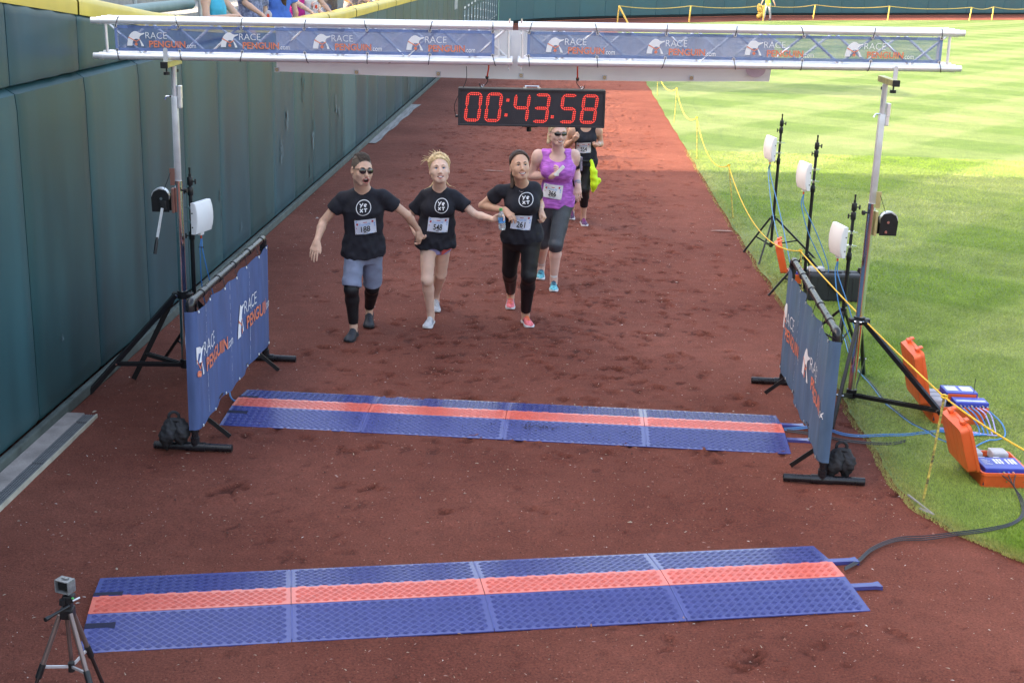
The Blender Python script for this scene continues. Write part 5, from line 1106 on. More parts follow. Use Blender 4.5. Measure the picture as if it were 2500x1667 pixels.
# ================================================================== PEOPLE
class Grid:
    """signed distance on a voxel grid; shapes are blended in, then the zero surface is meshed"""
    def __init__(s, lo, hi, h):
        s.lo = V3(lo); s.h = h; s.n = np.ceil((V3(hi) - s.lo) / h).astype(int) + 2; s.f = np.full(s.n, 1.0, np.float32)
    def win(s, lo, hi):
        a = np.maximum(np.floor((V3(lo) - s.lo) / s.h).astype(int), 0); b = np.minimum(np.ceil((V3(hi) - s.lo) / s.h).astype(int) + 1, s.n)
        if np.any(b <= a): return None
        g = [(s.lo[i] + s.h * np.arange(a[i], b[i])).astype(np.float32) for i in range(3)]
        return (slice(a[0], b[0]), slice(a[1], b[1]), slice(a[2], b[2])), (g[0][:, None, None], g[1][None, :, None], g[2][None, None, :])
    def blend(s, lo, hi, fn, k, sub=False):
        m = k + 3 * s.h; w_ = s.win(V3(lo) - m, V3(hi) + m)
        if w_ is None: return
        sl, P = w_; d = fn(*P).astype(np.float32); o = s.f[sl]
        if sub:
            d = -d
            if k > 0: hh = np.clip(.5 - .5 * (o - d) / k, 0, 1); s.f[sl] = o * (1 - hh) + d * hh + k * hh * (1 - hh)
            else: s.f[sl] = np.maximum(o, d)
        else:
            if k > 0: hh = np.clip(.5 + .5 * (o - d) / k, 0, 1); s.f[sl] = o * (1 - hh) + d * hh - k * hh * (1 - hh)
            else: s.f[sl] = np.minimum(o, d)
    def cap(s, a, b, ra, rb, k=.01, cut=None, sub=False):
        a, b = V3(a), V3(b); ba = b - a; L2 = ba @ ba + 1e-9; r = max(ra, rb)
        def fn(X, Y, Z):
            t = np.clip(((X - a[0]) * ba[0] + (Y - a[1]) * ba[1] + (Z - a[2]) * ba[2]) / L2, 0, 1)
            d = np.sqrt((X - a[0] - t * ba[0]) ** 2 + (Y - a[1] - t * ba[1]) ** 2 + (Z - a[2] - t * ba[2]) ** 2) - (ra + (rb - ra) * t)
            if cut is not None: d = np.maximum(d, (X - cut[0][0]) * cut[1][0] + (Y - cut[0][1]) * cut[1][1] + (Z - cut[0][2]) * cut[1][2])
            return d
        s.blend(np.minimum(a, b) - r, np.maximum(a, b) + r, fn, k, sub)
    def ell(s, c, rad, A=None, k=.01, sub=False, cut=None):
        c = V3(c); rad = V3(rad); A = np.eye(3) if A is None else np.array(A); r = rad.max()
        def fn(X, Y, Z):
            x, y, z = X - c[0], Y - c[1], Z - c[2]; q = [(x * A[i][0] + y * A[i][1] + z * A[i][2]) for i in range(3)]
            k0 = np.sqrt(sum((q[i] / rad[i]) ** 2 for i in range(3))); k1 = np.sqrt(sum((q[i] / rad[i] ** 2) ** 2 for i in range(3))) + 1e-6
            d = k0 * (k0 - 1) / k1
            if cut is not None: d = np.maximum(d, x * cut[0][0] + y * cut[0][1] + z * cut[0][2] - cut[1])
            return d
        s.blend(c - r, c + r, fn, k, sub)
    def loft(s, base, top, Xb, Xt, prof, k=.02, n=2.4, cutlow=None):
        """stack of super-ellipses between base (t=0) and top (t=1); prof rows: t, half width, half depth, forward shift"""
        base, top = V3(base), V3(top); L_ = np.linalg.norm(top - base); U = (top - base) / L_; pr = np.array(prof)
        Xb = unit(V3(Xb) - U * (V3(Xb) @ U)); Xt = unit(V3(Xt) - U * (V3(Xt) @ U)); Fb, Ft = np.cross(Xb, U), np.cross(Xt, U)
        t0, t1 = pr[0, 0], pr[-1, 0]; r = pr[:, 1:3].max() + .05
        a = base + U * L_ * t0; b = base + U * L_ * t1
        def fn(X, Y, Z):
            x, y, z = X - base[0], Y - base[1], Z - base[2]; t = (x * U[0] + y * U[1] + z * U[2]) / L_; tc = np.clip(t, 0, 1)
            u = sum(c * (Xb[i] + (Xt[i] - Xb[i]) * tc) for i, c in enumerate((x, y, z))); v = sum(c * (Fb[i] + (Ft[i] - Fb[i]) * tc) for i, c in enumerate((x, y, z)))
            W_ = np.interp(t, pr[:, 0], pr[:, 1]); D_ = np.interp(t, pr[:, 0], pr[:, 2]); O_ = np.interp(t, pr[:, 0], pr[:, 3])
            d = ((np.abs(u / W_) ** n + np.abs((v - O_) / D_) ** n) ** (1 / n) - 1) * np.minimum(W_, D_)
            return np.maximum(np.maximum(d, (t0 - t) * L_), (t - t1) * L_)
        s.blend(np.minimum(a, b) - r, np.maximum(a, b) + r, fn, k)
    def halfspace(s, p, nrm, lo=None, hi=None):
        """cut away everything on the nrm side of p"""
        p, nrm = V3(p), unit(nrm); w_ = s.win(s.lo if lo is None else lo, s.lo + s.h * s.n if hi is None else hi); sl, (X, Y, Z) = w_
        s.f[sl] = np.maximum(s.f[sl], ((X - p[0]) * nrm[0] + (Y - p[1]) * nrm[1] + (Z - p[2]) * nrm[2]).astype(np.float32))
    def mesh(s):
        f = s.f; ins = f < 0; nx, ny, nz = f.shape
        c = np.zeros((nx - 1, ny - 1, nz - 1), np.uint8)
        for i in (0, 1):
            for j in (0, 1):
                for k in (0, 1): c += ins[i:nx - 1 + i, j:ny - 1 + j, k:nz - 1 + k]
        act = np.argwhere((c > 0) & (c < 8)); idx = np.full(c.shape, -1, np.int32); idx[act[:, 0], act[:, 1], act[:, 2]] = np.arange(len(act))
        pos = np.zeros((len(act), 3)); cnt = np.zeros(len(act)); I, J_, K = act.T
        cr_ = [(i, j, k) for i in (0, 1) for j in (0, 1) for k in (0, 1)]; val = {q: f[I + q[0], J_ + q[1], K + q[2]] for q in cr_}
        for a in cr_:
            for ax in range(3):
                if a[ax]: continue
                b = list(a); b[ax] = 1; b = tuple(b); f0, f1 = val[a], val[b]; m = (f0 < 0) != (f1 < 0); t = np.where(m, f0 / np.where(m, f0 - f1, 1), 0)
                for d in range(3): pos[:, d] += np.where(m, a[d] + (t if d == ax else 0), 0)
                cnt += m
        V = s.lo + s.h * (act + pos / cnt[:, None]); F = []
        for ax in range(3):
            o1, o2 = (ax + 1) % 3, (ax + 2) % 3
            sa = [slice(None)] * 3; sb = [slice(None)] * 3; sa[ax] = slice(0, -1); sb[ax] = slice(1, None); x = ins[tuple(sa)] != ins[tuple(sb)]
            e = np.argwhere(x); e = e[(e[:, o1] > 0) & (e[:, o2] > 0) & (e[:, o1] < f.shape[o1] - 1) & (e[:, o2] < f.shape[o2] - 1)]
            if not len(e): continue
            q = []
            for d1, d2 in ((1, 1), (0, 1), (0, 0), (1, 0)):
                w_ = e.copy(); w_[:, o1] -= d1; w_[:, o2] -= d2; q.append(idx[w_[:, 0], w_[:, 1], w_[:, 2]])
            q = np.stack(q, 1); fl = ~ins[e[:, 0], e[:, 1], e[:, 2]]; q[fl] = q[fl][:, ::-1]; F.append(q)
        F = np.concatenate(F); F = F[(F >= 0).all(1)]; return V, F
def relax(V, F, n=1, w_=.5):
    for _ in range(n):
        A = np.zeros_like(V); c = np.zeros(len(V))
        for k in range(4):
            a, b = F[:, k], F[:, (k + 1) % 4]; np.add.at(A, a, V[b]); np.add.at(A, b, V[a]); np.add.at(c, a, 1); np.add.at(c, b, 1)
        V = V * (1 - w_) + w_ * A / np.maximum(c, 1)[:, None]
    return V
def vnormals(V, F):
    n = np.cross(V[F[:, 2]] - V[F[:, 0]], V[F[:, 3]] - V[F[:, 1]]); N = np.zeros_like(V)
    for k in range(4): np.add.at(N, F[:, k], n)
    return N / (np.linalg.norm(N, axis=1)[:, None] + 1e-12)
def ripple(V, F, amp, waves, seed=0, mask=None):
    N = vnormals(V, F); g = np.random.default_rng(seed); d = np.zeros(len(V))
    for (kx, ky, kz, a) in waves:
        ph = g.uniform(0, 6.28); wob = .6 * np.sin(V[:, 2] * 9 + ph) + .5 * np.sin(V[:, 0] * 7 + ph * 2); d += a * np.sin(V[:, 0] * kx + V[:, 1] * ky + V[:, 2] * kz + ph + wob)
    if mask is not None: d = d * mask
    d = d * amp + amp * .12; return V + N * np.where(d < 0, d * .4, d)[:, None]

def skin_mat(name, col, lip=None):
    m = M(name, col, .52, var=.06, scale=18, spec=.35); p = m.node_tree.nodes['Principled BSDF']; p.inputs['Subsurface Weight'].default_value = .12; p.inputs['Subsurface Radius'].default_value = (.012, .005, .003); p.inputs['Subsurface Scale'].default_value = 1.0; return m

def hand(g, wrist, D, N, side, curl, sc=1.0, spread=1.0, thumb=0.5):
    """palm with five separate fingers; D to the fingertips, N where the palm faces, side +1/-1 picks the thumb side"""
    D = unit(D); N = unit(V3(N) - D * (V3(N) @ D)); T = np.cross(N, D) * side; W_ = V3(wrist)
    if not hasattr(curl, '__len__'): curl = [curl] * 4
    offs = (.029, .010, -.010, -.028); ln = ((.040, .026, .019), (.045, .029, .020), (.041, .027, .020), (.032, .021, .017)); rad = (.0092, .0095, .0090, .0080)
    g.cap(W_ - D * .01, W_ + D * .03 * sc, .025 * sc, .027 * sc, .015)
    for i in range(4):
        kn = W_ + (D * (.088 - .004 * abs(i - 1)) + T * offs[i] * spread) * sc; g.cap(W_ + (D * .02 + T * offs[i] * .6) * sc, kn, .0155 * sc, .0125 * sc, .014)
        p = kn; a = 0.0; d0 = unit(D + T * (offs[i] * 3.2 * (spread - .55)))
        for q in range(3):
            a += curl[i] * (.75, 1.0, .7)[q]; dd = d0 * math.cos(a) + N * math.sin(a); e = p + dd * ln[i][q] * sc; r0 = rad[i] * sc * (1 - .07 * q); g.cap(p, e, r0, r0 * .93, .003); p = e
    b = W_ + (D * .022 + T * .024) * sc; m1 = W_ + (D * .052 + T * (.044 - .01 * thumb) + N * .014 * thumb) * sc; m2 = m1 + (D * (.028) + T * (.012 - .02 * thumb) + N * .016 * thumb) * sc; m3 = m2 + (D * .022 + T * (.004 - .018 * thumb) + N * .01 * thumb) * sc
    g.cap(b, m1, .0155 * sc, .0125 * sc, .010); g.cap(m1, m2, .0112 * sc, .0105 * sc, .004); g.cap(m2, m3, .0102 * sc, .009 * sc, .003)
def head_frame(fwd, roll=0.0):
    F_ = unit(fwd); X = unit(np.cross((0, 0, 1), F_)) * -1; X = unit(np.cross(F_, (0, 0, 1))); X = -X if X[0] < 0 else X; U = np.cross(F_, X); U = U if U[2] > 0 else -U
    c, s_ = math.cos(roll), math.sin(roll); return X * c + U * s_, F_, U * c - X * s_
def head(g, H, A, s=.95, male=False, mouth='smile'):
    X, F_, U = A; P = lambda x, f, u: H + (X * x + F_ * f + U * u) * s; AX = (X, F_, U)
    def el(x, f, u, r, k=.012, sub=False): g.ell(P(x, f, u), V3(r) * s, AX, k * s, sub)
    def cp(a, b, ra, rb, k=.008, sub=False): g.cap(P(*a), P(*b), ra * s, rb * s, k * s, sub=sub)
    el(0, -.012, .040, (.078, .098, .092), .01); el(0, .028, -.010, (.071, .074, .086), .03); jw = .062 if male else .057
    cz_ = -.100 if male else -.092; el(0, .030, -.058, (jw, .060, .046), .03); cp((-.013, .071, cz_), (.013, .071, cz_), .018, .018, .022)
    for q in (-1, 1):
        cp((q * .052, -.002, -.054), (q * .022, .062, cz_), .018, .017, .022); el(q * .040, .066, -.026, (.026, .022, .024), .018)
        el(q * .0790, -.010, -.006, (.010, .021, .033), .006); el(q * .084, -.004, -.004, (.005, .011, .019), .003, True)
        cp((q * .018, .092, .030), (q * .046, .078, .027), .0095, .008, .012)
        el(q * .031, .103, .0075, (.0195, .019, .0115), .008, True); cp((q * .018, .0885, .0165), (q * .044, .080, .0150), .0052, .0048, .006)
        el(q * .012, .099, -.036, (.0095, .010, .008), .006)
    cp((0, .090, .022), (0, .113, -.026), .0085, .0130, .012); el(0, .114, -.029, (.0125, .011, .0105), .006)
    if mouth == 'open':
        el(0, .094, -.066, (.030, .028, .030), .012); el(.0, .106, -.070, (.022, .026, .019), .005, True); cp((-.022, .098, -.050), (.022, .098, -.050), .007, .007, .006); cp((-.018, .096, -.092), (.018, .096, -.092), .008, .008, .006)
    else:
        wmo = .031 if mouth == 'grin' else .026; lc = 9.0
        xs_ = np.linspace(-1, 1, 7)
        for a, b in zip(xs_[:-1], xs_[1:]):
            up_ = [(t * wmo, .0975 - .020 * t * t, -.0585 + lc * (t * wmo) ** 2) for t in (a, b)]; dn_ = [(t * wmo * .92, .0955 - .019 * t * t, -.0775 + (lc + 6) * (t * wmo) ** 2) for t in (a, b)]
            cp(up_[0], up_[1], .0048, .0048, .006); cp(dn_[0], dn_[1], .0058, .0058, .006)
            md = [(t * wmo * .8, .106 - .018 * t * t, -.0672 + (lc + 2) * (t * wmo * .8) ** 2) for t in (a, b)]; cp(md[0], md[1], .0062, .0062, .002, True)
    return P
FACEM = {}
def body_materials(V, F, H, A, s, male, hairmat_buzz=False, mouth='smile'):
    c = V[F].mean(1) - H; x = c @ A[0] / s; f = c @ A[1] / s; u = c @ A[2] / s; fm = np.zeros(len(F), np.int32)
    if mouth == 'open':
        wmo, lo, hi = .030, -.094, -.044; lip = (np.abs(x) < wmo) & (f > .07) & (((x / wmo) ** 2 + ((u - (lo + hi) / 2) / ((hi - lo) / 2)) ** 2) < 1); fm[lip] = 1
        fm[lip & (((x / .021) ** 2 + ((u + .070) / .018) ** 2) < 1) & (f < .100)] = 2
    else:
        wmo = .033 if mouth == 'grin' else .028; v_ = u - (-.0675 + 11 * x * x); k_ = np.clip(1 - (x / wmo) ** 2, 0, 1)
        lip = (np.abs(x) < wmo) & (np.abs(v_) < .0145 * k_ + .001) & (f > .06) & (f < .13); fm[lip] = 1; inn = lip & (np.abs(v_) < .0062 * np.sqrt(k_)) & (np.abs(x) < wmo * .9); fm[inn] = 2
    if male:
        bz = (u > .012) & (f * .80 - u * .52 < .016) & (np.abs(c @ A[0]) < .2) & (f < .088) & (u < .2) & (f > -.2); ear = (np.abs(x) > .0785) & (u < .035); fm[bz & ~ear] = 3
        st = (u < -.035) & (u > -.125) & (f > -.01) & (fm == 0) & (np.abs(x) < .085) & (f < .14); fm[st] = 4
    return fm
def conform(bv, c, X, U, n, off, maxd=.5):
    c, X, U, n = V3(c), V3(X), V3(U), V3(n)
    def fn(x, y, o=0.0):
        p = c + X * x + U * y; q = bv.ray_cast(Vector(p + n * .35), Vector(-n), maxd + .35)
        return (V3(q[0]) if q[0] is not None else p) + n * (off + o)
    return fn
def bvh_of(V, F): return BVHTree.FromPolygons([tuple(v) for v in V.tolist()], [tuple(f) for f in F.tolist()])

NAVY = M('tee_navy', (.020, .021, .030), .78, var=.22, scale=30, spec=.25, bump=.15, bscale=120)
PRINT = M('tee_print', (.78, .80, .86), .7, var=.03); BIBW = M('bib_paper', (.66, .72, .86), .6, var=.04, scale=15); BIBW2 = M('bib_paper_white', (.80, .80, .83), .6, var=.04, scale=15); INK = M('bib_ink', (.010, .010, .014), .7, var=0); BIBB = M('bib_sky_blue', (.16, .42, .80), .6, var=0); BIBR = M('bib_red', (.50, .03, .06), .6, var=0)
def stroke(a, b, t):
    a, b = np.array(a, float), np.array(b, float); d = (b - a) / np.linalg.norm(b - a); n = np.array([-d[1], d[0]]) * t / 2; return poly_geo([a - n, b - n, b + n, a + n])
def tee_logo():
    G = [ring_geo((0, 0), 1, .10, 44)]
    L = []
    t = .125; L += [stroke((-.50, .53), (-.31, .30), t), stroke((-.06, .56), (-.42, .06), t)]
    n = 18; cx, cy, r = .25, .28, .21; a = np.radians(np.linspace(-45, 250, n)) + math.radians(55)
    L.append(([(cx + r * math.cos(q), cy + r * math.sin(q)) for q in a] + [(cx + (r - t) * math.cos(q), cy + (r - t) * math.sin(q)) for q in a], [(i, i + 1, i + 1 + n, i + n) for i in range(n - 1)])); L.append(stroke((.11, .17), (.40, .37), t * .9))
    L += [stroke((-.46, -.10), (-.10, -.50), t), stroke((-.46, -.50), (-.10, -.10), t), stroke((.05, -.13), (.48, -.13), t), stroke((.265, -.13), (.265, -.52), t)]
    return G, L
TLOGO = tee_logo()
def tee_print(parent, bv, c, X, U, n, r, ry=None):
    fn = conform(bv, c, X, U, n, .003); mb = MB(); q = (ry or r) / r
    for g_ in TLOGO[0]: put2d(mb, g_, lambda x, y: fn(x * r, y * r * q))
    mb.build('shirt_ring_print', PRINT, parent)
    mb = MB()
    for i, g_ in enumerate(TLOGO[1]): put2d(mb, g_, lambda x, y: fn(x * r, y * r * q, .0003 * i))
    mb.build('shirt_lettering', PRINT, parent)
def bib(parent, bv, c, X, U, n, num, nm, rot=0.0, w_=.185, h_=.135, white=False, pins=True):
    X, U = V3(X), V3(U); X, U = X * math.cos(rot) + U * math.sin(rot), U * math.cos(rot) - X * math.sin(rot)
    fn = conform(bv, c, X, U, n, .007); nx, ny = 12, 8; mb = MB(); P = [(-w_ / 2 + w_ * i / nx, -h_ / 2 + h_ * j / ny) for j in range(ny + 1) for i in range(nx + 1)]
    pts = np.array([fn(*p) for p in P]); dep = (pts - V3(c)) @ V3(n); gd = dep.reshape(ny + 1, nx + 1)
    for _ in range(6):                                        # stiff paper bridges the folds of the cloth
        pz = np.pad(gd, 1, mode='edge'); sm = (pz[:-2, 1:-1] + pz[2:, 1:-1] + pz[1:-1, :-2] + pz[1:-1, 2:]) / 4; gd = np.maximum(gd, sm * .6 + gd * .4)
    gd = gd + .006; from_xy = lambda x, y: float(_bil(gd, (x + w_ / 2) / w_ * nx, (y + h_ / 2) / h_ * ny))
    def B(x, y, o=0.0): return V3(c) + X * x + U * y + V3(n) * (from_xy(x, y) + o)
    mb.add([B(*p) for p in P], [(j * (nx + 1) + i, j * (nx + 1) + i + 1, (j + 1) * (nx + 1) + i + 1, (j + 1) * (nx + 1) + i) for j in range(ny) for i in range(nx)]); sh = mb.build('race_bib', BIBW2 if white else BIBW, parent, smooth=True)
    def pr(nm_, geos, m, o=.0045): mb = MB(); [put2d(mb, g_, lambda x, y: B(x, y, o)) for g_ in geos]; mb.build(nm_, m, sh, kind='stuff' if 'marks' in nm_ else None)
    pr('bib_number', [text_fit(num, -.040, -.044, .080, .052, .018)], INK); pr('bib_name', [text_fit(nm, -.009 * len(nm) / 2, -.057, .009 * len(nm), .0095, .015)], INK)
    pr('bib_title', [text_fit('Frosty5K', -.055, .014, .105, .024, .0, .3)], BIBB)
    rr = [poly_geo([(a + .011 * math.cos(q + .5), b + .013 * math.sin(q + .5)) for q in np.linspace(0, 6.28, 4, endpoint=False)]) for a, b in ((.064, .046), (-.070, .030))] + [poly_geo([(-.084, -.002), (-.074, -.002), (-.079, -.012)]), poly_geo([(-.02, .047), (.02, .047), (.014, .041), (-.014, .041)])]
    pr('bib_red_marks', rr, BIBR); pr('bib_blue_marks', [poly_geo([(-.082, .060), (-.066, .060), (-.082, .040)]), poly_geo([(.070, .024), (.082, .036), (.084, .014)]), poly_geo([(.072, .004), (.082, .012), (.084, -.004)]), poly_geo([(-.03, -.0655), (.06, -.0655), (.06, -.0625), (-.03, -.0625)])], BIBB)
    if pins:
        for a, b in ((-.47, .5), (.47, .5), (-.45, -.47), (.46, -.45)):
            mb = MB(); q = B(a * w_, b * h_, .004); mb.tube([q, q + U * .010 + X * .002], .0022, 5); mb.ball(q, .0032, 6, 4); mb.build('safety_pin', CHROME, sh)
    return sh
def _bil(g, x, y):
    x = min(max(x, 0), g.shape[1] - 1.001); y = min(max(y, 0), g.shape[0] - 1.001); i, j = int(x), int(y); a, b = x - i, y - j
    return (g[j, i] * (1 - a) + g[j, i + 1] * a) * (1 - b) + (g[j + 1, i] * (1 - a) + g[j + 1, i + 1] * a) * b

SHOES = {}
def shoe(parent, toe, head_dir, pitch, L_, upper, sole, lace, accent=None):
    """returns the ankle point; toe tip rests at toe"""
    h = unit((head_dir[0], head_dir[1], 0)); lat = np.cross(h, (0, 0, 1)); lat = V3(lat); c, s_ = math.cos(pitch), math.sin(pitch)
    f = h * c - V3((0, 0, 1)) * s_; U = h * s_ + V3((0, 0, 1)) * c
    ball = .72 * L_; bend = pitch
    toe = V3(toe)
    def P(s, x, z):                                           # s from the heel; the toes stay flat on the ground when the heel lifts
        d = s * L_
        if d >= ball: return toe + h * (d - L_) + lat * x + V3((0, 0, z))
        return toe + h * (ball - L_) + f * (d - ball) + lat * x + (U if pitch else V3((0, 0, 1))) * z
    k = L_ / .28
    if parent is None: return P(.22, 0, .105 * k)
    S = [0, .03, .10, .2, .3, .4, .5, .6, .7, .8, .88, .95, 1.0]; Wd = [.016, .027, .034, .036, .034, .034, .038, .044, .048, .047, .041, .028, .010]; Hs = [.050, .068, .082, .090, .094, .088, .078, .066, .057, .052, .047, .040, .032]
    mb = MB(); vs = []; n = 11
    for s, wd_, hh in zip(S, Wd, Hs):
        for i in range(n):
            a = math.pi * i / (n - 1); x = -math.cos(a); z = math.sin(a) ** .75; vs.append(P(s, x * wd_ * k, (.022 + (hh - .022) * z) * k))
    m = len(S); mb.add(vs, [(a * n + i, a * n + i + 1, (a + 1) * n + i + 1, (a + 1) * n + i) for a in range(m - 1) for i in range(n - 1)] + [tuple(range(n)), tuple((m - 1) * n + i for i in range(n - 1, -1, -1))])
    sh = mb.build('shoe', upper, parent, smooth=True)
    mb = MB(); vs = []; q = [(-1, .028), (-1.06, .016), (-1, .002), (1, .002), (1.06, .016), (1, .028)]
    for s, wd_ in zip(S, Wd):
        rk = .012 * max(0, (s - .85) / .15) ** 2
        for x, z in q: vs.append(P(s, x * (wd_ + .004) * k, (z + rk * (z < .02)) * k))
    n = 6; mb.add(vs, [(a * n + i, a * n + (i + 1) % n, (a + 1) * n + (i + 1) % n, (a + 1) * n + i) for a in range(m - 1) for i in range(n)] + [tuple(range(n)), tuple((m - 1) * n + i for i in range(n - 1, -1, -1))]); mb.build('sole', sole, sh, smooth=True)
    for j, s in enumerate((.40, .46, .52, .58, .64)):
        hh = np.interp(s, S, Hs) + .003; mb = MB(); mb.tube([P(s, -.022 * k, (hh - .010) * k), P(s + .012, 0, (hh + .003) * k), P(s, .022 * k, (hh - .010) * k)], .0035, 5); mb.build('lace', lace, sh)
    if accent:
        for q_ in (-1, 1):
            mb = MB(); mb.add([P(.35, q_ * .037 * k, .034 * k), P(.62, q_ * .0475 * k, .032 * k), P(.58, q_ * .046 * k, .044 * k), P(.45, q_ * .036 * k, .066 * k)], [(0, 1, 2, 3)]); mb.build('side_stripe', accent, sh)
    return P(.22, 0, .105 * k)
def hair_cap(H, A, s, off, plane, extra=(), h=.006, seed=0, rough=.004, kx=60):
    X, F_, U = A; P = lambda x, f, u: H + (X * x + F_ * f + U * u) * s
    g = Grid(H - .24, H + .26, h); n_ = F_ * plane[0] + U * plane[1]
    g.ell(P(0, -.012, .042), V3((.078 + off, .099 + off, .094 + off)) * s, A, .0)
    g.ell(P(0, -.045, -.015), V3((.066 + off, .062 + off, .07 + off)) * s, A, .03)
    g.halfspace(P(0, 0, 0) + n_ * plane[2] * s, n_)
    for e in extra: g.cap(P(*e[0]), P(*e[1]), e[2] * s, e[3] * s, e[4] if len(e) > 4 else .015)
    V, F = g.mesh(); q = (V - H); x, f, u = q @ X, q @ F_, q @ U; N = vnormals(V, F)
    ang = np.arctan2(x, u + .05); V = V + N * (rough * .55 * np.sin(ang * kx * .6 + 1.5 * np.sin(f * 25 + seed)) + rough * .4 * np.sin(ang * kx * 1.1 + f * 30 + seed))[:, None]
    return V, F
def hair_flow(body, I, s, off, m, seed, n=150, name='hair_strands', top=(.102, .075), spread=1.0):
    """combed strands from the hairline over the skull to the nape"""
    X, F_, U = I['A']; H = I['H']; g = random.Random(seed); mb = MB(); c0 = (0, -.012, .042); ra, rb, rc = .078 + off, .099 + off, .094 + off
    for i in range(n):
        t = g.uniform(-1, 1); a = t * 1.45; o = g.uniform(-.002, .005); pts = []
        e0 = R(58 - 32 * abs(t) + g.uniform(-5, 5)); e1 = R(g.uniform(170, 205))   # elevation angle in the plane through the ears
        for q in np.linspace(0, 1, 7):
            e = e0 + (e1 - e0) * q; sx = math.sin(a) * (1 - .25 * q); cx_ = math.sqrt(max(0, 1 - sx * sx)); k = 1 + o / .09 + .012 * math.sin(q * 9 + i)
            pts.append(H + (X * (c0[0] + ra * sx * k) + F_ * (c0[1] + rb * cx_ * math.cos(e) * k) + U * (c0[2] + rc * cx_ * math.sin(e) * k)) * s)
        mb.tube(pts, [.0010, .0017, .0020, .0020, .0020, .0017, .0010], 4)
    return mb.build(name, m, body, smooth=True, kind='stuff')
def strands(mb, roots, rad=.0022):
    for pts in roots: mb.tube(spline(pts, 4), list(np.linspace(rad, rad * .35, (len(pts) - 1) * 4 + 1)), 5)
HIPF = lambda J: (J['rhip'] + J['lhip']) / 2

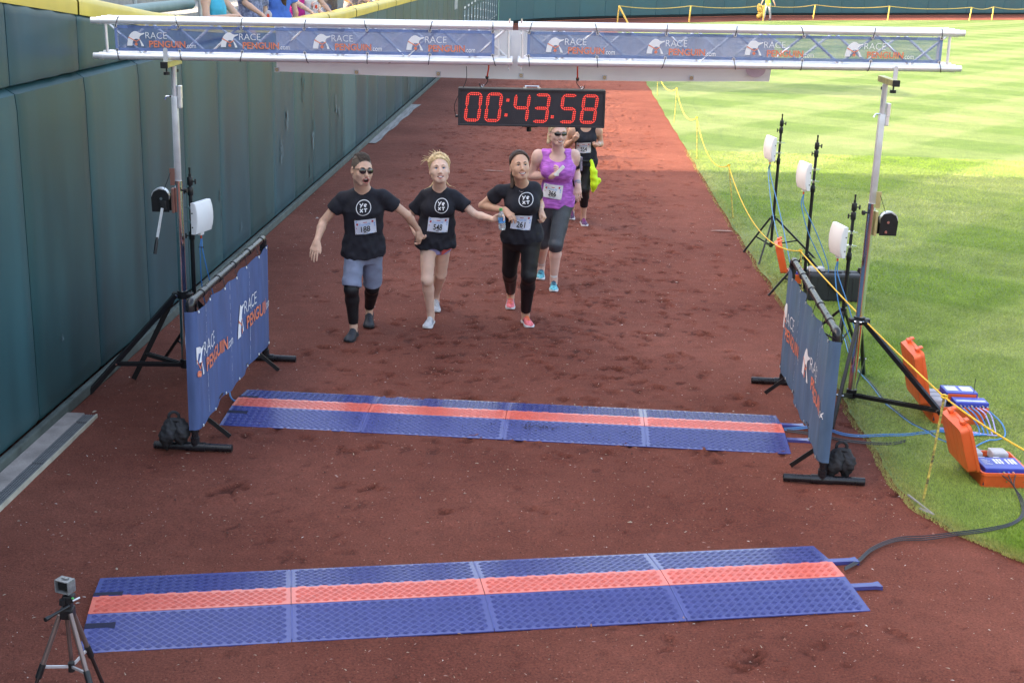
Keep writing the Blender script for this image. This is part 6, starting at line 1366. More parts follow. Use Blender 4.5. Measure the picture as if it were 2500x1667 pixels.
def build_person(root, J, S):
    """S: spec; returns nothing. body = the top-level mesh itself."""
    hs = S.get('hs', .95); male = S.get('male', False); A = head_frame(S['face'], S.get('roll', 0)); H = J['head']; sc = S.get('build', 1.0)
    hip = HIPF(J); X_h = unit(J['lhip'] - J['rhip']); X_s = unit(J['lsh'] - J['rsh']); U = unit(J['neck'] - hip); FW = unit(np.cross(X_h + X_s, U))
    prof = [(a, b * sc, c * sc, d) for a, b, c, d in S['torso']]
    allp = np.array(list(J.values())); lo = allp.min(0) - .17; hi = allp.max(0) + .17; lo[2] = -.03; hi[2] = H[2] + .20
    g = Grid(lo, hi, S.get('voxel', .0062)); ar = S.get('arm', 1.0); lr = S.get('leg', 1.0)
    g.loft(hip, J['neck'], X_h, X_s, prof, .02)
    for q in ('r', 'l'):
        sh, el_, wr = J[q + 'sh'], J[q + 'el'], J[q + 'wr']
        g.cap(J['neck'] - U * .035 + (sh - J['neck']) * .25, sh, .042 * sc, .044 * ar, .03); g.cap(sh, el_, .046 * ar, .037 * ar, .012); dl = S.get('delt', .86); g.ell(sh + (el_ - sh) * .12 + V3((0, 0, -.005)), V3((.056, .056, .066)) * ar * dl, None, .03)
        fm_ = el_ + (wr - el_) * .3; g.cap(el_, fm_, .037 * ar, .0395 * ar, .012); g.cap(fm_, wr, .0395 * ar, .0245 * ar, .012)
        hd = S['hands'][q]; hand(g, wr, J[q + 'tip'] - wr, hd[0], hd[1], hd[2], S.get('hand', .96), hd[3] if len(hd) > 3 else 1.0, hd[4] if len(hd) > 4 else .5)
        hp, kn, an = J[q + 'hip'], J[q + 'kn'], J[q + 'ank']; kb = unit(np.cross(np.cross(an - kn, FW), an - kn)); kb = kb if kb @ FW > 0 else -kb
        g.cap(hp + U * .02, kn, .083 * lr, .056 * lr, .03); cm = kn + (an - kn) * .30 - kb * .012; g.cap(kn, cm, .054 * lr, .053 * lr, .02); g.cap(cm, an + (an - kn) * .0, .053 * lr, .033 * lr, .02); g.ell(kn + kb * .030, V3((.036, .030, .042)) * lr, None, .02)
        g.cap(an, an + V3((0, 0, -.05)), .034 * lr, .036 * lr, .02)
    nb = H - A[2] * .055 * hs - A[1] * .022 * hs; g.cap(J['neck'] - U * .02, nb, S.get('neckr', .054) * 1.06, S.get('neckr', .054), .03)
    if S.get('bust'):
        for q in (-1, 1): c = hip + U * np.linalg.norm(J['neck'] - hip) * .66 + X_s * q * .070 * sc + FW * .085 * sc; g.ell(c, V3((.062, .055, .062)) * sc * S['bust'], None, .04)
    P = head(g, H, A, hs, male, S.get('mouth', 'smile')); V, F = g.mesh()
    fm = body_materials(V, F, H, A, hs, male, mouth=S.get('mouth', 'smile'))
    rl = V3(root); me_name = 'person'
    body = np_obj(me_name, V - rl, F, [S['skin'], S['lipm'], M('mouth_dark', (.06, .015, .015), .6, var=0), S.get('buzz', S['skin']), S.get('stubble', S['skin']), M('teeth', (.74, .72, .69), .3, var=0)], None, True, fm); body.location = rl
    tag(body, S['label'], 'person', S.get('group'))
    # eyes, brows, teeth
    iris = S.get('iris', (.06, .12, .25)); IM = M('iris_%d' % int(iris[2] * 1000), iris, .2, var=0); EW = M('eye_white', (.75, .74, .74), .25, var=0); PU = M('pupil', (.004, .004, .004), .1, var=0)
    for q in (-1, 1):
        mb = MB(); c = P(q * .031, .0790, .0075); mb.mat(0).ball(c, .0128 * hs, 12, 8, np.array((A[0], A[1], A[2]))); gz = unit(A[1] + V3(S.get('gaze', (0, 0, .1)))); mb.mat(1).disc(c + gz * .0098 * hs, gz, .0074 * hs, 12, .0022); mb.mat(2).disc(c + gz * .0119 * hs, gz, .0038 * hs, 10, .0012); mb.build('eye', [EW, IM, PU], body)
        mb = MB(); bt = S.get('brow', .0034) * 1.25; mb.tube(spline([P(q * .015, .101, .0275), P(q * .030, .0985, .034), P(q * .047, .084, .0285)], 4), [bt * .8, bt, bt, bt, bt * .9, bt * .8, bt * .7, bt * .5, bt * .3], 6); mb.build('eyebrow', S['browm'], body)
        mb = MB(); mb.tube(spline([P(q * .0185, .0905, .0115), P(q * .031, .0925, .0135), P(q * .0445, .0835, .0105)], 4), .0024 * hs, 5); mb.build('lash_line', M('lash', (.02, .012, .01), .6, var=0), body)  # upper lashes, drawn heavy so their dark colour also shades the eye sockets
    TE = M('teeth', (.74, .72, .69), .3, var=0); mb = MB()
    if S.get('mouth') == 'open':
        mb.tube(spline([P(-.019, .086, -.058), P(0, .098, -.057), P(.019, .086, -.058)], 4), .0058 * hs, 6); mb.build('teeth', TE, body, smooth=True)
    else:
        wm = .024 if S.get('mouth') == 'grin' else .018; xs_ = np.linspace(-1, 1, 9); zc = lambda t: -.0645 + 10 * (t * wm) ** 2
        mb.add([P(t * wm, .1010 - .017 * (t * wm / .031) ** 2, zc(t) + q * .0042 * (1 - .75 * t * t)) for q in (-1, 1) for t in xs_], [(i, i + 1, i + 10, i + 9) for i in range(8)]); mb.build('teeth', TE, body, smooth=True)
    return body, dict(A=A, H=H, P=P, hip=hip, U=U, FW=FW, Xh=X_h, Xs=X_s, prof=prof, sc=sc, lo=lo, hi=hi, J=J, S=S, V=V, F=F)
def wear(body, name, V, F, m, fm=None):
    rl = V3(body.location); return np_obj(name, V - rl, F, m, body, True, fm)
def tee(body, I, ease, sleeve=.55, hem=-.12, neck=(.072, .10, .075), m=NAVY, prof=None, slr=(.066, .074), seed=1, wr=1.0, armhole=None, nk_drop=-.038, voxel=.0065, bust=None):
    J = I['J']; U = I['U']; L_ = np.linalg.norm(J['neck'] - I['hip']); g = Grid(I['lo'], I['hi'], voxel)
    pr = [(a, b + ease + .005 * max(0, min(1, (.25 - a) / .25)), c + ease + .005 * max(0, min(1, (.25 - a) / .25)), d) for a, b, c, d in (prof or I['prof'])]
    g.loft(I['hip'], J['neck'], I['Xh'], I['Xs'], pr, .01)
    if bust or I['S'].get('bust'):
        for q in (-1, 1): c = I['hip'] + U * L_ * .66 + I['Xs'] * q * .066 * I['sc'] + I['FW'] * (.086 * I['sc'] + ease); g.ell(c, V3((.068, .056, .066)) * I['sc'] * (bust or I['S']['bust']), None, .055)
    for q in ('r', 'l'):
        sh, el_ = J[q + 'sh'], J[q + 'el']; e = sh + (el_ - sh) * sleeve
        if sleeve > 0: g.cap(sh + U * .004, sh + (el_ - sh) * (sleeve + .12), slr[0], slr[1], .035, cut=(e, unit(el_ - sh))); g.ell(sh + (el_ - sh) * .26 - U * .012, (.053, .057, .064), None, .03, cut=(unit(el_ - sh), np.linalg.norm(el_ - sh) * (sleeve - .26)))
        g.cap(J['neck'] - U * .030 + (sh - J['neck']) * .22, sh + (J['neck'] - sh) * (.02 if sleeve > 0 else .3), .044 * I['sc'] + ease * .8, .046 * (1 if sleeve > 0 else .9) + ease * .5, .03)
    hp = I['hip'] + U * L_ * hem; g.halfspace(hp, -U + I['Xh'] * .05)
    nk = J['neck']; AX = (I['Xs'], I['FW'], U)
    g.ell(nk + U * .055 + I['FW'] * .012, neck, AX, .004, True); g.ell(nk - U * nk_drop + I['FW'] * .075, (neck[0] * 1.0, .07, neck[2] * .72), AX, .012, True)
    if armhole:
        for q in ('r', 'l'):
            sh = J[q + 'sh']; s_ = 1 if q == 'l' else -1; g.ell(sh + I['Xs'] * s_ * armhole[1] + U * armhole[2], armhole[0], AX, .01, True)
    V, F = g.mesh(); V = relax(V, F, 1); t = ((V - I['hip']) @ U) / L_
    mk = np.clip(1.15 - t, .25, 1.2); V = ripple(V, F, .0075 * wr, [(38, 22, 9, .7), (22, -30, 34, .5), (70, 30, -18, .45), (-40, 20, 60, .4), (95, 20, 45, .25)], seed, mk); V = relax(V, F, 2, .45)
    return wear(body, 'shirt' if sleeve > 0 else 'tank_top', V, F, m), bvh_of(V, F)
def legwear(body, I, name, ease, end, m, flare=(0, 0), top=.22, seed=2, wr=.5, thigh=.083, knee=.056, voxel=.0075, k=.03):
    """end: fraction down each leg (0..1 hip-knee, 1..2 knee-ankle)"""
    J = I['J']; U = I['U']; lr = I['S'].get('leg', 1.0); g = Grid(I['lo'], I['hi'], voxel); L_ = np.linalg.norm(J['neck'] - I['hip'])
    et = min(ease, .004); pr = [(a, b + et, c + et, d) for a, b, c, d in I['prof'] if a < top] ; last = I['prof'][[i for i, r_ in enumerate(I['prof']) if r_[0] >= top][0]]; pr.append((top, last[1] + et, last[2] + et, last[3]))
    if top > .05: g.loft(I['hip'], J['neck'], I['Xh'], I['Xs'], pr, .02)
    for q in ('r', 'l'):
        hp, kn, an = J[q + 'hip'], J[q + 'kn'], J[q + 'ank']; kb = unit(np.cross(np.cross(an - kn, I['FW']), an - kn)); kb = kb if kb @ I['FW'] > 0 else -kb
        if top <= .05: hp = hp + (kn - hp) * .74; thigh = .064; k = .005; U = U * 0
        if end <= 1.0:
            e = hp + (kn - hp) * end; g.cap(hp + U * .02, hp + (kn - hp) * (end + .25), thigh * lr + ease + flare[0], knee * lr + ease + flare[1], k, cut=(e, unit(kn - hp)))
        else:
            cm = kn + (an - kn) * .30 - kb * .012; e = kn + (an - kn) * (end - 1); dn = unit(an - kn)
            g.cap(hp + U * .02, kn, thigh * lr + ease, knee * lr + ease, k); g.ell(kn + kb * .030, V3((.036, .030, .042)) * lr + ease, None, .02)
            g.cap(kn, cm, .054 * lr + ease, .053 * lr + ease, .02, cut=(e, dn)); g.cap(cm, an + dn * .02, .053 * lr + ease, .033 * lr + ease, .02, cut=(e, dn))
    V, F = g.mesh(); V = relax(V, F, 1); V = ripple(V, F, .004 * wr, [(20, 15, 60, .5), (45, 25, 18, .6), (-25, 35, 40, .5)], seed); return wear(body, name, V, F, m), bvh_of(V, F)
def glasses(body, I, style):
    P = I['P']; A = I['A']; FR = M('glasses_frame', (.012, .012, .014), .3, var=0); LN = M('dark_lens', (.006, .007, .008), .06, var=0, spec=.8, coat=.6)
    o = bpy.data.objects.new('sunglasses', None); mb = MB()
    mb.tube(spline([P(-.010, .108, .020), P(0, .112, .022), P(.010, .108, .020)], 3), .0022, 6)
    for q in (-1, 1): mb.tube([P(q * .060, .088, .020), P(q * .076, .05, .016), P(q * .084, -.004, .012)], .0024, 6)
    fr_ = mb.build('sunglasses', FR, body, smooth=True)
    for q in (-1, 1):
        c = P(q * .0335, .106, .008); nz = unit(A[1] + A[0] * q * (.22 if style == 'aviator' else .42)); xx = unit(A[0] - nz * (A[0] @ nz)); uu = np.cross(nz, xx); uu = uu if uu @ A[2] > 0 else -uu
        rx, ry = (.0285, .0215) if style == 'aviator' else (.033, .0165); mb = MB(); n = 18
        pt = lambda a, k=1.0: (rx * k * math.cos(a) * (1 + .06 * q * 0), ry * k * math.sin(a) * (1 if math.sin(a) > 0 else 1.12))
        ring = [c + xx * pt(a)[0] + uu * pt(a)[1] for a in np.linspace(0, 6.283, n, endpoint=False)]; mid = [c + xx * pt(a, .6)[0] + uu * pt(a, .6)[1] + nz * .0035 for a in np.linspace(0, 6.283, n, endpoint=False)]
        mb.add(ring + mid + [c + nz * .005], [(i, (i + 1) % n, (i + 1) % n + n, i + n) for i in range(n)] + [(n + i, n + (i + 1) % n, 2 * n) for i in range(n)]); mb.build('lens', LN, fr_, smooth=True)
        mb = MB(); mb.tube(ring + [ring[0]], .0019, 5, cap=False); mb.build('rim', FR, fr_, smooth=True)
# ------------------------------------------------------------------ the five runners
PE = {}
PE['188'] = dict(head=(883, 416, 11.2), neck=(886, 462, 11.3), rsh=(837, 485, 11.3), lsh=(935, 480, 11.3), rel=(789, 542, 11.32), rwr=(774, 588, 11.17), rtip=(763, 628, 11.1), lel=(994, 525, 11.42), lwr=(1020, 561, 11.58), ltip=(1031, 590, 11.6),
    rhip=(867, 608, 11.4), lhip=(911, 608, 11.42), rkn=(858, 706, 11.29), lkn=(909, 700, 11.58))
PE['548'] = dict(head=(1073, 416, 11.62), neck=(1073, 457, 11.73), rsh=(1038, 479, 11.75), lsh=(1107, 479, 11.75), rel=(1000, 530, 11.85), rwr=(1014, 566, 11.70), rtip=(1032, 590, 11.62), lel=(1160, 524, 11.7), lwr=(1206, 536, 11.56), ltip=(1228, 530, 11.52),
    rhip=(1045, 586, 11.8), lhip=(1082, 586, 11.82), rkn=(1043, 682, 11.70), lkn=(1076, 667, 12.0))
PE['261'] = dict(head=(1269, 408, 11.65), neck=(1274, 448, 11.78), rsh=(1220, 467, 11.78), lsh=(1305, 460, 11.82), rel=(1178, 502, 11.9), rwr=(1232, 514, 11.68), rtip=(1252, 532, 11.62), lel=(1318, 498, 12.0), lwr=(1320, 515, 11.8), ltip=(1330, 534, 11.74),
    rhip=(1253, 578, 11.88), lhip=(1297, 576, 11.85), rkn=(1244, 660, 12.02), lkn=(1291, 673, 11.76))
PE['366'] = dict(head=(1362, 325, 13.3), neck=(1363, 369, 13.4), rsh=(1315, 378, 13.42), lsh=(1401, 378, 13.42), rel=(1297, 430, 13.5), rwr=(1348, 430, 13.27), rtip=(1370, 412, 13.22), lel=(1406, 420, 13.55), lwr=(1411, 452, 13.38), ltip=(1412, 486, 13.32),
    rhip=(1343, 498, 13.48), lhip=(1377, 496, 13.45), rkn=(1326, 588, 13.55), lkn=(1357, 596, 13.3))
PE['554'] = dict(head=(1430, 272, 16.65), neck=(1430, 306, 16.75), rsh=(1398, 317, 16.75), lsh=(1460, 316, 16.75), rel=(1384, 356, 16.85), rwr=(1401, 342, 16.6), rtip=(1411, 332, 16.54), lel=(1467, 352, 16.9), lwr=(1460, 352, 16.68), ltip=(1455, 358, 16.6),
    rhip=(1414, 398, 16.8), lhip=(1442, 398, 16.8), rkn=(1402, 470, 16.9), lkn=(1428, 462, 16.7))
FEET = {'188': ((849, 838), (-.12, -1), 0.0, (899, 803), (.06, -1), .42, .275), '548': ((1041, 804), (-.14, -1), 0.0, (1064, 764), (.08, -1), .40, .25), '261': ((1246, 757), (.02, -1), .55, (1296, 802), (.28, -1), 0.0, .25), '366': ((1319, 685), (-.05, -1), .5, (1352, 714), (.0, -1), 0.02, .255), '554': ((1395, 538), (-.03, -1), .5, (1429, 554), (.12, -1), 0.0, .25)}
def joints(k):
    J = {n: at(*q) for n, q in PE[k].items()}; a = FEET[k]
    J['rank'] = shoe(None, gp(*a[0]), a[1], a[2], a[6], None, None, None); J['lank'] = shoe(None, gp(*a[3]), a[4], a[5], a[6], None, None, None); return J
def shoes(body, k, *m):
    a = FEET[k]; shoe(body, gp(*a[0]), a[1], a[2], a[6], *m); shoe(body, gp(*a[3]), a[4], a[5], a[6], *m)
def centre(J): c = HIPF(J).copy(); c[2] = 0; return c
LIP = M('lips', (.48, .17, .15), .45, var=.05); SK1 = skin_mat('skin_light', (.64, .40, .30)); SK2 = skin_mat('skin_fair', (.74, .49, .39)); SK3 = skin_mat('skin_tan', (.62, .37, .27)); SK4 = skin_mat('skin_pink', (.72, .46, .39))
DKBR = M('hair_dark_brown', (.095, .070, .057), .5, var=.3, scale=60); BLND = M('hair_blonde', (.62, .43, .21), .5, var=.25, scale=50, col2=(.75, .58, .34)); BRN = M('hair_brown', (.075, .045, .032), .45, var=.35, scale=50); PBL = M('hair_pale', (.60, .47, .30), .5, var=.25, scale=50)
TM = [(-.20, .10, .09, 0), (-.05, .150, .112, 0), (.1, .160, .116, 0), (.3, .156, .112, 0), (.5, .158, .112, .005), (.7, .172, .116, .012), (.86, .160, .092, .0), (.95, .100, .065, 0), (1.02, .058, .055, 0)]
TF = [(-.22, .09, .085, 0), (-.06, .150, .112, -.005), (.06, .158, .116, -.008), (.25, .146, .106, 0), (.46, .126, .094, .004), (.68, .138, .104, .008), (.85, .132, .080, 0), (.95, .085, .060, 0), (1.02, .05, .05, 0)]
def scaleprof(p, hipw, waist, chest): return [(t, w_ * (hipw if t < .2 else waist if t < .55 else chest), d * (hipw if t < .2 else waist if t < .55 else chest) ** .7, o) for t, w_, d, o in p]
BLKT = M('tights_black', (.010, .010, .013), .5, var=.15, scale=40, spec=.35)

# --- runner 188
J = joints('188')
S = dict(label='man in navy tee, grey shorts and sunglasses with bib 188, mouth wide open', face=(.46, -.86, .02), roll=-.05, hs=1.05, male=True, torso=TM, arm=.97, leg=.97, skin=SK1, lipm=LIP, buzz=M('hair_buzz', (.10, .075, .06), .7, var=.25, scale=120), stubble=M('stubble', (.57, .355, .275), .6, var=.12, scale=120), browm=DKBR, brow=.004, mouth='open', neckr=.065,
    hands={'r': ((.25, .95, 0), -1, (.14, .18, .22, .28), 1.12, .15), 'l': ((-.35, .45, -.8), 1, (.75, .8, .85, .9), .9, .8)}, hand=1.02, group='runners at the finish')
b, I = build_person(centre(J), J, S); A = I['A']; P = I['P']
V, F = hair_cap(I['H'], A, 1.05, .001, (.35, -.94, -.080), [], seed=3, rough=.0016); wear(b, 'hair', V, F, DKBR)
mb = MB(); g = random.Random(21)
for i in range(900):
    x_ = g.uniform(-.050, .050); f_ = g.uniform(-.09, .072); q_ = 1 - (x_ / .080) ** 2 - ((f_ + .012) / .101) ** 2
    if q_ < .18: continue
    z_ = .042 + .096 * math.sqrt(q_); l_ = g.uniform(.005, .011) * (1.4 if f_ > .03 else 1)
    mb.tube([P(x_, f_, z_ - .003), P(x_ + g.uniform(-.004, .004), f_ + .002, z_ + l_ * .6), P(x_ * 1.05 + g.uniform(-.006, .006), f_ + g.uniform(-.010, .004), z_ + l_)], [.0019, .0016, .0006], 4)
mb.build('cropped_strands', DKBR, b, smooth=True, kind='stuff')
glasses(b, I, 'aviator')
tp = [(-.16, .180, .130, 0), (0, .176, .128, 0)] + [r_ for r_ in TM if r_[0] > .2]
sh, bv = tee(b, I, .013, .50, -.075, (.080, .09, .055), NAVY, tp, (.057, .069), seed=1)
n = unit(I['FW']); tee_print(sh, bv, at(887.5, 508, 11.2), I['Xs'], I['U'], n, .066); bib(sh, bv, at(892, 556, 11.2), I['Xs'], I['U'], n, '188', 'NOAH', .05)
GSH = M('shorts_grey_blue', (.205, .245, .36), .8, var=.08, scale=25, bump=.15, bscale=120)
legwear(b, I, 'shorts', .004, .93, GSH, (.004, .024), .12, 4, 1.0); legwear(b, I, 'leggings', .009, 1.93, BLKT, (0, 0), .0, 5, .35)
shoes(b, '188', M('shoe_charcoal', (.022, .026, .036), .6, var=.25, scale=60, bump=.3, bscale=150), M('sole_dark', (.018, .018, .022), .7), M('lace_grey', (.06, .07, .09), .8))
# --- runner 548
J = joints('548')
S = dict(label='blonde woman in baggy navy tee and coral shorts with bib 548', face=(.10, -.95, .26), roll=.06, hs=1.05, torso=TF, arm=.92, leg=.98, skin=SK2, lipm=M('lips_pink', (.58, .22, .21), .45, var=.05), browm=M('brow_blonde', (.30, .19, .10), .6), brow=.0026, mouth='smile', neckr=.056, bust=.95, iris=(.10, .22, .45), gaze=(.05, 0, .25),
    hands={'r': ((.5, -.5, .6), 1, (.7, .75, .8, .85), .85, .8), 'l': ((.35, -.9, .0), 1, (.55, .6, .65, .7), 1.0, .5)}, hand=.9, group='runners at the finish')
b, I = build_person(centre(J), J, S); A = I['A']; P = I['P']; H = I['H']
V, F = hair_cap(H, A, 1.05, .012, (.74, -.67, -.008), [((-.02, -.09, .06), (.02, -.105, .03), .04, .035)], seed=5, rough=.0016); hr = wear(b, 'hair', V, F, BLND); hair_flow(b, I, 1.05, .015, BLND, 3, 420)
mb = MB(); g = random.Random(6)
ro = []
for i in range(34):
    x0 = -.085 + .15 * (i / 33) ** 1.2; z0 = .125 - abs(x0 + .01) * .55; a = math.radians(195 - 125 * (i / 33) + g.uniform(-12, 12)); l = g.uniform(.035, .085) * (1.0 if i < 28 else .6)
    ro.append([P(x0, -.03 + g.uniform(-.03, .03), z0 - .01), P(x0 + .35 * l * math.cos(a), -.03, z0 + .5 * l * max(.25, math.sin(a))), P(x0 + l * math.cos(a), -.02 + g.uniform(-.02, .02), z0 + l * math.sin(a) * .9)])
strands(mb, ro, .0036)
for q in (-1, 1):
    for i in range(5):
        o_ = g.uniform(0, .012); strands(mb, [[P(q * .045, -.08, -.07), P(q * (.07 + o_), -.07, -.12), P(q * (.115 + o_ * 2), -.05, -.140 - o_)]], .0022)
mb.build('loose_strands', BLND, b, smooth=True, kind='stuff')
tp = [(-.30, .168, .125, 0), (-.1, .172, .13, 0), (.2, .160, .124, .004), (.5, .146, .112, .006), (.68, .146, .110, .008), (.85, .132, .082, 0), (.95, .085, .060, 0), (1.02, .05, .05, 0)]
sh, bv = tee(b, I, .008, .62, -.088, (.074, .085, .052), NAVY, tp, (.053, .071), seed=8, wr=1.35)
n = unit(I['FW']); tee_print(sh, bv, at(1078, 505.5, 11.6), I['Xs'], I['U'], n, .062); bib(sh, bv, at(1069.5, 553, 11.6), I['Xs'], I['U'], n, '548', 'MEG', -.05)
legwear(b, I, 'shorts', .012, .185, M('shorts_coral', (.72, .13, .13), .8, var=.1), (.0, .0), .25, 9, .6); legwear(b, I, 'shorts_band', .0095, .265, M('shorts_lavender', (.34, .34, .66), .8, var=.15, scale=120), (.0, .0), .25, 9, .6)
shoes(b, '548', M('shoe_pale_grey', (.46, .48, .53), .7, var=.15, scale=60, bump=.3, bscale=150), M('sole_white', (.72, .72, .75), .6), M('lace_white', (.7, .7, .72), .8), M('shoe_navy', (.03, .045, .13), .6))
# --- runner 261
J = joints('261')
S = dict(label='dark haired woman in navy tee and black tights with bib 261, looking up', face=(.20, -.92, .24), roll=.06, hs=1.02, torso=scaleprof(TF, 1.16, 1.08, 1.12), arm=.98, leg=1.08, skin=SK3, lipm=M('lips_rose', (.50, .18, .17), .45, var=.05), browm=DKBR, brow=.0034, mouth='grin', neckr=.057, bust=1.12, iris=(.05, .03, .02), gaze=(.05, 0, .3),
    hands={'r': ((.1, .45, -.9), -1, (.5, .55, .7, .8), 1.0, .5), 'l': ((-.5, .5, .2), 1, (1.2, 1.2, 1.25, 1.3), .85, .9)}, hand=.92, group='runners at the finish')
b, I = build_person(centre(J), J, S); A = I['A']; P = I['P']
V, F = hair_cap(I['H'], A, 1.02, .008, (.76, -.65, -.024), [((0, -.10, .03), (-.03, -.13, -.06), .035, .03), ((-.03, -.13, -.06), (-.06, -.12, -.16), .03, .012)], seed=2, rough=.0016); wear(b, 'hair', V, F, BRN); hair_flow(b, I, 1.02, .010, BRN, 5, 380)
sh, bv = tee(b, I, .010, .46, -.07, (.078, .09, .056), NAVY, None, (.055, .061), seed=12, wr=.85)
n = unit(I['FW']); tee_print(sh, bv, at(1284, 495, 11.6), I['Xs'], I['U'], n, .067, .058); bib(sh, bv, at(1272, 553.5, 11.6), I['Xs'], I['U'], n, '261', 'NICOLE', -.16)
legwear(b, I, 'tights', .009, 1.93, BLKT, (0, 0), .25, 14, .35)
mb = MB(); nk = J['neck']; mb.tube(spline([nk + I['Xs'] * q * .062 + I['U'] * (.035 - .085 * (1 - (q) ** 2)) + I['FW'] * (.03 + .058 * (1 - q * q)) for q in np.linspace(-1, 1, 9)], 3), .0016, 5); mb.ball(nk - I['U'] * .052 + I['FW'] * .090, .006, 8, 6); mb.build('necklace', CHROME, b, smooth=True)
CORAL = M('shoe_coral', (.80, .12, .13), .6, var=.3, scale=45, col2=(.85, .20, .25)); shoes(b, '261', CORAL, M('sole_white'), M('lace_orange', (.9, .25, .08), .7), M('shoe_purple', (.10, .03, .14), .6))
# --- runner 366
J = joints('366')
S = dict(label='woman in purple tank top and charcoal capri tights with bib 366 and sunglasses', face=(.26, -.96, -.04), hs=1.04, torso=scaleprof(TF, 1.06, 1.06, 1.22), arm=1.12, leg=1.14, skin=SK4, lipm=M('lips_pink'), browm=M('brow_blonde'), mouth='grin', neckr=.056, bust=1.25, delt=1.0,
    hands={'r': ((-.2, -.5, .85), 1, (.9, .95, 1.0, 1.05), .95, .7), 'l': ((.2, .9, .1), 1, (.3, .35, .4, .45), 1.0, .3)}, hand=.96, group='runners at the finish')
b, I = build_person(centre(J), J, S); A = I['A']; P = I['P']
V, F = hair_cap(I['H'], A, 1.04, .010, (.74, -.67, .004), [((-.05, -.08, -.03), (-.075, -.05, -.10), .03, .018)], seed=4, rough=.0016); wear(b, 'hair', V, F, PBL); hair_flow(b, I, 1.04, .012, PBL, 8, 260)
glasses(b, I, 'wrap')
PUR = M('tank_purple', (.40, .085, .52), .75, var=.28, scale=14, stretch=(1, 1, 4), col2=(.52, .16, .62), bump=.15, bscale=120)
sh, bv = tee(b, I, .017, 0, -.035, (.088, .12, .080), PUR, None, seed=15, wr=.8, armhole=((.075, .13, .105), .038, -.010), nk_drop=.035, bust=1.3)
n = unit(I['FW']); bib(sh, bv, at(1347, 476, 13.2), I['Xs'], I['U'], n, '366', 'HEATHER', -.12, .20, .145, True)
legwear(b, I, 'capri_tights', .009, 1.17, M('tights_charcoal', (.050, .060, .078), .45, var=.12, scale=60, spec=.5), (0, 0), .25, 16, .35)
TEAL = M('shoe_teal', (.03, .23, .33), .55, var=.35, scale=40, col2=(.10, .45, .55)); shoes(b, '366', TEAL, M('sole_white'), M('lace_navy', (.02, .04, .12), .7), M('shoe_navy'))
for q in ('r', 'l'):
    a, k_ = J[q + 'ank'], J[q + 'kn']; d = unit(k_ - a); mb = MB(); mb.tube([a - V3((0, 0, .05)), a, a + d * .055], [.041, .040, .041], 14); mb.build('sock', M('sock_white', (.78, .76, .78), .85, var=.05), b, smooth=True)
d = unit(J['lwr'] - J['lel']); c = J['lwr'] - d * .03; mb = MB(); mb.tube([c - d * .012, c + d * .012], .037, 16); mb.box(c + V3((.004, -.037, 0)), (.032, .014, .036), b=.004); mb.build('wristwatch', M('watch_grey', (.33, .34, .38), .4, .3), b, smooth=True)
c = J['lsh'] + (J['lel'] - J['lsh']) * .62; d = unit(J['lel'] - J['lsh']); mb = MB(); mb.tube([c - d * .02, c + d * .02], .0515, 16); mb.build('arm_band', BLK, b, smooth=True)
mb = MB(); mb.box(c + V3((.052, -.012, .03)), (.016, .07, .125), b=.004); mb.build('phone_pouch', M('pouch_grey', (.20, .20, .24), .3), b)
# --- runner 554
J = joints('554')
S = dict(label='runner in black top and black capri tights with bib 554, head behind the clock', face=(.1, -.99, -.04), hs=.95, torso=scaleprof(TF, .96, .92, .98), arm=.95, leg=.95, skin=SK3, lipm=LIP, browm=DKBR, mouth='smile', neckr=.05, bust=.9, delt=1.0,
    hands={'r': ((.3, .2, .9), -1, (1.2, 1.2, 1.25, 1.3), .85, .9), 'l': ((-.4, .3, .6), 1, (1.2, 1.2, 1.25, 1.3), .85, .9)}, hand=.92, group='runners at the finish', voxel=.007)
b, I = build_person(centre(J), J, S); A = I['A']; P = I['P']
V, F = hair_cap(I['H'], A, .95, .006, (.76, -.65, .004), [((0, -.10, .03), (0, -.15, -.1), .035, .02)], seed=2, rough=.0016, h=.008); wear(b, 'hair', V, F, BRN)
sh, bv = tee(b, I, .010, 0, -.03, (.075, .11, .075), NAVY, None, seed=18, wr=.8, armhole=((.070, .13, .10), .038, -.005), nk_drop=.015)
n = unit(I['FW']); bib(sh, bv, at(1425.5, 363.5, 16.6), I['Xs'], I['U'], n, '554', 'CINDY', .03, .18, .14, True)
legwear(b, I, 'capri_tights', .009, 1.62, BLKT, (0, 0), .25, 16, .35)
shoes(b, '554', M('shoe_black_purple', (.03, .018, .045), .55, var=.4, scale=40, col2=(.10, .03, .12)), M('sole_white'), M('lace_pink', (.35, .06, .22), .7), M('shoe_pink', (.6, .05, .2), .6))
d = unit(J['lwr'] - J['lel']); c = J['lwr'] - d * .02; mb = MB(); mb.tube([c - d * .013, c + d * .013], .030, 14); mb.build('wristwatch', M('watch_white', (.7, .7, .72), .4), b, smooth=True)
hp = I['hip']; mb = MB(); mb.ring(hp + I['U'] * .06, I['U'], .135, .012, 24, 6); mb.build('waist_belt', BLK, b, smooth=True)
g_ = Grid(at(1438, 470, 16.5) - .25, at(1450, 390, 16.8) + .25, .008); p0, p1, p2, p3 = at(1444, 392, 16.62), at(1450, 420, 16.58), at(1452, 447, 16.6), at(1447, 465, 16.62)
g_.cap(p0, p1, .018, .038, .02); g_.cap(p1, p2, .038, .052, .02); g_.cap(p2, p3, .05, .022, .02); g_.cap(p2, at(1461, 440, 16.6), .03, .02, .02); Vn, Fn = g_.mesh(); Vn = ripple(Vn, Fn, .012, [(70, 30, 12, .7), (110, 40, 20, .4), (30, 20, 60, .4)], 3); wear(b, 'neon_cloth', Vn, Fn, M('neon_yellow', (.62, .92, .03), .7, var=.1, scale=20))
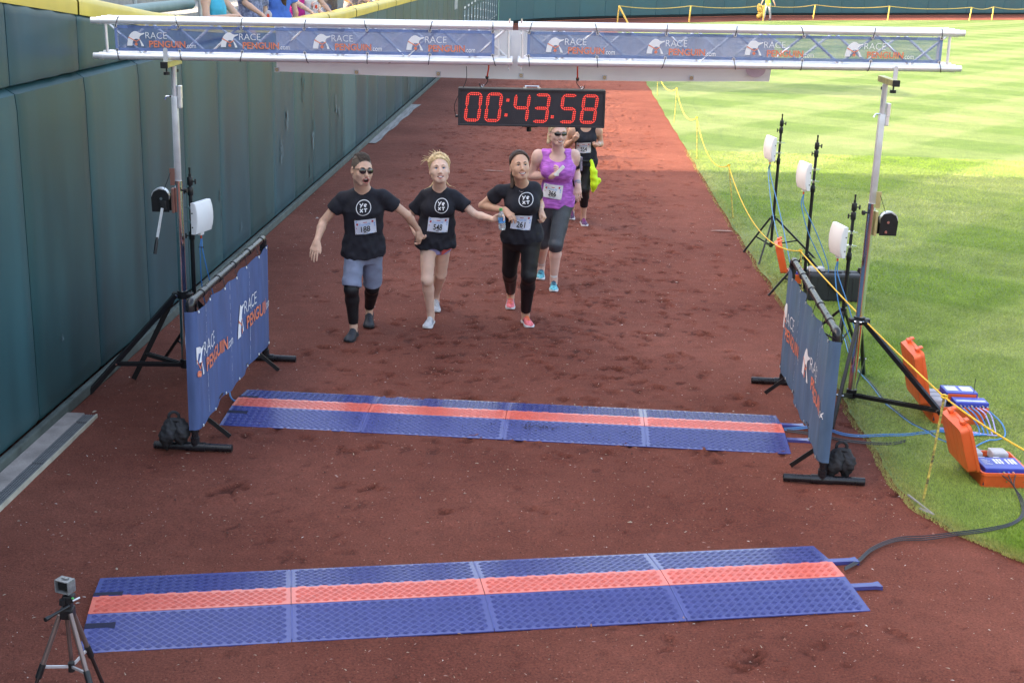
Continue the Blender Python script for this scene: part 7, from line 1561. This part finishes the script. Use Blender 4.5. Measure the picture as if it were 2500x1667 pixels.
mb = MB(); mb.box(at(1417, 395, 16.6), (.05, .03, .12), b=.006); mb.box(at(1419, 411, 16.6), (.03, .025, .06), b=.006); mb.build('belt_pouch', M('pouch_mixed', (.25, .2, .28), .5, var=.6, scale=40), b)

# --- held things
bt = thing('water_bottle', 'clear water bottle with green cap held between two women', 'bottle', at(1226, 560, 11.50)); o = at(1226, 561, 11.50); up = unit(at(1223, 512, 11.50) - o); 
def bz(z): return o + up * z
PET = M('clear_pet', (.80, .86, .92), .12, var=.1, scale=60, trans=.75, bump=.5, bscale=90)
mb = MB(); zz = [0, .008, .03, .04, .05, .10, .11, .125, .15, .165, .172]; rr = [.024, .030, .031, .0295, .031, .031, .0295, .031, .022, .013, .0125]; mb.tube([bz(z) for z in zz], rr, 16); mb.build('bottle_body', PET, bt, smooth=True)
mb = MB(); mb.tube([bz(.065), bz(.115)], .0318, 16, cap=False); mb.build('bottle_label', M('label_blue', (.03, .16, .52), .4, var=.35, scale=30, col2=(.1, .35, .7)), bt, smooth=True)
mb = MB(); mb.tube([bz(.174), bz(.194)], .0155, 14); mb.build('bottle_cap', M('cap_green', (.05, .42, .12), .4), bt, smooth=True)
mb = MB(); c = at(1366, 417, 13.18); X = unit((.62, -.1, .7)); mb.box(c, (.13, .035, .016), (X, unit(np.cross((0, -1, .3), X)), unit(np.cross(X, np.cross((0, -1, .3), X)))), .006); mb.box(at(1358, 427, 13.19), (.05, .03, .02), b=.006); tag(mb.build('folded_tissue', M('tissue_white', (.74, .75, .74), .8, var=.1)), 'folded white tissue gripped by the runner in the purple tank top', 'tissue')

# ------------------------------------------------------------------ far worker and the spectators
def stand_joints(b, f, ht, rarm=None, larm=None, stride=.0):
    """upright figure: b feet centre, f facing; arms given as (elbow, wrist) offsets in right, forward, up"""
    b = V3(b); f = unit((*f[:2], 0)); X = V3((-f[1], f[0], 0)); k = ht / 1.7; Q = lambda x, fw, u: b + (X * x + f * fw + V3((0, 0, 1)) * u) * k
    J = dict(head=Q(0, .02, 1.585), neck=Q(0, 0, 1.40), rsh=Q(-.175, 0, 1.35), lsh=Q(.175, 0, 1.35), rhip=Q(-.085, 0, .88), lhip=Q(.085, 0, .88), rkn=Q(-.095, .03 + stride, .48), lkn=Q(.095, .03 - stride, .48), rank=Q(-.1, 0 + stride * 1.6, .09), lank=Q(.1, 0 - stride * 2, .09))
    for q, s_, a in (('r', -1, rarm), ('l', 1, larm)):
        e, w_ = a or ((.24, -.02, 1.08), (.25, .06, .84)); J[q + 'el'] = Q(s_ * e[0], e[1], e[2]); J[q + 'wr'] = Q(s_ * w_[0], w_[1], w_[2]); J[q + 'tip'] = J[q + 'wr'] + unit(J[q + 'wr'] - J[q + 'el']) * .1
    return J, X, f
def by_stander(b, f, ht, label, tm, pm, hm, skin, rarm=None, larm=None, sleeve=.5, tors=TF, voxel=.011, stride=0, long=False, group=None):
    J, X, f = stand_joints(b, f, ht, rarm, larm, stride); S = dict(label=label, face=f, hs=.95, torso=tors, arm=1.0, leg=1.0, skin=skin, lipm=LIP, browm=DKBR, mouth='smile', neckr=.052, voxel=voxel, group=group, hands={'r': (f * .2 + V3((0, 0, -1)), 1, .5), 'l': (f * .2 + V3((0, 0, -1)), -1, .5)})
    bd, I = build_person(V3(b), J, S); 
    tee(bd, I, .014, sleeve, -.08, (.075, .1, .075), tm, None, (.066, .076), seed=int(abs(b[1]) * 10), voxel=.012, armhole=None if sleeve > 0 else ((.07, .13, .1), .035, 0)); legwear(bd, I, 'trousers', .014, 1.9, pm, (0, 0), .25, 3, .8, voxel=.013)
    ex = [((0, -.09, .04), (0, -.13, -.05), .04, .03)] + ([((0, -.10, -.02), (.02, -.13, -.22), .07, .065), ((.02, -.13, -.22), (.03, -.10, -.42), .065, .03)] if long else [])
    V, F = hair_cap(J['head'], I['A'], .95, .012, (.76, -.65, .004), ex, h=.011, rough=.0016) if not long else hair_cap_long(J['head'], I['A'], ex); wear(bd, 'hair', V, F, hm)
    for q in ('r', 'l'): mb = MB(); a = J[q + 'ank']; mb.box(a + f * .06 - V3((0, 0, .045)), (.09, .26, .09), (np.cross(f, (0, 0, 1)), f, V3((0, 0, 1))), .03); mb.build('shoe', M('plain_shoe', (.2, .2, .22), .6), bd, smooth=True)
    return bd
def hair_cap_long(H, A, ex):
    g = Grid(H - .55, H + .26, .011); X, F_, U = A; P = lambda x, f, u: H + (X * x + F_ * f + U * u) * .95; n_ = F_ * .76 + U * -.65
    g.ell(P(0, -.012, .042), (.087, .106, .1), A, .0); g.halfspace(P(0, 0, 0) + n_ * .004, n_)
    for e in ex: g.cap(P(*e[0]), P(*e[1]), e[2], e[3], .03)
    V, F = g.mesh(); return ripple(V, F, .006, [(90, 60, 6, .8), (150, 90, 10, .5)], 2), F
w0 = gp(1872, 50); LIME = M('lime_shirt', (.40, .78, .05), .7, var=.1)
by_stander(w0, (-.6, -.8), 1.75, 'worker in lime shirt and pale trousers walking by the far fence', LIME, M('pale_trousers', (.55, .56, .60), .8), DKBR, SK3, ((.30, .05, 1.12), (.36, .12, .92)), ((.30, -.05, 1.12), (.36, -.12, .92)), voxel=.016, stride=.12)
def rail_spot(u, back=.42):
    ys = np.linspace(9, 40, 400); xs = np.array([at(u, 20, y_)[0] for y_ in ys]); i = np.argmin(np.abs(xs - (wx(ys) - back))); return V3((xs[i], ys[i], 1.45))
JEAN = M('jeans', (.06, .09, .17), .8, var=.15); KHA = M('khaki', (.30, .26, .20), .8, var=.1)
plaid = M('plaid_blue', (.10, .13, .30), .8, var=.45, scale=30, col2=(.25, .28, .42)); CYAN = M('tank_cyan', (.02, .42, .62), .7, var=.15); BLUT = M('tee_blue', (.06, .18, .62), .8, var=.15); MAG = M('top_magenta', (.60, .015, .26), .8, var=.12); WHT_T = M('tee_white', (.68, .68, .70), .8, var=.08); DGR = M('tee_dark_grey', (.085, .075, .085), .8, var=.15); GRB_ = M('dress_grey', (.16, .13, .15), .8, var=.2); GRP = M('tee_mid_grey', (.23, .23, .27), .8, var=.25, scale=30)
railarm = ((.24, .16, 1.15), (.16, .36, 1.02)); clap = ((.26, .06, 1.12), (.08, .24, 1.16))
spec = [(522, (.9, -.3), 1.66, 'spectator in cyan tank top behind the left part of the truss', CYAN, JEAN, DKBR, SK1, clap, railarm, 0, TF, False, .38), (612, (.7, -.5), 1.76, 'spectator in blue plaid shirt beside the one in cyan', plaid, KHA, DKBR, SK1, railarm, None, .9, TM, False, .55), (682, (-.5, .8), 1.62, 'long haired spectator in blue tee turned away from the track', BLUT, JEAN, BRN, SK1, None, clap, .5, TF, True, .40), (722, (.9, -.3), 1.60, 'spectator in magenta top behind the middle of the left truss', MAG, JEAN, BLND, SK2, railarm, railarm, 0, TF, False, .60), (752, (.9, -.4), 1.55, 'spectator in white tee between the magenta top and the dark grey tee', WHT_T, KHA, DKBR, SK1, None, railarm, .5, TF, False, .45), (802, (.95, -.2), 1.80, 'spectator in dark grey tee reaching over the yellow rail', DGR, JEAN, DKBR, SK1, railarm, ((.24, .22, 1.2), (.2, .45, 1.06)), .5, TM, False, .45), (858, (.9, .3), 1.62, 'spectator in grey brown top at the yellow rail', GRB_, KHA, BRN, SK1, clap, railarm, .4, TF, False, .50), (925, (.95, -.1), 1.70, 'farthest visible spectator in mid grey tee at the yellow rail', GRP, JEAN, DKBR, SK1, railarm, railarm, .5, TM, False, .50)]
made = []
for (u, f, ht, lb, tm, pm, hm, sk, ra, la, sl, tr_, lg, bk_) in spec:
    made.append(by_stander(rail_spot(u, bk_), f, ht, lb, tm, pm, hm, sk, ra, la, sl, tr_, .0150, 0, lg, 'spectators behind the wall'))
for i, (yy, src) in enumerate(((30.1, 5), (31.2, 1), (32.6, 4), (33.6, 0), (25.8, 6), (28.6, 3))):
    c = copy_tree(made[src]); c.location = (wx(yy) - .45, yy, 1.45); c['label'] = ['tall', 'plaid clad', 'short', 'bare shouldered', 'slim', 'small'][i] + ' spectator out of view along the rail, ' + ['fourth', 'third', 'second', 'first', 'sixth', 'fifth'][i] + ' from the far end'
# clappers and bubbles in the spectators' hands
CLP = M('clear_clapper', (.80, .78, .84), .15, var=.1, trans=.5)
for i, (u, v, lb) in enumerate(((772, 17, 'clear paddle shaped hand clapper held up beside the dark grey tee'), (568, 30, 'clear hand clapper held by the spectator in cyan'), (655, 40, 'clear hand clapper at the rail beside the blue tee'))):
    y_ = rail_spot(u, .25)[1]; c = at(u, v, y_); t = thing('hand_clapper', lb, 'clapper', c, group='clappers held by spectators'); mb = MB(); mb.ball(c, (.05, .012, .075), 14, 9); mb.build('paddle', CLP, t, smooth=True); mb = MB(); mb.tube([c - V3((0, 0, .07)), c - V3((0, 0, .17))], .012, 8); mb.build('handle', CLP, t, smooth=True); mb = MB(); mb.ball(c + V3((0, -.011, 0)), (.02, .004, .03), 8, 6); mb.build('red_print', REDC, t, smooth=True)
